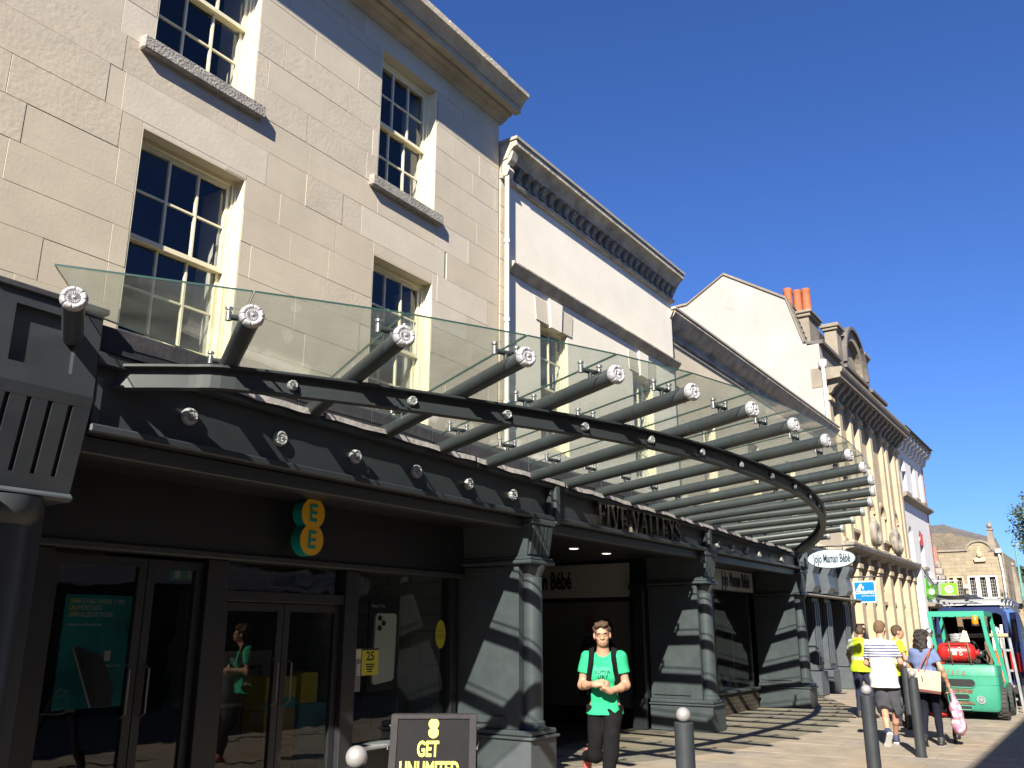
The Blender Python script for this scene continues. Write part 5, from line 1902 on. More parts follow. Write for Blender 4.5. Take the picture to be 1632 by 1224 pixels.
for y in (24.35, 25.55, 27.55):
    mb = MB()
    mb.box(-7.0, -6.62, y - .3, y + .3, .62, 2.455, .01)
    for k in range(3):
        c = y - .18 + .18 * k
        mb.box(-6.619, -6.585, c - .06, c + .06, .75, 2.35, .015)
    mb.build('pilaster', 'grey', gs)
    MB().box(-7.0, -6.54, y - .34, y + .34, 0, .60, .02).build('pilaster_base', 'grey', gs)
MB().box(-7.0, -6.85, 20.7, 24.0, 0, .40).build('stall_riser', 'stall', gs)
MB().raw([(-6.9, 20.7, .4), (-6.9, 24.05, .4), (-6.9, 24.05, 2.5), (-6.9, 20.7, 2.5)], [(0, 1, 2, 3)]).build('window_pane', 'shop_pane', gs)
for y in (20.72, 22.3, 23.98):
    MB().box(-6.95, -6.85, y - .04, y + .04, .4, 2.5).build('mullion', 'grey_dark', gs)
mb = MB()
mb.box(-6.98, -6.92, 25.87, 27.23, .0, 2.44)
d_ = mb.build('door', 'grey', gs)
for a, b, c, d in ((26.0, 26.5, .25, .8), (26.6, 27.1, .25, .8), (26.0, 26.5, .95, 1.55), (26.6, 27.1, .95, 1.55), (26.0, 26.5, 1.7, 2.3), (26.6, 27.1, 1.7, 2.3)):
    MB().box(-6.919, -6.895, a, b, c, d, .02).build('door_panel', 'grey', d_)
MB().box(-6.893, -6.86, 26.44, 26.56, 1.12, 1.2).build('letter_box', 'white', d_)
MB().box(-11, -10.9, 20.7, 28.4, 0, 2.6).build('back_wall', 'room', gs)
MB().box(-11, -7.0, 20.68, 28.4, -.004, .012).build('shop_floor', 'floor', gs)
MB().box(-11, -7.0, 20.68, 28.4, 2.55, 2.59).build('shop_ceiling', 'grey_dark', gs)
MB().box(-11, -7.0, 28.3, 28.4, 0, 2.55).build('side_wall', 'room', gs)
rp_ = thing('red_poster', 'tall red sale poster low in the window beyond the far pier', 'poster', (-6.85, 22.9, .8))
MB().box(-6.846, -6.84, 22.35, 23.35, .42, 1.25).build('sheet', 'redpaper', rp_)
MB().box(-6.839, -6.837, 22.5, 23.2, .55, .95).build('print', mat('poster print', (.42, .12, .08), .6, var=.5, vscale=5), rp_)

# ------------------------------------------------------------------ hanging signs
js = thing('oval_hanging_sign', 'pale blue oval hanging sign with dark lettering beside the far end of the canopy', 'sign', (-5.23, 20.85, 3.2))
MB().prism([(-5.22 + .52 * math.cos(t), 3.19 + .20 * math.sin(t)) for t in np.linspace(0, 6.2832, 49)[:-1]], 20.83, 20.87, 'y').build('board', 'jojo', js)
mb = MB()
P_ = [(-5.22 + .525 * math.cos(t), 20.85, 3.19 + .205 * math.sin(t)) for t in np.linspace(0, 6.2832, 49)]
mb.tube(P_, .012, 8, cap=False)
mb.build('rim', 'grey', js)
text_part('lettering', 'JoJo Maman Bébé', (-5.21, 20.827, 3.19), .27, FACE_MY, 'navytext', js, bold=.006, fit_w=.82)
mb = MB()
mb.tube([(-5.95, 20.85, 3.47), (-4.62, 20.85, 3.47)], .018, 8)
mb.tube([(-5.9, 20.85, 2.98), (-5.3, 20.85, 3.47)], .009, 6)
mb.tube([(-5.5, 20.85, 3.37), (-5.5, 20.85, 3.47)], .009, 6)
mb.tube([(-4.95, 20.85, 3.37), (-4.95, 20.85, 3.47)], .009, 6)
mb.box(-5.98, -5.90, 20.80, 20.90, 2.9, 3.55)
mb.build('bracket', 'blackmetal', js)

cs = thing('blue_hanging_sign', 'square blue hanging sign with a white border by the sandstone shop front', 'sign', (-6.1, 27.9, 2.7))
def rrect(x0, x1, z0, z1, r, n=6):
    out = []
    for cx, cz, a0 in ((x1 - r, z1 - r, 0), (x0 + r, z1 - r, 90), (x0 + r, z0 + r, 180), (x1 - r, z0 + r, 270)):
        for k in range(n + 1):
            a = R(a0 + 90 * k / n)
            out.append((cx + r * math.cos(a), cz + r * math.sin(a)))
    return out
MB().prism(rrect(-6.42, -5.79, 2.41, 3.04, .06), 27.88, 27.98, 'y').build('case', 'white', cs)
MB().prism(rrect(-6.385, -5.825, 2.445, 3.005, .03), 27.872, 27.8795, 'y').build('face', 'sky_blue', cs)
text_part('lettering', 'THE', (-6.28, 27.870, 2.775), .075, FACE_MY, 'white', cs, ext=.001, bold=.002)
text_part('lettering', 'COVENTRY', (-6.105, 27.870, 2.70), .118, FACE_MY, 'white', cs, ext=.001, wscale=.9, bold=.004)
text_part('lettering', 'BUILDING SOCIETY', (-6.0, 27.870, 2.605), .045, FACE_MY, 'white', cs, ext=.001)
mb = MB()
# small white emblem: an elephant carrying a tower
mb.prism([(-6.30, 2.83), (-6.26, 2.90), (-6.16, 2.90), (-6.12, 2.86), (-6.13, 2.80), (-6.16, 2.80), (-6.17, 2.84), (-6.22, 2.84), (-6.22, 2.80), (-6.25, 2.80), (-6.25, 2.84), (-6.27, 2.80), (-6.29, 2.80)], 27.869, 27.8715, 'y')
mb.prism([(-6.24, 2.905), (-6.17, 2.905), (-6.17, 2.96), (-6.19, 2.945), (-6.205, 2.96), (-6.22, 2.945), (-6.24, 2.96)], 27.869, 27.8715, 'y')
mb.build('emblem', 'white', cs)
mb = MB()
mb.tube([(-6.75, 27.93, 3.16), (-5.55, 27.93, 3.16)], .025, 8)
mb.tube([(-6.25, 27.93, 3.03), (-6.25, 27.93, 3.16)], .012, 6)
mb.tube([(-5.95, 27.93, 3.03), (-5.95, 27.93, 3.16)], .012, 6)
mb.build('bracket', 'blackmetal', cs)

gn = thing('lime_hanging_sign', 'lime green hanging sign with a white roundel by the white building', 'sign', (-5.9, 43, 3.3))
MB().box(-6.22, -5.58, 42.96, 43.02, 2.98, 3.62, .01).build('board', 'lime', gn)
mb = MB()
mb.lathe([(0, .008), (.17, .008), (.17, 0)], (-5.90, 42.955, 3.36), (0, -1, 0), n=24)
mb.build('roundel', 'white', gn)
MB().lathe([(.05, .010), (.10, .010)], (-5.90, 42.952, 3.36), (0, -1, 0), n=20).build('roundel_ring', 'lime', gn)
text_part('lettering', 'OXFAM', (-5.90, 42.952, 3.09), .12, FACE_MY, 'white', gn, ext=.003, bold=.003)
mb = MB()
mb.tube([(-6.9, 43, 3.72), (-5.5, 43, 3.72)], .025, 8)
mb.build('bracket', 'white_paint', gn)
gt = thing('lime_window_sign', 'translucent lime projecting sign left of the hanging lime sign', 'sign', (-6.5, 41.6, 3.3))
MB().box(-6.75, -6.12, 41.6, 41.63, 2.9, 3.5).build('panel', 'limeglass', gt)
MB().lathe([(0, .005), (.12, .005)], (-6.40, 41.597, 3.22), (0, -1, 0), n=20).build('roundel', mat('pale lime', (.5, .72, .42), .5), gt)
gc = thing('green_shop_logo', 'bright green round logo and lettering on the grey shop fascia', 'sign', (-6.5, 41.5, 3.3))
MB().lathe([(0, .06), (.42, .06), (.45, .0)], (-6.548, 41.35, 3.32), (1, 0, 0), n=28).build('disc', 'lime_dk', gc)
text_part('lettering', 'Oxfam', (-6.54, 43.1, 3.30), .62, FACE_X, 'lime', gc, ext=.03, bold=.01)

# ------------------------------------------------------------------ bodies and cloth: blended tapered limbs, meshed by surface nets
def _smin(a, b, k):
    h = np.clip(0.5 + 0.5 * (b - a) / k, 0, 1)
    return b + (a - b) * h - k * h * (1 - h)


def sdf_field(prims, res, pad=.06, cuts=(), disp=None):
    """prims: ('cap', a, b, ra, rb, k) tapered limbs, ('ell', centre, radii, k[, rot]) ellipsoids."""
    lo, hi = np.full(3, 1e9), np.full(3, -1e9)
    for p in prims:
        if p[0] == 'cap':
            r = max(p[3], p[4])
            pts = np.array([p[1], p[2]], float)
            lo, hi = np.minimum(lo, pts.min(0) - r), np.maximum(hi, pts.max(0) + r)
        else:
            c = np.array(p[1], float)
            r = max(p[2])
            lo, hi = np.minimum(lo, c - r), np.maximum(hi, c + r)
    lo -= pad
    hi += pad
    n = np.ceil((hi - lo) / res).astype(int) + 1
    ax = [lo[i] + res * np.arange(n[i]) for i in range(3)]
    D = np.full(tuple(n), 1.0)
    for p in prims:
        k = p[5] if p[0] == 'cap' else p[3]
        m = k + .05
        if p[0] == 'cap':
            a, b, ra, rb = np.array(p[1], float), np.array(p[2], float), p[3], p[4]
            l, h = np.minimum(a, b) - max(ra, rb) - m, np.maximum(a, b) + max(ra, rb) + m
        else:
            c, rr = np.array(p[1], float), np.array(p[2], float)
            l, h = c - rr.max() - m, c + rr.max() + m
        i0 = np.maximum(((l - lo) / res).astype(int), 0)
        i1 = np.minimum(((h - lo) / res).astype(int) + 2, n)
        X, Y, Z = np.meshgrid(ax[0][i0[0]:i1[0]], ax[1][i0[1]:i1[1]], ax[2][i0[2]:i1[2]], indexing='ij')
        P = np.stack([X, Y, Z], -1)
        if p[0] == 'cap':
            d = b - a
            t = np.clip(((P - a) @ d) / max(d @ d, 1e-9), 0, 1)
            v = np.linalg.norm(P - a - t[..., None] * d, axis=-1) - (ra + (rb - ra) * t)
        else:
            Q = P - c
            if len(p) > 4 and p[4] is not None:
                Q = Q @ np.array(p[4])
            q = np.linalg.norm(Q / rr, axis=-1)
            q2 = np.linalg.norm(Q / (rr * rr), axis=-1)
            v = q * (q - 1) / np.maximum(q2, 1e-6)
        s = (slice(i0[0], i1[0]), slice(i0[1], i1[1]), slice(i0[2], i1[2]))
        D[s] = _smin(D[s], v, k)
    if cuts or disp:
        X, Y, Z = np.meshgrid(*ax, indexing='ij')
        if disp:
            D = D + disp(X, Y, Z)
        for ct in cuts:
            if isinstance(ct[0], str) and ct[0] == 'sub':
                a, b, r = np.array(ct[1], float), np.array(ct[2], float), ct[3]
                P = np.stack([X, Y, Z], -1)
                t = np.clip(((P - a) @ (b - a)) / ((b - a) @ (b - a)), 0, 1)
                D = np.maximum(D, r - np.linalg.norm(P - a - t[..., None] * (b - a), axis=-1))
                continue
            if isinstance(ct[0], str) and ct[0] == 'sleeve':
                # flat end across a limb: only within a short reach of the cut
                c, n_, r = ct[1], ct[2], ct[3]
                P = np.stack([X, Y, Z], -1) - c
                h = P @ n_
                rad = np.linalg.norm(P - h[..., None] * n_, axis=-1)
                D = np.where((rad < r) & (h > -.05) & (h < .3), np.maximum(D, h), D)
                continue
            pt, nr = ct
            nr = np.array(nr, float)
            nr /= np.linalg.norm(nr)
            D = np.maximum(D, (X - pt[0]) * nr[0] + (Y - pt[1]) * nr[1] + (Z - pt[2]) * nr[2])
    return D, lo, res


def surface_nets(D, lo, res):
    s = D < 0
    nx, ny, nz = D.shape
    cnt = np.zeros((nx - 1, ny - 1, nz - 1), int)
    corners = [(i, j, k) for i in (0, 1) for j in (0, 1) for k in (0, 1)]
    sl = lambda i, j, k: (slice(i, nx - 1 + i), slice(j, ny - 1 + j), slice(k, nz - 1 + k))
    for c in corners:
        cnt += s[sl(*c)]
    act = (cnt > 0) & (cnt < 8)
    idx = np.full(act.shape, -1)
    idx[act] = np.arange(act.sum())
    I = np.argwhere(act)
    acc = np.zeros((len(I), 3))
    num = np.zeros(len(I))
    for c in corners:
        for a in range(3):
            if c[a]:
                continue
            e = list(c)
            e[a] = 1
            d0 = D[I[:, 0] + c[0], I[:, 1] + c[1], I[:, 2] + c[2]]
            d1 = D[I[:, 0] + e[0], I[:, 1] + e[1], I[:, 2] + e[2]]
            m = (d0 < 0) != (d1 < 0)
            t = np.where(m, d0 / np.where(m, d0 - d1, 1), 0)
            p = np.tile(np.array(c, float), (len(I), 1))
            p[:, a] = t
            acc += p * m[:, None]
            num += m
    V = lo + res * (I + acc / num[:, None])
    F = []
    for a in range(3):
        b, c = (a + 1) % 3, (a + 2) % 3
        A = [slice(None)] * 3
        s0 = np.moveaxis(s, [a, b, c], [0, 1, 2])
        id0 = np.moveaxis(idx, [a, b, c], [0, 1, 2])
        e = s0[:-1, 1:-1, 1:-1] != s0[1:, 1:-1, 1:-1]
        E = np.argwhere(e)
        if not len(E):
            continue
        x, y, z = E[:, 0], E[:, 1] + 1, E[:, 2] + 1
        q = np.stack([id0[x, y - 1, z - 1], id0[x, y, z - 1], id0[x, y, z], id0[x, y - 1, z]], 1)
        flip = ~s0[x, y, z]
        q[flip] = q[flip][:, ::-1]
        F.append(q)
    return V, np.concatenate(F)


def sdf_object(name, prims, res, m, parent, T, cuts=(), disp=None, smooth_iter=1, colour=None):
    D, lo, r = sdf_field(prims, res, cuts=cuts, disp=disp)
    V, F = surface_nets(D, lo, r)
    for _ in range(smooth_iter):
        S = np.zeros_like(V)
        N = np.zeros(len(V))
        for i in range(4):
            for j in (1, 3):
                np.add.at(S, F[:, i], V[F[:, (i + j) % 4]])
                np.add.at(N, F[:, i], 1)
        V = V * .5 + .5 * S / N[:, None]
    W = np.array([tuple(T @ Vector(v)) for v in V])
    me = bpy.data.meshes.new(name)
    c = (W.max(0) + W.min(0)) / 2
    me.from_pydata([tuple(x) for x in W - c], [], [tuple(int(i) for i in f) for f in F])
    ms = m if isinstance(m, (list, tuple)) else [m]
    for mm in ms:
        me.materials.append(M[mm] if isinstance(mm, str) else mm)
    if colour is not None:
        C = V[F].mean(1)
        me.polygons.foreach_set('material_index', colour(C).astype(np.int32))
    me.polygons.foreach_set('use_smooth', [True] * len(F))
    me.update()
    o = bpy.data.objects.new(name, me)
    COL.objects.link(o)
    attach(o, c, parent)
    return o


def wrinkle(amp, f=16.0, seed=0.0, fz=None):
    fz = fz or f
    def g(X, Y, Z):
        return amp * (np.sin(f * X + 2.1 * np.sin(fz * .6 * Z + seed) + seed) * np.sin(fz * Z + 1.7 * np.sin(f * .7 * Y + seed * 2) + 1.3 * np.sin(f * .45 * X)) + .5 * np.sin(f * 1.9 * Y + fz * .8 * Z + seed * 3))
    return g


V3 = lambda *a: np.array(a, float)


def rot_basis(yaw=0, pitch=0, roll=0):
    """Columns are the head's right, forward and up."""
    return np.array((Matrix.Rotation(yaw, 3, 'Z') @ Matrix.Rotation(pitch, 3, 'X') @ Matrix.Rotation(roll, 3, 'Y')))


def head_prims(c, B, s=1.0, k=.018):
    """Skull, jaw, nose, ears about the head centre c; B from rot_basis."""
    P = lambda x, y, z: c + B @ V3(x, y, z) * s
    E = lambda x, y, z, a, b, d, kk=k: ('ell', P(x, y, z), (a * s, b * s, d * s), kk, B)
    pr = [E(0, -.012, .035, .074, .092, .085), E(0, .018, -.025, .062, .074, .080), E(0, .045, -.075, .040, .042, .034, .03),
          E(.036, .062, -.02, .024, .020, .022, .02), E(-.036, .062, -.02, .024, .020, .022, .02),
          E(0, .078, .030, .052, .022, .016, .02),
          ('cap', P(0, .088, .012), P(0, .108, -.026), .009 * s, .014 * s, .010),
          E(.014, .096, -.028, .010, .010, .008, .008), E(-.014, .096, -.028, .010, .010, .008, .008),
          E(0, .088, -.055, .024, .012, .007, .008), E(0, .086, -.068, .021, .012, .008, .008)]
    for sx in (1, -1):
        pr.append(E(sx * .078, -.005, -.005, .012, .024, .034, .008))
    return pr, P


def hand_prims(w, direction, palm_n, s=1.0, curl=.5, side=1, k=.010, spread=.12):
    """Palm, four bent fingers and a thumb from the wrist point w."""
    d = np.array(direction, float)
    d /= np.linalg.norm(d)
    n = np.array(palm_n, float)
    n -= d * (n @ d)
    n /= np.linalg.norm(n)
    t = np.cross(d, n) * side
    kn = w + d * .085 * s
    pr = [('cap', w, w + d * .03 * s, .026 * s, .028 * s, .02)]
    for i, off in enumerate((.030, .010, -.010, -.029)):
        pr.append(('cap', w + d * .015 * s + t * off * .6 * s, kn + t * off * s, .019 * s, .013 * s, .014))
        L = (.042, .047, .044, .034)[i] * s
        a = curl * (.9 + .1 * i)
        dv = d + t * (off * spread * 10)
        dv /= np.linalg.norm(dv)
        p0 = kn + t * off * s
        p1 = p0 + (dv * math.cos(a) + n * math.sin(a)) * L
        p2 = p1 + (dv * math.cos(a * 2) + n * math.sin(a * 2)) * L * .62
        p3 = p2 + (dv * math.cos(a * 2.7) + n * math.sin(a * 2.7)) * L * .5
        pr += [('cap', p0, p1, .0095 * s, .0088 * s, .004), ('cap', p1, p2, .0088 * s, .0080 * s, .004), ('cap', p2, p3, .0080 * s, .0068 * s, .004)]
    q0 = w + d * .02 * s + t * .026 * s
    q1 = w + d * .055 * s + t * .052 * s + n * .014 * s
    q2 = q1 + (d * .8 + t * .25 + n * .5) * .034 * s
    q3 = q2 + (d * .9 - t * .05 + n * .45) * .026 * s
    pr += [('cap', q0, q1, .016 * s, .012 * s, .012), ('cap', q1, q2, .0115 * s, .010 * s, .005), ('cap', q2, q3, .010 * s, .008 * s, .004)]
    return pr


def shoe(name, ankle, fwd, up, m, parent, T, L=.28, res=.010, sole='white', tilt=None):
    f = np.array(fwd, float)
    f /= np.linalg.norm(f)
    u = np.array(up, float)
    u -= f * (u @ f)
    u /= np.linalg.norm(u)
    heel = ankle - u * .062 - f * .045
    toe = heel + f * (L - .09)
    pr = [('cap', heel + u * .012, toe, .040, .036, .03), ('cap', ankle + u * .01, toe - f * .05 + u * .012, .046, .032, .03), ('ell', toe + f * .005, (.048, .048, .030), .03, None),
          ('cap', ankle + u * .03, ankle - u * .03 - f * .01, .046, .044, .02)]
    bot = heel - u * .028
    o = sdf_object(name, pr, res, m, parent, T, cuts=[(bot, -u), (ankle + u * .045, u)])
    pr2 = [('cap', heel - u * .022, toe - u * .022, .045, .043, .03), ('ell', toe - u * .022, (.052, .052, .03), .03, None)]
    sdf_object('sole', pr2, res * .8, sole, o, T, cuts=[(bot - u * .012, -u), (bot + u * .014, u)])
    return o


skin = mat('skin', (.40, .22, .145), .55, var=.08, vscale=14)
skin2 = mat('skin tanned', (.34, .18, .115), .55, var=.08, vscale=14)
hair_brown = mat('brown hair', (.075, .042, .024), .6, var=.4, vscale=60, bump=.6, bscale=160)
hair_black = mat('black hair', (.020, .014, .013), .45, var=.4, vscale=60, bump=.6, bscale=160)
hair_light = mat('light brown hair', (.14, .085, .045), .7, var=.4, vscale=70, bump=.6, bscale=160)

# ------------------------------------------------------------------ people
def placed(pos, heading):
    return Matrix.Translation(Vector(pos)) @ Matrix.Rotation(heading, 4, 'Z')


def face_marks(per, P, s, T, B):
    """Eyes, brows and a mouth as small parts set into the face."""
    for sx in (1, -1):
        sdf_object('eye', [('ell', P(sx * .031, .081, .012), (.012 * s, .008 * s, .006 * s), .004, B)], .0035, mat('eye dark', (.03, .022, .018), .25), per, T, smooth_iter=0)
        sdf_object('eyebrow', [('cap', P(sx * .016, .093, .030), P(sx * .046, .082, .032), .0045 * s, .003 * s, .004)], .003, 'brow', per, T, smooth_iter=0)
    sdf_object('mouth', [('cap', P(-.02, .0935, -.061), P(.02, .0935, -.061), .0035 * s, .0035 * s, .004)], .003, mat('lip', (.26, .10, .085), .5), per, T, smooth_iter=0)


M['brow'] = mat('brow hair', (.05, .03, .018), .7)


def torso(hip, chest, neck, sh, w=1.0, r=0.0, k=.06):
    """Torso of blended bars: hips, waist, ribs, shoulders. sh: (right, left) shoulder points."""
    side = sh[0] - sh[1]
    side = side / np.linalg.norm(side)
    wa = hip * .55 + chest * .45
    return [('cap', hip - side * .085 * w, hip + side * .085 * w, .105 * w + r, .105 * w + r, k),
            ('cap', wa - side * .075 * w, wa + side * .075 * w, .095 * w + r, .095 * w + r, k),
            ('cap', chest - side * .085 * w, chest + side * .085 * w, .112 * w + r, .112 * w + r, k),
            ('cap', sh[0] * .8 + sh[1] * .2 - V3(0, 0, .04), sh[1] * .8 + sh[0] * .2 - V3(0, 0, .04), .082 * w + r, .082 * w + r, k),
            ('cap', (sh[0] + sh[1]) / 2 - V3(0, 0, .02), neck, .085 * w + r, .056 + r, .05)]


# --- man in the green shirt, striding towards the camera
per = thing('person', 'man in a green printed T-shirt and black trousers striding out with joined hands', 'person', (-4.25, 7.95, 0), group=None)
T = placed((-4.25, 7.95, 0), R(180 + 22))
S = 0.955
def J(x, y, z):
    return V3(x, y, z) * S
hip, chest, neck = J(0, .0, .95), J(0, .03, 1.25), J(0, .045, 1.475)
shR, shL = J(.172, .02, 1.425), J(-.172, .03, 1.425)
elR, elL = J(.225, .02, 1.145), J(-.222, .02, 1.15)
wrR, wrL = J(.075, .235, 1.165), J(-.085, .22, 1.10)
hc = J(.0, .075, 1.635)
B = rot_basis(R(6), R(-2), R(4))
hipR, hipL = J(.09, 0, .92), J(-.09, 0, .92)
knL, anL = J(-.06, .15, .50), J(-.02, .24, .085)
knR, anR = J(.11, .02, .49), J(.235, -.33, .43)
hp, HP = head_prims(hc, B, .98)
body = hp + [('cap', neck - V3(0, .01, .03), hc - B @ V3(0, .01, .06), .056, .052, .03)]
body += torso(hip, chest, neck, (shR, shL), .78, -.012)
for sh_, el_, wr_, sd in ((shR, elR, wrR, 1), (shL, elL, wrL, -1)):
    d = (wr_ - el_) / np.linalg.norm(wr_ - el_)
    body += [('cap', sh_, el_, .048, .038, .03),
             ('cap', el_, el_ * .65 + wr_ * .35, .039, .038, .03), ('cap', el_ * .65 + wr_ * .35, wr_, .038, .025, .03)]
body += hand_prims(wrR, J(-.10, .02, .02), V3(0, -.55, -.6), .98, .62, 1)
body += hand_prims(wrL, J(.10, .05, .035), V3(0, -.35, .8), .98, .75, 1)
for a, b, c in ((hipR, knR, anR), (hipL, knL, anL)):
    body += [('cap', a, b, .070, .048, .04), ('cap', b, c, .046, .034, .04)]
sdf_object('body', body, .0065, skin, per, T)
face_marks(per, HP, .98, T, B)
# brown hair, longer on top
hair = [('ell', HP(0, -.022, .052), (.083, .092, .080), .02, B), ('ell', HP(.012, .052, .104), (.055, .042, .026), .03, B), ('ell', HP(-.03, .045, .103), (.040, .042, .024), .03, B), ('ell', HP(0, -.05, -.01), (.076, .055, .06), .03, B)]
sdf_object('hair', hair, .0065, hair_brown, per, T, cuts=[(HP(0, .04, .062), B @ V3(0, .55, -.83)), ] if False else [(HP(0, -.005, -.035), B @ V3(0, .72, -.70))], disp=wrinkle(.008, 55, 1.0))
gl = MB()
for sx in (1, -1):
    pts = [HP(sx * .031 + .021 * math.cos(t), .099 - .010 * abs(math.cos(t)), .010 + .015 * math.sin(t)) for t in np.linspace(0, 6.2832, 15)]
    gl.tube([tuple(T @ Vector(p)) for p in pts], .0022, 5, cap=False)
    gl.tube([tuple(T @ Vector(HP(sx * .053, .088, .014))), tuple(T @ Vector(HP(sx * .079, .0, .014)))], .002, 5)
gl.tube([tuple(T @ Vector(HP(-.010, .101, .013))), tuple(T @ Vector(HP(.010, .101, .013)))], .002, 5)
gl.build('glasses', 'blackmetal', per)
green = mat('green cotton', (.012, .33, .155), .85, var=.08, vscale=6)
sh_pr = torso(hip, chest, neck - V3(0, 0, .035), (shR, shL), .84, .010) + [('cap', hip - V3(.07, 0, .12), hip + V3(.07, 0, -.12), .116, .116, .06)]
for s_, e_ in ((shR, elR), (shL, elL)):
    sh_pr.append(('cap', s_, s_ * .35 + e_ * .65, .064, .062, .035))
shirt_cuts = [(J(0, .02, .87), V3(0, -.05, -1)), ('sub', neck + V3(0, .01, -.005), neck + V3(0, .03, .2), .066)]
for s_, e_ in ((shR, elR), (shL, elL)):
    m_ = s_ * .42 + e_ * .58
    shirt_cuts.append(('sleeve', m_, (e_ - s_) / np.linalg.norm(e_ - s_), .12))
def cut_sleeve(s_, e_, f=.55):
    return (s_ * (1 - f) + e_ * f, e_ - s_)
shirt = sdf_object('shirt', sh_pr, .0075, green, per, T, cuts=shirt_cuts, disp=wrinkle(.0065, 15, .7))
mb = MB()
for k, (s_, zz) in enumerate((('SUPER', 1.305), ('DRY', 1.262))):
    v, f = text_geo(s_, .048, .0015, 1.15, 'CENTER', .0008)
    # print follows the chest: a flat transfer a few millimetres proud
    mb.raw([tuple(T @ Vector((-x, .158 + .012 * (1 - (x / .1) ** 2) - .15 * (zz * S - 1.2 + y) * .3, zz * S + y))) for x, y, z in v], f)
mb.build('shirt_print', mat('faded print', (.08, .30, .24), .8), shirt)
black = mat('black cloth', (.0085, .0085, .0095), .9, var=.3, vscale=9, spec=.08)
tr = [('cap', hip - V3(.074, 0, .01), hip + V3(.074, 0, -.01), .094, .094, .05)]
for a, b, c in ((hipR, knR, anR), (hipL, knL, anL)):
    tr += [('cap', a, b, .088, .068, .035), ('cap', b, c + (b - c) * .06, .066, .056, .03)]
sdf_object('trousers', tr, .0085, black, per, T, cuts=[(hip + V3(0, 0, .01), V3(0, 0, 1))], disp=wrinkle(.006, 15, 2.1))
trainer = mat('red trainer', (.42, .10, .10), .7, var=.3, vscale=20)
d = anR - knR
shoe('shoe', anR, V3(.05, -.20, -.98) + V3(0, .45, 0), V3(0, .95, -.12), trainer, per, T, .29, .008)
shoe('shoe', anL, V3(-.05, 1, -.02), V3(0, .05, 1), trainer, per, T, .29, .008)
# rucksack straps and bag
for sx in (1, -1):
    pts = [V3(sx * .115, -.10, 1.30), V3(sx * .12, -.06, 1.45), V3(sx * .115, .02, 1.50), V3(sx * .112, .10, 1.44), V3(sx * .125, .145, 1.31), V3(sx * .15, .115, 1.17), V3(sx * .16, .03, 1.07)]
    pts = [p * S for p in pts]
    q = catmull([Vector(p) for p in pts], 4)
    strap = MB()
    vs = []
    for i, p in enumerate(q):
        t_ = (q[min(i + 1, len(q) - 1)] - q[max(i - 1, 0)]).normalized()
        out = Vector((sx * .15, p.y - .02, .35 if p.z > 1.3 else 0)).normalized()
        w_ = t_.cross(out).normalized()
        for a, b in ((-.028, 0), (.028, 0), (.028, .012), (-.028, .012)):
            vs.append(T @ (p + w_ * a + out * b))
    fs = []
    for i in range(len(q) - 1):
        for k in range(4):
            fs.append((i * 4 + k, i * 4 + (k + 1) % 4, (i + 1) * 4 + (k + 1) % 4, (i + 1) * 4 + k))
    strap.raw(vs, fs).build('rucksack_strap', black, per)
sdf_object('rucksack', [('ell', J(0, -.20, 1.22), (.145, .10, .22), .02, None), ('ell', J(0, -.20, 1.08), (.14, .10, .14), .04, None)], .011, black, per, T)


def back_view(label, pos, heading, S, build_w, head, hairm, hairdef, top_m, top_fn, arms, legs, lean=0.0, sk=skin, res=.0095, group=None, leg_r=1.0):
    """Someone seen from behind. arms: (elbow, wrist) per side; legs: (knee, ankle) per side."""
    per = thing('person', label, 'person', pos, group=group)
    T = placed(pos, heading)
    J = lambda x, y, z: V3(x, y + lean * max(0, z - .9), z) * S
    hip, chest, neck = J(0, 0, .95), J(0, .02, 1.26), J(0, .02, 1.475)
    sw = .178 * build_w
    shR, shL = J(sw, .0, 1.42), J(-sw, .0, 1.42)
    hc = J(*head[0])
    B = rot_basis(*head[1])
    hp, HP = head_prims(hc, B, .98)
    body = hp + [('cap', neck - V3(0, 0, .03), hc - B @ V3(0, .01, .06), .057 * build_w, .053, .03)] + torso(hip, chest, neck, (shR, shL), build_w, -.012)
    A = []
    for (el, wr, hd, pn), sh_, sd in ((arms[0], shR, 1), (arms[1], shL, -1)):
        el, wr = J(*el), J(*wr)
        A.append((sh_, el, wr))
        body += [('cap', sh_, el, .046 * build_w, .037, .03), ('cap', el, el * .6 + wr * .4, .038, .037, .03), ('cap', el * .6 + wr * .4, wr, .036, .025, .03)]
        body += hand_prims(wr, hd, pn, .96, .55, sd)
    Lg = []
    for (kn, an), hx in ((legs[0], .09), (legs[1], -.09)):
        h_, kn, an = J(hx, 0, .92), V3(*kn) * S, V3(*an) * S
        Lg.append((h_, kn, an))
        body += [('cap', h_, kn, .074 * leg_r, .050 * leg_r, .04), ('cap', kn, kn * .55 + an * .45 - V3(0, .02, 0), .049 * leg_r, .047 * leg_r, .03), ('cap', kn * .5 + an * .5 - V3(0, .012, 0), an, .043 * leg_r, .032, .03)]
    sdf_object('body', body, res, sk, per, T)
    hairpr, hairc, hd_ = hairdef(HP, B)
    sdf_object('hair', hairpr, res, hairm, per, T, cuts=hairc, disp=hd_)
    return per, T, J, dict(hip=hip, chest=chest, neck=neck, shR=shR, shL=shL, A=A, L=Lg, HP=HP, B=B, w=build_w)


def short_hair(HP, B):
    return ([('ell', HP(0, -.016, .045), (.080, .097, .086), .02, B), ('ell', HP(0, -.055, -.01), (.072, .052, .06), .03, B)],
            [(HP(0, -.02, -.035), B @ V3(0, .62, -.78))], wrinkle(.003, 80, .4))


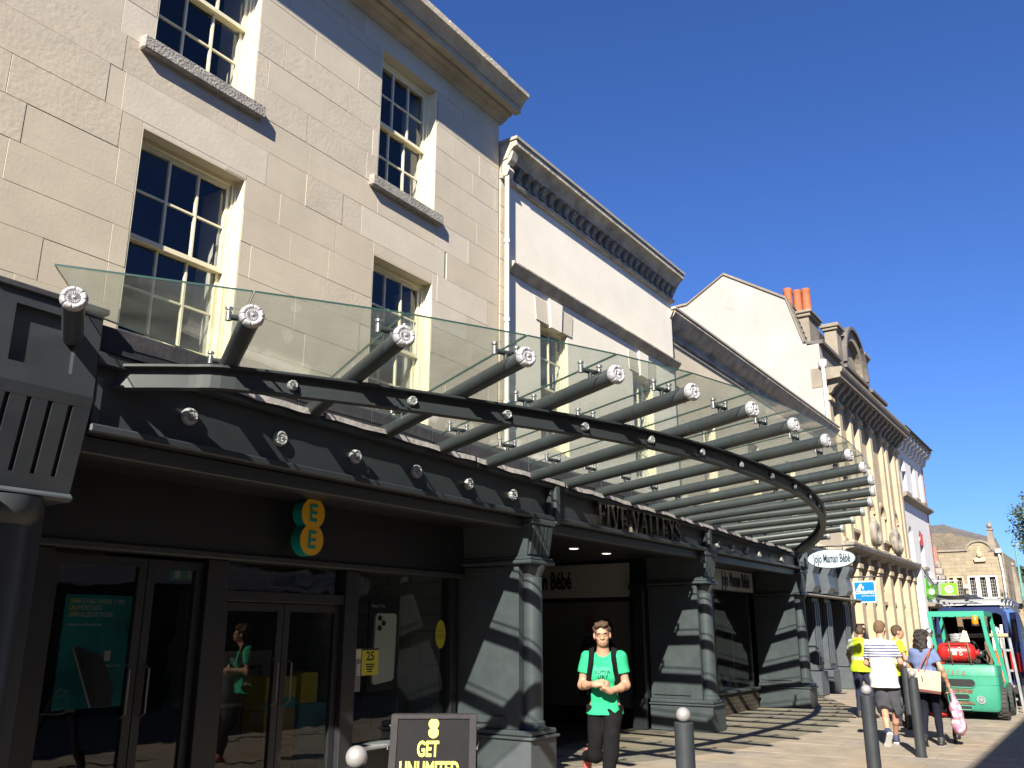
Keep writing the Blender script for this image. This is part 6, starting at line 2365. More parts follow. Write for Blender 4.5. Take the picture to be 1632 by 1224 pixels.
def long_hair(HP, B):
    return ([('ell', HP(0, -.02, .045), (.090, .105, .095), .02, B), ('ell', HP(0, -.06, -.05), (.10, .065, .10), .05, B), ('ell', HP(.02, -.075, -.14), (.105, .06, .10), .05, B), ('ell', HP(-.03, -.07, -.20), (.085, .05, .08), .05, B), ('ell', HP(.07, -.03, -.10), (.04, .05, .10), .04, B)],
            [(HP(0, .03, .0), B @ V3(0, .93, -.36))], wrinkle(.012, 42, 1.4))


def shirt_on(per, T, d, m, name='shirt', sleeve=.6, hem=.86, S=1.0, loose=.014, amp=.006, colour=None, seed=0.0, extra=()):
    pr = torso(d['hip'], d['chest'], d['neck'] - V3(0, 0, .03), (d['shR'], d['shL']), d['w'], loose) + list(extra)
    lowp = V3(d['hip'][0], d['hip'][1], hem * S - .02)
    pr.append(('cap', lowp - V3(.085 * d['w'], 0, 0), lowp + V3(.085 * d['w'], 0, 0), .108 * d['w'] + loose, .108 * d['w'] + loose, .07))
    cuts = [(V3(0, 0, hem * S), V3(0, 0, -1)), ('sub', d['neck'] + V3(0, .0, -.01), d['neck'] + V3(0, .02, .2), .066)]
    if sleeve > 0:
        for sh_, el, wr in d['A']:
            pr.append(('cap', sh_, sh_ * (.93 - sleeve) + el * (sleeve + .07), .060 * d['w'], .058, .035))
            m_ = sh_ * (1 - sleeve) + el * sleeve
            cuts.append(('sleeve', m_, (el - sh_) / np.linalg.norm(el - sh_), .10))
    return sdf_object(name, pr, .0095, m, per, T, cuts=cuts, disp=wrinkle(amp, 15, seed), colour=colour)


def legs_in(per, T, d, m, name='trousers', upto=1.0, thick=1.0, amp=.006, seed=0.0, flare=0.0):
    hip = d['hip']
    k = .05 if upto >= 1 else .018
    pr = [('cap', hip - V3(.075, 0, .0), hip + V3(.075, 0, .0), .106 * d['w'], .106 * d['w'], .05)]
    cuts = [(hip + V3(0, 0, .05), V3(0, 0, 1))]
    for h_, kn, an in d['L']:
        if upto >= 1:
            pr.append(('cap', h_, kn, .092 * thick, .066 * thick, k))
            pr.append(('cap', kn, an + (kn - an) * .06, .066 * thick, .053 * thick, .03))
        else:
            e = kn * (1 - upto) + an * upto
            dr = (e - kn) / np.linalg.norm(e - kn)
            pr.append(('cap', h_, kn, .092 * thick, (.074 + flare) * thick, k))
            pr.append(('cap', kn, e + dr * .12, (.074 + flare) * thick, (.078 + flare) * thick, .02))
            cuts.append(('sleeve', e, dr, .14))
    return sdf_object(name, pr, .0095, m, per, T, cuts=cuts, disp=wrinkle(amp, 14, seed))


H0 = R(4)
# --- man in the striped polo shirt, walking away
per, T, J, d = back_view('tall man in a white navy-striped polo shirt and grey shorts walking away', (-3.00, 14.35, 0), R(8), 1.0, .93,
    ((.01, .05, 1.63), (R(-22), R(-6), 0)), hair_light, short_hair, None, None,
    (((.245, .04, 1.16), (.215, .22, 1.04), (0, .8, .3), (-1, 0, -.2)), ((-.235, .06, 1.14), (-.12, .27, 1.06), (.5, .8, 0), (0, -.4, -1))),
    (((.10, .15, .50), (.05, .34, .10)), ((-.05, .12, .49), (-.02, -.14, .20))), lean=.05)
navy = mat('navy stripe', (.045, .055, .15), .8)
whitec = mat('white cotton', (.52, .52, .54), .85, var=.04, vscale=5)
def stripes(C):
    z = C[:, 2] + .0 * C[:, 0]
    out = np.zeros(len(C))
    for c in (1.395, 1.352, 1.312, 1.272, 1.235):
        out[np.abs(z - c) < .0085] = 1
    return out
shirt_on(per, T, d, [whitec, navy], hem=.80, loose=.024, amp=.009, colour=stripes, seed=.6, sleeve=.72)
grey_c = mat('grey twill', (.060, .062, .076), .9, spec=.15, var=.15, vscale=7)
so = legs_in(per, T, d, grey_c, 'shorts', upto=.10, thick=1.10, amp=.010, seed=2.2, flare=.022)
sdf_object('cargo_pocket', [('ell', J(.195, .10, .60), (.022, .075, .085), .01, None)], .009, grey_c, so, T)
shc = mat('navy canvas shoe', (.03, .04, .085), .8)
shoe('shoe', d['L'][0][2], V3(-.1, 1, -.02), V3(0, 0, 1), shc, per, T, .30, .009, 'white')
shoe('shoe', d['L'][1][2], V3(-.25, .62, -.74), V3(-.2, .70, .68), shc, per, T, .30, .009, 'white')

# --- workmen in high-visibility vests
hiviz = mat('hi vis yellow', (.44, .56, .012), .7, var=.06, vscale=6)
refl = mat('reflective tape', (.42, .44, .44), .35)
navyt = mat('navy work trousers', (.024, .029, .055), .9, spec=.15, var=.2, vscale=7)
grey_t = mat('pale grey cotton', (.38, .38, .40), .85)
def vest_col(C):
    out = np.zeros(len(C))
    out[np.abs(C[:, 2] - 1.09) < .028] = 1
    out[(np.abs(np.abs(C[:, 0]) - .125) < .024) & (C[:, 2] > 1.10) & (C[:, 1] < .1)] = 1
    return out
per, T, J, d = back_view('workman in a yellow reflective vest seen from behind left of the striped man', (-4.28, 18.6, 0), R(-4), .985, .92,
    ((.01, .05, 1.62), (R(10), R(-10), 0)), hair_brown, short_hair, None, None,
    (((.235, .05, 1.16), (.18, .24, 1.03), (-.2, .9, 0), (-1, 0, 0)), ((-.245, .02, 1.17), (-.23, .18, .98), (.1, .9, -.3), (1, 0, 0))),
    (((.12, .03, .50), (.13, -.02, .09)), ((-.10, .02, .50), (-.12, .0, .09))), lean=.03, sk=skin2, res=.011, leg_r=.62)
shirt_on(per, T, d, grey_t, 'undershirt', sleeve=.7, hem=.95, loose=.004, seed=.2)
shirt_on(per, T, d, [hiviz, refl], 'vest', sleeve=0, hem=.84, loose=.030, amp=.010, colour=vest_col, seed=1.2)
legs_in(per, T, d, navyt, amp=.009, seed=.5, thick=1.08)
boots = mat('work boot', (.03, .026, .024), .7)
for k in (0, 1):
    shoe('shoe', d['L'][k][2], V3(.1 if k == 0 else -.1, 1, 0), V3(0, 0, 1), boots, per, T, .29, .012, 'blackmetal')
per, T, J, d = back_view('second workman in a yellow vest mostly hidden behind the striped man and looking right', (-3.36, 17.3, 0), R(-55), .975, .9,
    ((.0, .06, 1.62), (R(-12), R(0), 0)), hair_brown, short_hair, None, None,
    (((.235, .05, 1.16), (.19, .24, 1.05), (-.2, .9, 0), (-1, 0, 0)), ((-.235, .02, 1.17), (-.21, .20, 1.02), (.1, .9, 0), (1, 0, 0))),
    (((.11, .06, .50), (.12, .02, .09)), ((-.10, .02, .50), (-.10, -.05, .09))), sk=skin2, res=.011, leg_r=.62)
shirt_on(per, T, d, [hiviz, refl], 'vest', sleeve=.55, hem=.84, loose=.026, amp=.009, colour=vest_col, seed=2.2)
legs_in(per, T, d, navyt, amp=.009, seed=1.5, thick=1.08)
for k in (0, 1):
    shoe('shoe', d['L'][k][2], V3(.1 if k == 0 else -.1, 1, 0), V3(0, 0, 1), boots, per, T, .29, .012, 'blackmetal')

# --- woman with the shopping
SW_ = .925
per, T, J, d = back_view('dark haired woman in a blue top and navy leggings pushing a pushchair', (-2.50, 14.75, 0), R(2), SW_, .82,
    ((.0, .06, 1.62), (R(-30), R(-6), 0)), hair_black, long_hair, None, None,
    (((.245, -.03, 1.15), (.30, .11, .91), (.1, .45, -.85), (-.9, 0, -.2)), ((-.21, .10, 1.15), (-.17, .34, 1.02), (.1, .9, 0), (0, -.2, -1))),
    (((.10, .08, .50), (.11, .04, .085)), ((-.08, .03, .50), (-.09, -.22, .13))), lean=.04, leg_r=.62)
blue_c = mat('blue cotton', (.105, .145, .285), .85, var=.12, vscale=8)
dots = mat('white dots', (.6, .62, .68), .85)
dotnavy = mat('dotted navy cotton', (.07, .09, .22), .85)
def dot_col(C):
    out = np.zeros(len(C))
    low = C[:, 2] < .90 * SW_
    out[low] = 2
    u = np.arctan2(C[:, 1], C[:, 0]) * .16
    r_ = np.floor(C[:, 2] / .026)
    du = (u + (r_ % 2) * .014) % .028 - .014
    dz = C[:, 2] % .026 - .013
    out[low & (du * du + dz * dz < .0085 ** 2)] = 1
    return out
shirt_on(per, T, d, [blue_c, dots, dotnavy], 'top', sleeve=.62, hem=.78, S=SW_, loose=.020, amp=.007, colour=dot_col, seed=.9)
legs_in(per, T, d, mat('navy leggings', (.010, .011, .020), .9, spec=.1), 'leggings', thick=.86, amp=.003)
pump = mat('black pump', (.02, .02, .022), .6)
shoe('shoe', d['L'][0][2], V3(.05, 1, 0), V3(0, 0, 1), pump, per, T, .25, .009, 'white')
shoe('shoe', d['L'][1][2], V3(-.05, .72, -.60), V3(0, .6, .75), pump, per, T, .25, .009, 'blackmetal')
WT, WJ = T, J

# cream shoulder bag
bagm = mat('cream leather', (.42, .33, .235), .55, var=.06, vscale=6)
bagb = mat('maroon leather', (.10, .028, .022), .5)
tan = mat('brown strap', (.28, .085, .05), .6)
sb = thing('shoulder_bag', 'large cream shoulder bag with a maroon base hanging at the womans back', 'bag', tuple(T @ Vector((.02, -.2, 1.0))))
def TP(p):
    return tuple(T @ Vector(p))
mb = MB()
mb.hexa([TP(p) for p in [(-.17, -.235, .80), (.21, -.205, .755), (.20, -.13, .755), (-.16, -.15, .80), (-.21, -.215, 1.075), (.235, -.195, 1.03), (.225, -.15, 1.03), (-.20, -.165, 1.075)]])
o = mb.build('body', bagm, sb)
mb = MB()
mb.hexa([TP(p) for p in [(-.165, -.237, .765), (.205, -.207, .72), (.195, -.128, .72), (-.155, -.148, .765), (-.1705, -.237, .803), (.2115, -.207, .758), (.2005, -.128, .758), (-.1605, -.148, .803)]])
mb.build('base', bagb, sb)
mb = MB()
for dx in (-.06, .03):
    P_ = catmull([Vector(p) for p in [(.00 + dx, -.222, 1.04), (.05 + dx * .6, -.20, 1.18), (.135, -.13, 1.36), (.165, -.02, 1.395), (.15, .06, 1.33)]], 4)
    mb2 = MB().tube([tuple(T @ p) for p in P_], .0085, 6)
    mb2.build('strap', tan, sb)
MB().tube([TP((-.02, -.232, .97)), TP((-.012, -.236, .90))], .006, 6).build('tag', bagb, sb)

# pink carrier bag with a printed owl-like blot pattern left plain
cbm = bpy.data.materials.new('pink patterned bag')
cbm.use_nodes = True
N, L = cbm.node_tree.nodes, cbm.node_tree.links
b_ = N['Principled BSDF']
b_.inputs['Roughness'].default_value = .6
ge = N.new('ShaderNodeNewGeometry')
vo = N.new('ShaderNodeTexVoronoi')
vo.inputs['Scale'].default_value = 11
L.new(ge.outputs['Position'], vo.inputs['Vector'])
rp_ = N.new('ShaderNodeValToRGB')
rp_.color_ramp.elements[0].color = (.52, .46, .48, 1)
rp_.color_ramp.elements[1].color = (.42, .16, .24, 1)
rp_.color_ramp.elements[0].position = .35
rp_.color_ramp.elements[1].position = .5
L.new(vo.outputs['Distance'], rp_.inputs['Fac'])
L.new(rp_.outputs[0], b_.inputs['Base Color'])
cg = thing('carrier_bag', 'pink and white patterned carrier bag held low in the womans right hand', 'bag', TP((.34, .16, .4)))
hx, hy, hz = .29, .165, .80
sdf_object('body', [('ell', V3(.34, .17, .40), (.085, .155, .20), .04, None), ('ell', V3(.35, .17, .26), (.095, .165, .12), .06, None), ('ell', V3(.325, .165, .55), (.06, .12, .10), .06, None)], .011, cbm, cg, T, disp=wrinkle(.010, 22, 1.1))
for sy in (.07, .25):
    P_ = catmull([Vector(p) for p in [(.325, sy, .60), (.315, sy * .6 + .165 * .4, .72), (hx + .01, .165, hz - .03)]], 4)
    MB().tube([tuple(T @ p) for p in P_], [.028] * 3 + [.018] * (len(P_) - 5) + [.012] * 2, 7).build('handle', cbm, cg)

# pushchair in front of the woman
pc = thing('pushchair', 'dark folding pushchair with small wheels and a red blanket in front of the woman', 'pushchair', TP((.1, .8, 0)))
mb = MB()
for sx in (-.20, .22):
    mb.tube([TP((sx, .40, .98)), TP((sx, .55, .72)), TP((sx, 1.02, .12))], .013, 8)
    mb.tube([TP((sx, .95, .62)), TP((sx, .48, .10))], .013, 8)
mb.tube([TP((-.20, .40, .98)), TP((.22, .40, .98))], .014, 8)
mb.build('frame', 'blackmetal', pc)
mb = MB()
mb.hexa([TP(p) for p in [(-.19, .55, .36), (.21, .55, .36), (.21, .95, .40), (-.19, .95, .40), (-.19, .57, .41), (.21, .57, .41), (.21, .95, .45), (-.19, .95, .45)]])
mb.hexa([TP(p) for p in [(-.19, .50, .42), (.21, .50, .42), (.21, .58, .42), (-.19, .58, .42), (-.18, .42, .86), (.20, .42, .86), (.20, .48, .86), (-.18, .48, .86)]])
mb.build('seat', black, pc)
sdf_object('hood', [('ell', V3(.01, .58, .88), (.22, .20, .14), .03, None)], .014, navyt, pc, T, cuts=[(V3(0, .60, .86), V3(0, .5, -.8))])
sdf_object('blanket', [('ell', V3(.05, .66, .40), (.17, .16, .07), .03, None)], .012, 'red', pc, T, disp=wrinkle(.010, 20, .3))
for sx in (-.22, .24):
    for yy in (.47, 1.02):
        w_ = MB()
        q = T @ Vector((sx, yy, .085))
        ax = (T.to_3x3() @ Vector((1, 0, 0)))
        w_.lathe([(.045, -.016), (.06, -.02), (.078, -.016), (.084, 0), (.078, .016), (.06, .02), (.045, .016)], q, ax, n=22)
        wo_ = w_.build('wheel', 'blackmetal', pc)
        MB().lathe([(0, -.014), (.046, -.010), (.046, .010), (0, .014)], q, ax, n=16).build('hub', 'steel', wo_)

# ------------------------------------------------------------------ bollards
def bollard(pos, label, h=1.0):
    t = thing('bollard', label, 'bollard', pos, group='ball topped bollards along the pavement')
    x, y, z = pos
    MB().lathe([(.066, 0), (.066, h - .006), (.060, h), (.0, h)], (x, y, 0), n=24).build('post', 'bollard', t)
    MB().lathe([(.078, 0.001), (.078, .012), (.066, .016)], (x, y, 0), n=24).build('base_ring', 'bollard', t)
    mb = MB()
    mb.sphere((x, y, h + .047), .050, 20, 14)
    mb.build('ball', 'ball', t)
    return t


bollard((-2.98, 3.17, 0), 'silver balled grey bollard nearest, beside the black pavement sign')
bollard((-2.58, 5.96, 0), 'silver balled grey bollard standing alone before the middle pier')
bollard((-2.15, 9.43, 0), 'silver balled grey bollard in front of the yellow vested workman')
bollard((-2.43, 13.35, 0), 'silver balled grey bollard between the striped man and the woman')
bollard((-3.18, 16.9, 0), 'farthest silver balled grey bollard, partly hidden behind the striped man')

# ------------------------------------------------------------------ pavement sign
ab = thing('pavement_sign', 'black A-frame pavement sign with yellow lettering before the phone shop window', 'pavement sign', (-4.35, 5.45, 0))
TA = placed((-4.35, 5.45, 0), math.atan2(.31, .46))


def tmb():
    m = MB()
    m.T = TA
    return m


for sgn, nm in ((-1, 'front_leaf'), (1, 'back_leaf')):
    def LP(x, h, o):      # along the board, height up the leaf, out from its face
        return (x, sgn * (.045 + .30 * (1 - h) + o), .02 + h * .985)
    def slab(mb, x0, x1, h0, h1, o0, o1):
        mb.hexa([LP(x0, h0, o0), LP(x1, h0, o0), LP(x1, h0, o1), LP(x0, h0, o1), LP(x0, h1, o0), LP(x1, h1, o0), LP(x1, h1, o1), LP(x0, h1, o1)])
    mb = tmb()
    slab(mb, -.265, .265, .03, .97, -.012, .0)
    lf = mb.build(nm, 'black', ab)
    for x0, x1 in ((-.315, -.265), (.265, .315)):
        mb = tmb()
        slab(mb, x0, x1, 0, 1, -.02, .014)
        mb.build('stile', mat('dark timber', (.035, .033, .035), .8, var=.3, vscale=10, spec=.2), lf)
    mb = tmb()
    slab(mb, -.265, .265, .972, 1.0, -.02, .012)
    mb.build('top_rail', mat('dark timber', (.035, .033, .035), .8, var=.3, vscale=10, spec=.2), lf)
    if sgn < 0:
        up_ = Vector((0, .30, .985)).normalized()
        M3 = Matrix(((1, 0, 0), (0, up_.y, -up_.z), (0, up_.z, up_.y)))
        def put(v, f, x, h, nm2, m_):
            o = Vector(LP(x, h, .002))
            mb = tmb()
            mb.raw([tuple(o + M3 @ Vector(p)) for p in v], f)
            mb.build(nm2, m_, lf)
        chalk = mat('chalk yellow', (.78, .74, .10), .7, var=.10, vscale=30)
        def fit(s_, w_, h_):
            v, f = text_geo(s_, 1.0, 0, 1.0, 'CENTER', .028)
            a = np.array(v)
            kx, ky = w_ / np.ptp(a[:, 0]), h_ / np.ptp(a[:, 1])
            c0 = (a.max(0) + a.min(0)) / 2
            return [((x - c0[0]) * kx, (y - c0[1]) * ky, z) for x, y, z in v], f
        v, f = fit('GET', .158, .112)
        put(v, f, -.035, .768, 'lettering', chalk)
        v, f = fit('UNLIMITED', .43, .112)
        put(v, f, -.02, .632, 'lettering', chalk)
        e8 = eight_outline(.038, .062)
        mb = tmb()
        o = Vector(LP(.0, .905, .001))
        n8 = len(e8)
        vs = [tuple(o + M3 @ Vector((p[0], p[1], hh))) for hh in (0, .003) for p in e8]
        mb.raw(vs, [tuple(range(n8, 2 * n8))] + [(i, (i + 1) % n8, n8 + (i + 1) % n8, n8 + i) for i in range(n8)])
        mb.build('badge', mat('badge yellow', (.80, .72, .03), .5), lf)
        for dz in (.028, -.028):
            v, f = text_geo('E', .035, .0008, .9, 'CENTER', 0)
            o = Vector(LP(.0, .905, .0045))
            mb = tmb()
            mb.raw([tuple(o + M3 @ (Vector(p) + Vector((0, dz, 0)))) for p in v], f)
            mb.build('badge_letter', mat('badge letter', (.55, .47, .03), .5), lf)
for x in (-.30, .30):
    mb = tmb()
    mb.tube([(x, -.06, .95), (x, .06, .95)], .008, 8)
    mb.tube([(x + (.02 if x > 0 else -.02), -.075, .93), (x + (.022 if x > 0 else -.022), -.075, .93)], .012, 8)
    mb.tube([(x + (.02 if x > 0 else -.02), .075, .93), (x + (.022 if x > 0 else -.022), .075, .93)], .012, 8)
    mb.build('hinge', 'chrome', ab)
    mb = tmb()
    s = .022 if x > 0 else -.022
    mb.box(min(x + s, x + s * 1.2), max(x + s, x + s * 1.2), -.16, .16, .775, .795)
    mb.build('stay', 'steel', ab)

# ------------------------------------------------------------------ forklift truck seen from behind
jade = mat('worn jade paint', (.035, .235, .155), .45, var=.12, vscale=3, stain=((.085, .065, .045), (5, 5, 5), .60))
jade2 = mat('jade paint', (.035, .29, .20), .4)
rubber = mat('rubber', (.045, .043, .040), .9, var=.3, vscale=20)
rust = mat('rust', (.13, .085, .05), .9, var=.5, vscale=14)
fk = thing('forklift', 'jade green forklift truck parked back-on with a red gas cylinder on top', 'forklift', (-2.55, 20.3, 0))
FX, FY = -2.53, 19.2
cw = []
# counterweight: rounded block, front to back, with three slots cut by recessed dark mouths
mb = MB()
def ring_(z, w, yb, rc):
    out = []
    for cx, a0, a1 in ((w - rc, -90, 0), (w - rc, 0, 0), (-(w - rc), 180, 180), (-(w - rc), 180, 270)):
        pass
    pts = []
    for k in range(7):
        a = R(-90 + 90 * k / 6)
        pts.append((FX + (w - rc) + rc * math.cos(a), FY + yb + rc + rc * math.sin(a), z))
    pts.append((FX + w, FY + .75, z))
    pts.append((FX - w, FY + .75, z))
    for k in range(7):
        a = R(180 + 90 * k / 6)
        pts.append((FX - (w - rc) + rc * math.cos(a), FY + yb + rc + rc * math.sin(a), z))
    return pts
lev = [(.16, .46, .06, .07), (.22, .50, .02, .08), (.45, .52, .0, .09), (.615, .525, .0, .09), (.618, .52, .006, .09), (.626, .52, .006, .09), (.63, .525, .0, .09), (.775, .525, .0, .09), (.778, .52, .006, .09), (.786, .52, .006, .09), (.79, .525, .0, .09), (.93, .52, .015, .08), (.985, .50, .05, .07)]
rings = [ring_(*l) for l in lev]
n = len(rings[0])
mb.raw([p for r in rings for p in r], [(i * n + k, i * n + (k + 1) % n, (i + 1) * n + (k + 1) % n, (i + 1) * n + k) for i in range(len(lev) - 1) for k in range(n)], 0, True)
mb.raw(rings[0], [tuple(range(n))[::-1]])
mb.raw(rings[-1], [tuple(range(n))])
body = mb.build('counterweight', jade, fk)
def slot(x0, x1, z0, z1, nm='air_slot'):
    r = (z1 - z0) / 2
    pts = []
    for k in range(9):
        a = R(-90 + 180 * k / 8)
        pts.append((x1 - r + r * math.cos(a), (z0 + z1) / 2 + r * math.sin(a)))
    for k in range(9):
        a = R(90 + 180 * k / 8)
        pts.append((x0 + r + r * math.cos(a), (z0 + z1) / 2 + r * math.sin(a)))
    MB().prism(pts, FY - .012, FY + .05, 'y').build(nm, 'blacktext', body)
    rim = MB().tube([(p[0], FY - .008, p[1]) for p in pts + pts[:1]], .012, 6, cap=False)
    rim.build('slot_rim', jade, body)
slot(-2.96, -2.40, .58, .735)
slot(-2.82, -2.52, .36, .465)
slot(-2.82, -2.50, .185, .255)
mb = MB()
mb.prism([(-2.86, .47), (-2.48, .475), (-2.45, .54), (-2.60, .555), (-2.80, .55), (-2.9, .51)], FY - .006, FY + .03, 'y')
mb.prism([(-2.9, .27), (-2.45, .28), (-2.5, .33), (-2.85, .335)], FY + .0, FY + .05, 'y')
mb.build('rust_patch', rust, body)
mb = MB()
for k, x in enumerate((-2.88, -2.80, -2.71, -2.62)):
    mb.prism([(x, .80), (x + .02, .80), (x + .055, .885), (x + .035, .885)], FY - .004, FY + .03, 'y')
    if k % 2:
        mb.prism([(x + .03, .80), (x + .05, .80), (x + .055, .885), (x + .04, .885)], FY - .005, FY + .03, 'y')
mb.build('worn_badge', mat('worn badge', (.20, .10, .075), .7), body)
mb = MB()
mb.lathe([(0, .012), (.035, .012), (.04, 0)], (-2.34, FY + .003, .37), (0, -1, 0), n=12)
mb.lathe([(.05, .004), (.075, .004)], (-2.34, FY + .003, .37), (0, -1, 0), n=12)
mb.build('tow_boss', 'galv', body)
# chassis sides and floor, wheel arch
mb = MB()
for sx in (-1, 1):
    x0 = FX + sx * .53
    mb.prism([(FY + .76, .30), (FY + .80, .55), (FY + .95, .60), (FY + 1.7, .60), (FY + 1.75, .45), (FY + 1.2, .28)], min(x0, x0 - sx * .10), max(x0, x0 - sx * .10), 'x')
mb.box(FX - .42, FX + .42, FY + .5, FY + 1.9, .34, .62)
mb.build('chassis', jade, fk)
MB().box(FX - .38, FX + .38, FY + .76, FY + 1.1, .63, .96, .03).build('engine_cover', 'blackmetal', fk)
def wheel(x, y, r, w, nm='wheel'):
    wl_ = MB().lathe([(r * .55, -w / 2), (r * .9, -w / 2), (r * .97, -w * .38), (r, -w * .3), (r, w * .3), (r * .97, w * .38), (r * .9, w / 2), (r * .55, w / 2)], (x, y, r), (1, 0, 0), n=32).build(nm, rubber, fk)
    mb = MB()
    for k in range(22):
        a = 2 * math.pi * k / 22
        for s in (-1, 1):
            a2 = a + (math.pi / 22 if s > 0 else 0)
            c, s_ = math.cos(a2), math.sin(a2)
            u, v = Vector((0, c, s_)), Vector((0, -s_, c))
            o = Vector((x, y, r)) + u * (r - .002)
            px = s * w * .22
            pts = []
            for du in (0, .014):
                for dx, dv in ((-w * .2, -.018), (w * .2, -.022), (w * .2, .012), (-w * .2, .016)):
                    pts.append(o + u * du + Vector((px + dx, 0, 0)) + v * dv)
            mb.hexa(pts)
    t_ = mb.build('tread', rubber, wl_)
    t_['kind'] = 'stuff'
    MB().lathe([(0, -w * .42), (r * .3, -w * .42), (r * .54, -w * .3), (r * .54, w * .3), (r * .3, w * .42), (0, w * .42)], (x, y, r), (1, 0, 0), n=20).build('rim', jade2, wl_)
    return wl_
wheel(-2.035, FY + .42, .285, .20)
wheel(-2.96, FY + .36, .255, .19)
wheel(-2.06, FY + 1.62, .30, .22)
wheel(-3.00, FY + 1.62, .30, .22)
# gas cylinder lying across the back on its cradle
cyl = MB()
prof = [(0, 0), (.08, .005), (.14, .03), (.175, .08), (.185, .12), (.185, .20), (.189, .21), (.189, .23), (.185, .24), (.185, .56), (.175, .60), (.14, .65), (.10, .67), (.06, .68), (.06, .73), (0, .73)]
gcy = cyl.lathe(prof, (-3.03, FY + .25, 1.20), (1, 0, 0), n=28).build('gas_cylinder', 'red', fk)
mb = MB()
for x in (-2.80, -2.48):
    pts = [(x, FY + .25 + .20 * math.cos(a), 1.20 + .20 * math.sin(a)) for a in np.linspace(R(200), R(450), 16)]
    mb2 = MB().tube(pts, .014, 6)
    mb2.build('cylinder_strap', rust, gcy)
    MB().tube([(x + .02, FY + .045, 1.40), (x + .05, FY + .03, .99)], .013, 6).build('cradle_bar', rust, gcy)
MB().tube([(-2.82, FY + .04, 1.395), (-2.44, FY + .04, 1.395)], .012, 6).build('cradle_bar', rust, gcy)
MB().box(-2.86, -2.42, FY + .05, FY + .4, .988, 1.015).build('cradle', 'blackmetal', gcy)
text_part('lettering', 'GAS', (-2.60, FY + .060, 1.23), .085, FACE_MY, 'white', gcy, ext=.002, tilt=R(-80))
MB().box(-2.74, -2.66, FY + .063, FY + .067, 1.16, 1.26).build('label_patch', mat('worn label', (.6, .42, .40), .6, var=.3, vscale=25), gcy)
mb = MB()
mb.sphere((-2.28, FY + .3, 1.18), .07, 10, 8)
mb.tube([(-2.30, FY + .3, 1.18), (-2.2, FY + .35, 1.25), (-2.16, FY + .5, 1.1), (-2.2, FY + .5, .98)], .016, 6)
mb.tube([(-2.24, FY + .3, 1.10), (-2.15, FY + .2, 1.02), (-2.18, FY + .3, .99)], .012, 6)
mb.build('valve_hose', 'blackmetal', gcy)
# overhead guard
zT = 1.975
gd = MB()
gd.hexa([(-3.115, FY + .16, zT - .10), (-2.115, FY + .16, zT - .10), (-2.115, FY + .22, zT - .10), (-3.115, FY + .22, zT - .10), (-3.115, FY + .16, zT), (-2.115, FY + .16, zT), (-2.115, FY + .22, zT), (-3.115, FY + .22, zT)])
for x, d in ((-3.115, 1), (-2.115, -1)):
    gd.hexa([(x, FY + .221, zT - .09), (x + .06 * d, FY + .221, zT - .09), (x + .06 * d, FY + 1.45, zT - .09), (x, FY + 1.45, zT - .09), (x, FY + .221, zT), (x + .06 * d, FY + .221, zT), (x + .06 * d, FY + 1.45, zT), (x, FY + 1.45, zT)])
gd.box(-3.115, -2.115, FY + 1.451, FY + 1.52, zT - .09, zT)
gdo = gd.build('overhead_guard', jade2, fk)
for k in range(5):
    x = -2.94 + k * .155
    MB().box(x, x + .022, FY + .2205, FY + 1.45, zT - .075, zT - .02).build('guard_bar', jade2, gdo)
for pts, nm in (([(-3.075, FY + .19, zT - .101), (-3.06, FY + .20, 1.5), (-3.03, FY + .30, .97)], 'rear_post'), ([(-2.155, FY + .19, zT - .101), (-2.12, FY + .22, 1.45), (-2.02, FY + .30, .97)], 'rear_post'),
                ([(-3.08, FY + 1.48, zT - .09), (-3.05, FY + 1.75, .6)], 'front_post'), ([(-2.15, FY + 1.48, zT - .09), (-2.04, FY + 1.75, .6)], 'front_post')):
    mb = MB()
    for p, q in zip(pts, pts[1:]):
        w = .034
        mb.hexa([(q[0] - w, q[1] - w, q[2]), (q[0] + w, q[1] - w, q[2]), (q[0] + w, q[1] + w, q[2]), (q[0] - w, q[1] + w, q[2]), (p[0] - w, p[1] - w, p[2]), (p[0] + w, p[1] - w, p[2]), (p[0] + w, p[1] + w, p[2]), (p[0] - w, p[1] + w, p[2])])
    mb.build(nm, jade2, gdo)
mb = MB()
mb.lathe([(.055, 0), (.06, .02), (.055, .13), (.03, .16), (0, .165)], (-2.28, FY + .12, 1.73), n=16)
mb.build('beacon', mat('amber lens', (.55, .20, .01), .2, spec=.8), gdo)
MB().lathe([(0, -.03), (.07, -.03), (.07, 0), (0, 0)], (-2.28, FY + .12, 1.728), n=16).build('beacon_base', 'blackmetal', gdo)
mb = MB()
mb.lathe([(0, .05), (.05, .045), (.078, .02), (.082, -.02), (.05, -.07)], (-3.12, FY + .12, 1.58), (0, -1, 0), n=18)
mb.build('work_light', 'chrome', gdo)
mb = MB()
mb.box(-2.78, -2.42, FY + .62, FY + .78, .98, 1.42, .04)
mb.box(-2.80, -2.40, FY + .78, FY + 1.2, .97, 1.08, .03)
mb.build('seat', 'blackmetal', fk)
mb = MB()
mb.tube([(-2.6 + .16 * math.cos(t), FY + 1.45 + .05 * math.sin(t), 1.25 + .16 * math.sin(t)) for t in np.linspace(0, 6.2832, 19)], .016, 6, cap=False)
mb.tube([(-2.6, FY + 1.7, .65), (-2.6, FY + 1.45, 1.25)], .025, 6)
mb.build('steering_wheel', 'blackmetal', fk)
mb = MB()
for x in (-2.78, -2.32):
    mb.box(x - .05, x + .05, FY + 1.92, FY + 2.04, .08, 1.95)
mb.box(-2.84, -2.26, FY + 1.93, FY + 2.03, 1.85, 1.93)
mb.box(-2.84, -2.26, FY + 2.05, FY + 2.10, .12, .45)
mb.build('mast', rust, fk)
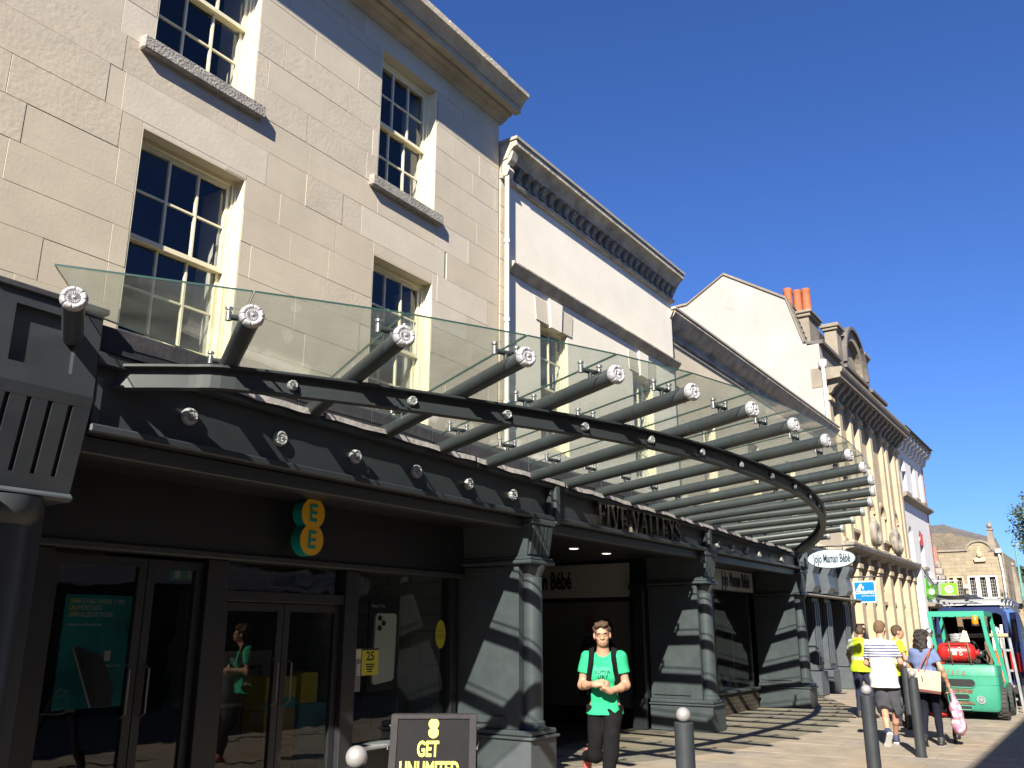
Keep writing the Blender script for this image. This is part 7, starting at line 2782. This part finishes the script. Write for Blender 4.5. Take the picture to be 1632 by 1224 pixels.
for x in (-2.78, -2.38):
    mb = MB()
    mb.box(x, x + .10, FY + 2.11, FY + 2.15, .06, .55)
    mb.box(x, x + .10, FY + 2.15, FY + 3.05, .06, .10)
    mb.build('fork', 'blackmetal', fk)
hc_ = thing('hose_coil', 'grey coiled hose with a folded paper resting on the forklifts red gas cylinder', 'hose', (-2.62, FY + .3, 1.42))
mb = MB()
pts = []
for k in range(80):
    a = k * .42
    pts.append((-2.66 + .10 * math.cos(a), FY + .27 + .07 * math.sin(a), 1.40 + .15 * k / 80 + .01 * math.sin(a * 3)))
mb.tube(pts, .018, 6)
mb.build('coil', 'galv', hc_)
mb = MB().hexa([(-2.60, FY + .17, 1.40), (-2.42, FY + .19, 1.40), (-2.42, FY + .20, 1.40), (-2.60, FY + .18, 1.40), (-2.52, FY + .20, 1.62), (-2.46, FY + .21, 1.60), (-2.46, FY + .22, 1.60), (-2.52, FY + .21, 1.62)])
mb.build('folded_paper', mat('folded paper', (.55, .45, .28), .8), hc_)

# ------------------------------------------------------------------ steel trestle, beam and gas bottles beside the forklift
tr_ = thing('steel_trestle', 'pale grey steel trestle leaning upright between the forklift and the van', 'trestle', (-2.0, 21.3, 0))
for x0, x1, y in ((-2.06, -1.98, 21.25), (-1.94, -1.86, 21.45)):
    MB().hexa([(x1 - .02, y, 0.0), (x1 + .03, y, 0), (x1 + .03, y + .05, 0), (x1 - .02, y + .05, 0), (x0 - .02, y, 1.47), (x0 + .03, y, 1.47), (x0 + .03, y + .05, 1.47), (x0 - .02, y + .05, 1.47)]).build('leg', 'galv', tr_)
for z in (.25, .80, 1.2):
    MB().box(-2.28, -1.93, 21.31, 21.35, z, z + .045).build('rung', 'galv', tr_)
MB().box(-2.3, -1.95, 21.30, 21.5, .5, .53).build('shelf', 'galv', tr_)
MB().box(-2.33, -2.27, 21.3, 21.35, 0, 1.3).build('leg', 'galv', tr_)
bm_ = thing('timber_beam', 'pale round ended timber beam laid across the trestle top beside the forklift', 'beam', (-2.2, 21.35, 1.5))
MB().tube([(-3.3, 21.3, 1.50), (-1.94, 21.36, 1.515)], .042, 12).build('pole', mat('pale timber', (.42, .31, .19), .8, var=.2, vscale=12), bm_)
for z0, x, lab in ((.535, -2.14, 'orange gas bottle standing on the trestle shelf, the lower one'), (.90, -2.15, 'orange gas bottle above its twin beside the forklift, nearer the beam')):
    gb = thing('gas_bottle', lab, 'gas bottle', (x, 21.42, z0), group='orange gas bottles')
    MB().lathe([(.09, .0), (.12, .015), (.125, .04), (.125, .24), (.11, .28), (.07, .31), (.03, .32), (.03, .34), (0, .34)], (x, 21.42, z0), n=20).build('body', mat('orange paint', (.62, .12, .025), .45, var=.1, vscale=8), gb)
    MB().lathe([(.055, .30), (.065, .30), (.065, .36), (.055, .36)], (x, 21.42, z0), n=16, a0=R(20), a1=R(300)).build('collar', mat('orange paint', (.62, .12, .025), .45), gb)

# ------------------------------------------------------------------ dark blue van with its back open
vb = mat('navy van paint', (.018, .028, .095), .25, coat=.6)
vn = thing('van', 'navy blue van with its rear doors open and a roof rack, behind the forklift', 'van', (-2.7, 25, 0))
x0, x1, y0, y1 = -3.52, -1.92, 22.5, 27.2
mb = MB()
def vring(y, zt, inset):
    z0 = .34
    return [(x0 + .04, y, z0), (x0, y, .6), (x0 + .02, y, 1.25), (x0 + .10 + inset, y, zt - .12), (x0 + .22 + inset, y, zt), (x1 - .22 - inset, y, zt), (x1 - .10 - inset, y, zt - .12), (x1 - .02, y, 1.25), (x1, y, .6), (x1 - .04, y, z0)]
secs = [vring(22.5, 2.12, 0), vring(24.5, 2.16, 0), vring(25.9, 2.12, .01), vring(26.4, 1.75, .06), vring(26.9, 1.2, .08), vring(27.3, .95, .1)]
n = 10
vs = [p for s in secs for p in s]
fs = [(i * n + k, i * n + k + 1, (i + 1) * n + k + 1, (i + 1) * n + k) for i in range(5) for k in range(n - 1)]
fs += [(i * n + n - 1, i * n, (i + 1) * n, (i + 1) * n + n - 1) for i in range(5)]
mb.raw(vs, fs, 0, True)
mb.raw(secs[-1], [tuple(range(n))])
# rear frame round the opening
inner = [(x0 + .16, 22.5, .52), (x0 + .13, 22.5, .6), (x0 + .14, 22.5, 1.25), (x0 + .20, 22.5, 1.93), (x0 + .28, 22.5, 1.99), (x1 - .28, 22.5, 1.99), (x1 - .20, 22.5, 1.93), (x1 - .14, 22.5, 1.25), (x1 - .13, 22.5, .6), (x1 - .16, 22.5, .52)]
ou = secs[0]
mb.raw(ou + inner, [(k, (k + 1) % n, n + (k + 1) % n, n + k) for k in range(n)], 0)
inn2 = [(p[0], 22.62, p[2]) for p in inner]
mb.raw(inner + inn2, [(k, (k + 1) % n, n + (k + 1) % n, n + k) for k in range(n)], 0)
van_body = mb.build('body', vb, vn)
mb = MB()
for p, q in ((inn2, [(a[0], 25.8, a[2]) for a in inner]),):
    mb.raw(p + q, [(k, (k + 1) % n, n + (k + 1) % n, n + k) for k in range(n)])
    mb.raw(q, [tuple(range(n))])
mb.build('load_bay', mat('van lining', (.045, .042, .040), .9, var=.3, vscale=3), vn, fix=False)
def van_door(hx, hy, ang, sgn):
    mb = MB()
    mb.T = Matrix.Translation((hx, hy, 0)) @ Matrix.Rotation(ang, 4, 'Z')
    w = .72 * sgn
    mb.hexa([(0, -.03, .5), (w, -.03, .5), (w, .03, .5), (0, .03, .5), (0, -.03, 1.3), (w, -.03, 1.3), (w, .03, 1.3), (0, .03, 1.3)])
    mb.hexa([(0, -.028, 1.302), (w, -.028, 1.302), (w, .028, 1.302), (0, .028, 1.302), (.04 * sgn, -.028, 1.99), (w, -.028, 1.99), (w, .028, 1.99), (.04 * sgn, .028, 1.99)])
    d = mb.build('rear_door', vb, vn)
    mb = MB()
    mb.T = Matrix.Translation((hx, hy, 0)) @ Matrix.Rotation(ang, 4, 'Z')
    mb.box(min(.12 * sgn, w - .1 * sgn), max(.12 * sgn, w - .1 * sgn), -.034, .034, 1.38, 1.85)
    mb.build('door_window', 'blacktext', d)
van_door(x1 - .02, 22.47, R(-75), 1)
van_door(x0 + .02, 22.47, R(95), -1)
MB().box(x0 + .05, x1 - .05, 22.36, 22.498, .30, .50, .03).build('bumper', 'blackmetal', vn)
for x in (x0 + .025, x1 - .145):
    MB().box(x, x + .12, 22.47, 22.499, .75, 1.15, .01).build('tail_light', mat('tail lens', (.40, .015, .012), .25), vn)
for x in (x0 + .09, x1 - .09):
    for y in (23.4, 26.5):
        w_ = MB().lathe([(.20, -.09), (.29, -.1), (.32, -.07), (.32, .07), (.29, .1), (.20, .09)], (x, y, .32), (1, 0, 0), n=24).build('wheel', rubber, vn)
        MB().lathe([(0, -.07), (.2, -.08), (.2, .08), (0, .07)], (x, y, .32), (1, 0, 0), n=16).build('rim', 'steel', w_)
MB().box(x0 + .25, x1 - .25, 22.55, 25.2, 2.163, 2.175).build('roof_panel', mat('pale van roof', (.55, .56, .6), .4), vn)
rk_ = MB()
for y in (22.6, 23.4, 24.2, 25.0):
    rk_.box(x0 + .12, x1 - .12, y, y + .05, 2.25, 2.29)
    rk_.box(x0 + .14, x0 + .18, y, y + .05, 2.17, 2.25)
    rk_.box(x1 - .18, x1 - .14, y, y + .05, 2.17, 2.25)
for x in (x0 + .10, x1 - .14):
    rk_.box(x, x + .04, 22.5, 25.3, 2.291, 2.33)
rk_.build('roof_rack', 'steel', vn)
ld = thing('ladder', 'dark ladder lying on the left of the vans roof rack', 'ladder', (-3.0, 23.8, 2.33))
mb = MB()
for x in (-3.35, -2.75):
    mb.box(x, x + .05, 22.2, 25.2, 2.332, 2.40)
k = 22.35
while k < 25.2:
    mb.tube([(-3.33, k, 2.365), (-2.72, k, 2.365)], .016, 6)
    k += .28
mb.build('rails', 'blackmetal', ld)
# small load seen in the open van: a bundle of white pipe ends
wb = thing('pipe_bundle', 'bundle of white pipe ends standing up beside the open van', 'pipes', (-2.2, 22.1, 1.5))
for k in range(6):
    xx, zz = -2.30 + .07 * (k % 3) + .02 * (k // 3), 1.62 + .07 * (k % 2) + .05 * (k // 3)
    MB().tube([(xx, 21.9 + .04 * k, .0), (xx + .02, 21.95 + .04 * k, zz)], .03, 10).build('pipe', 'white_paint', wb)
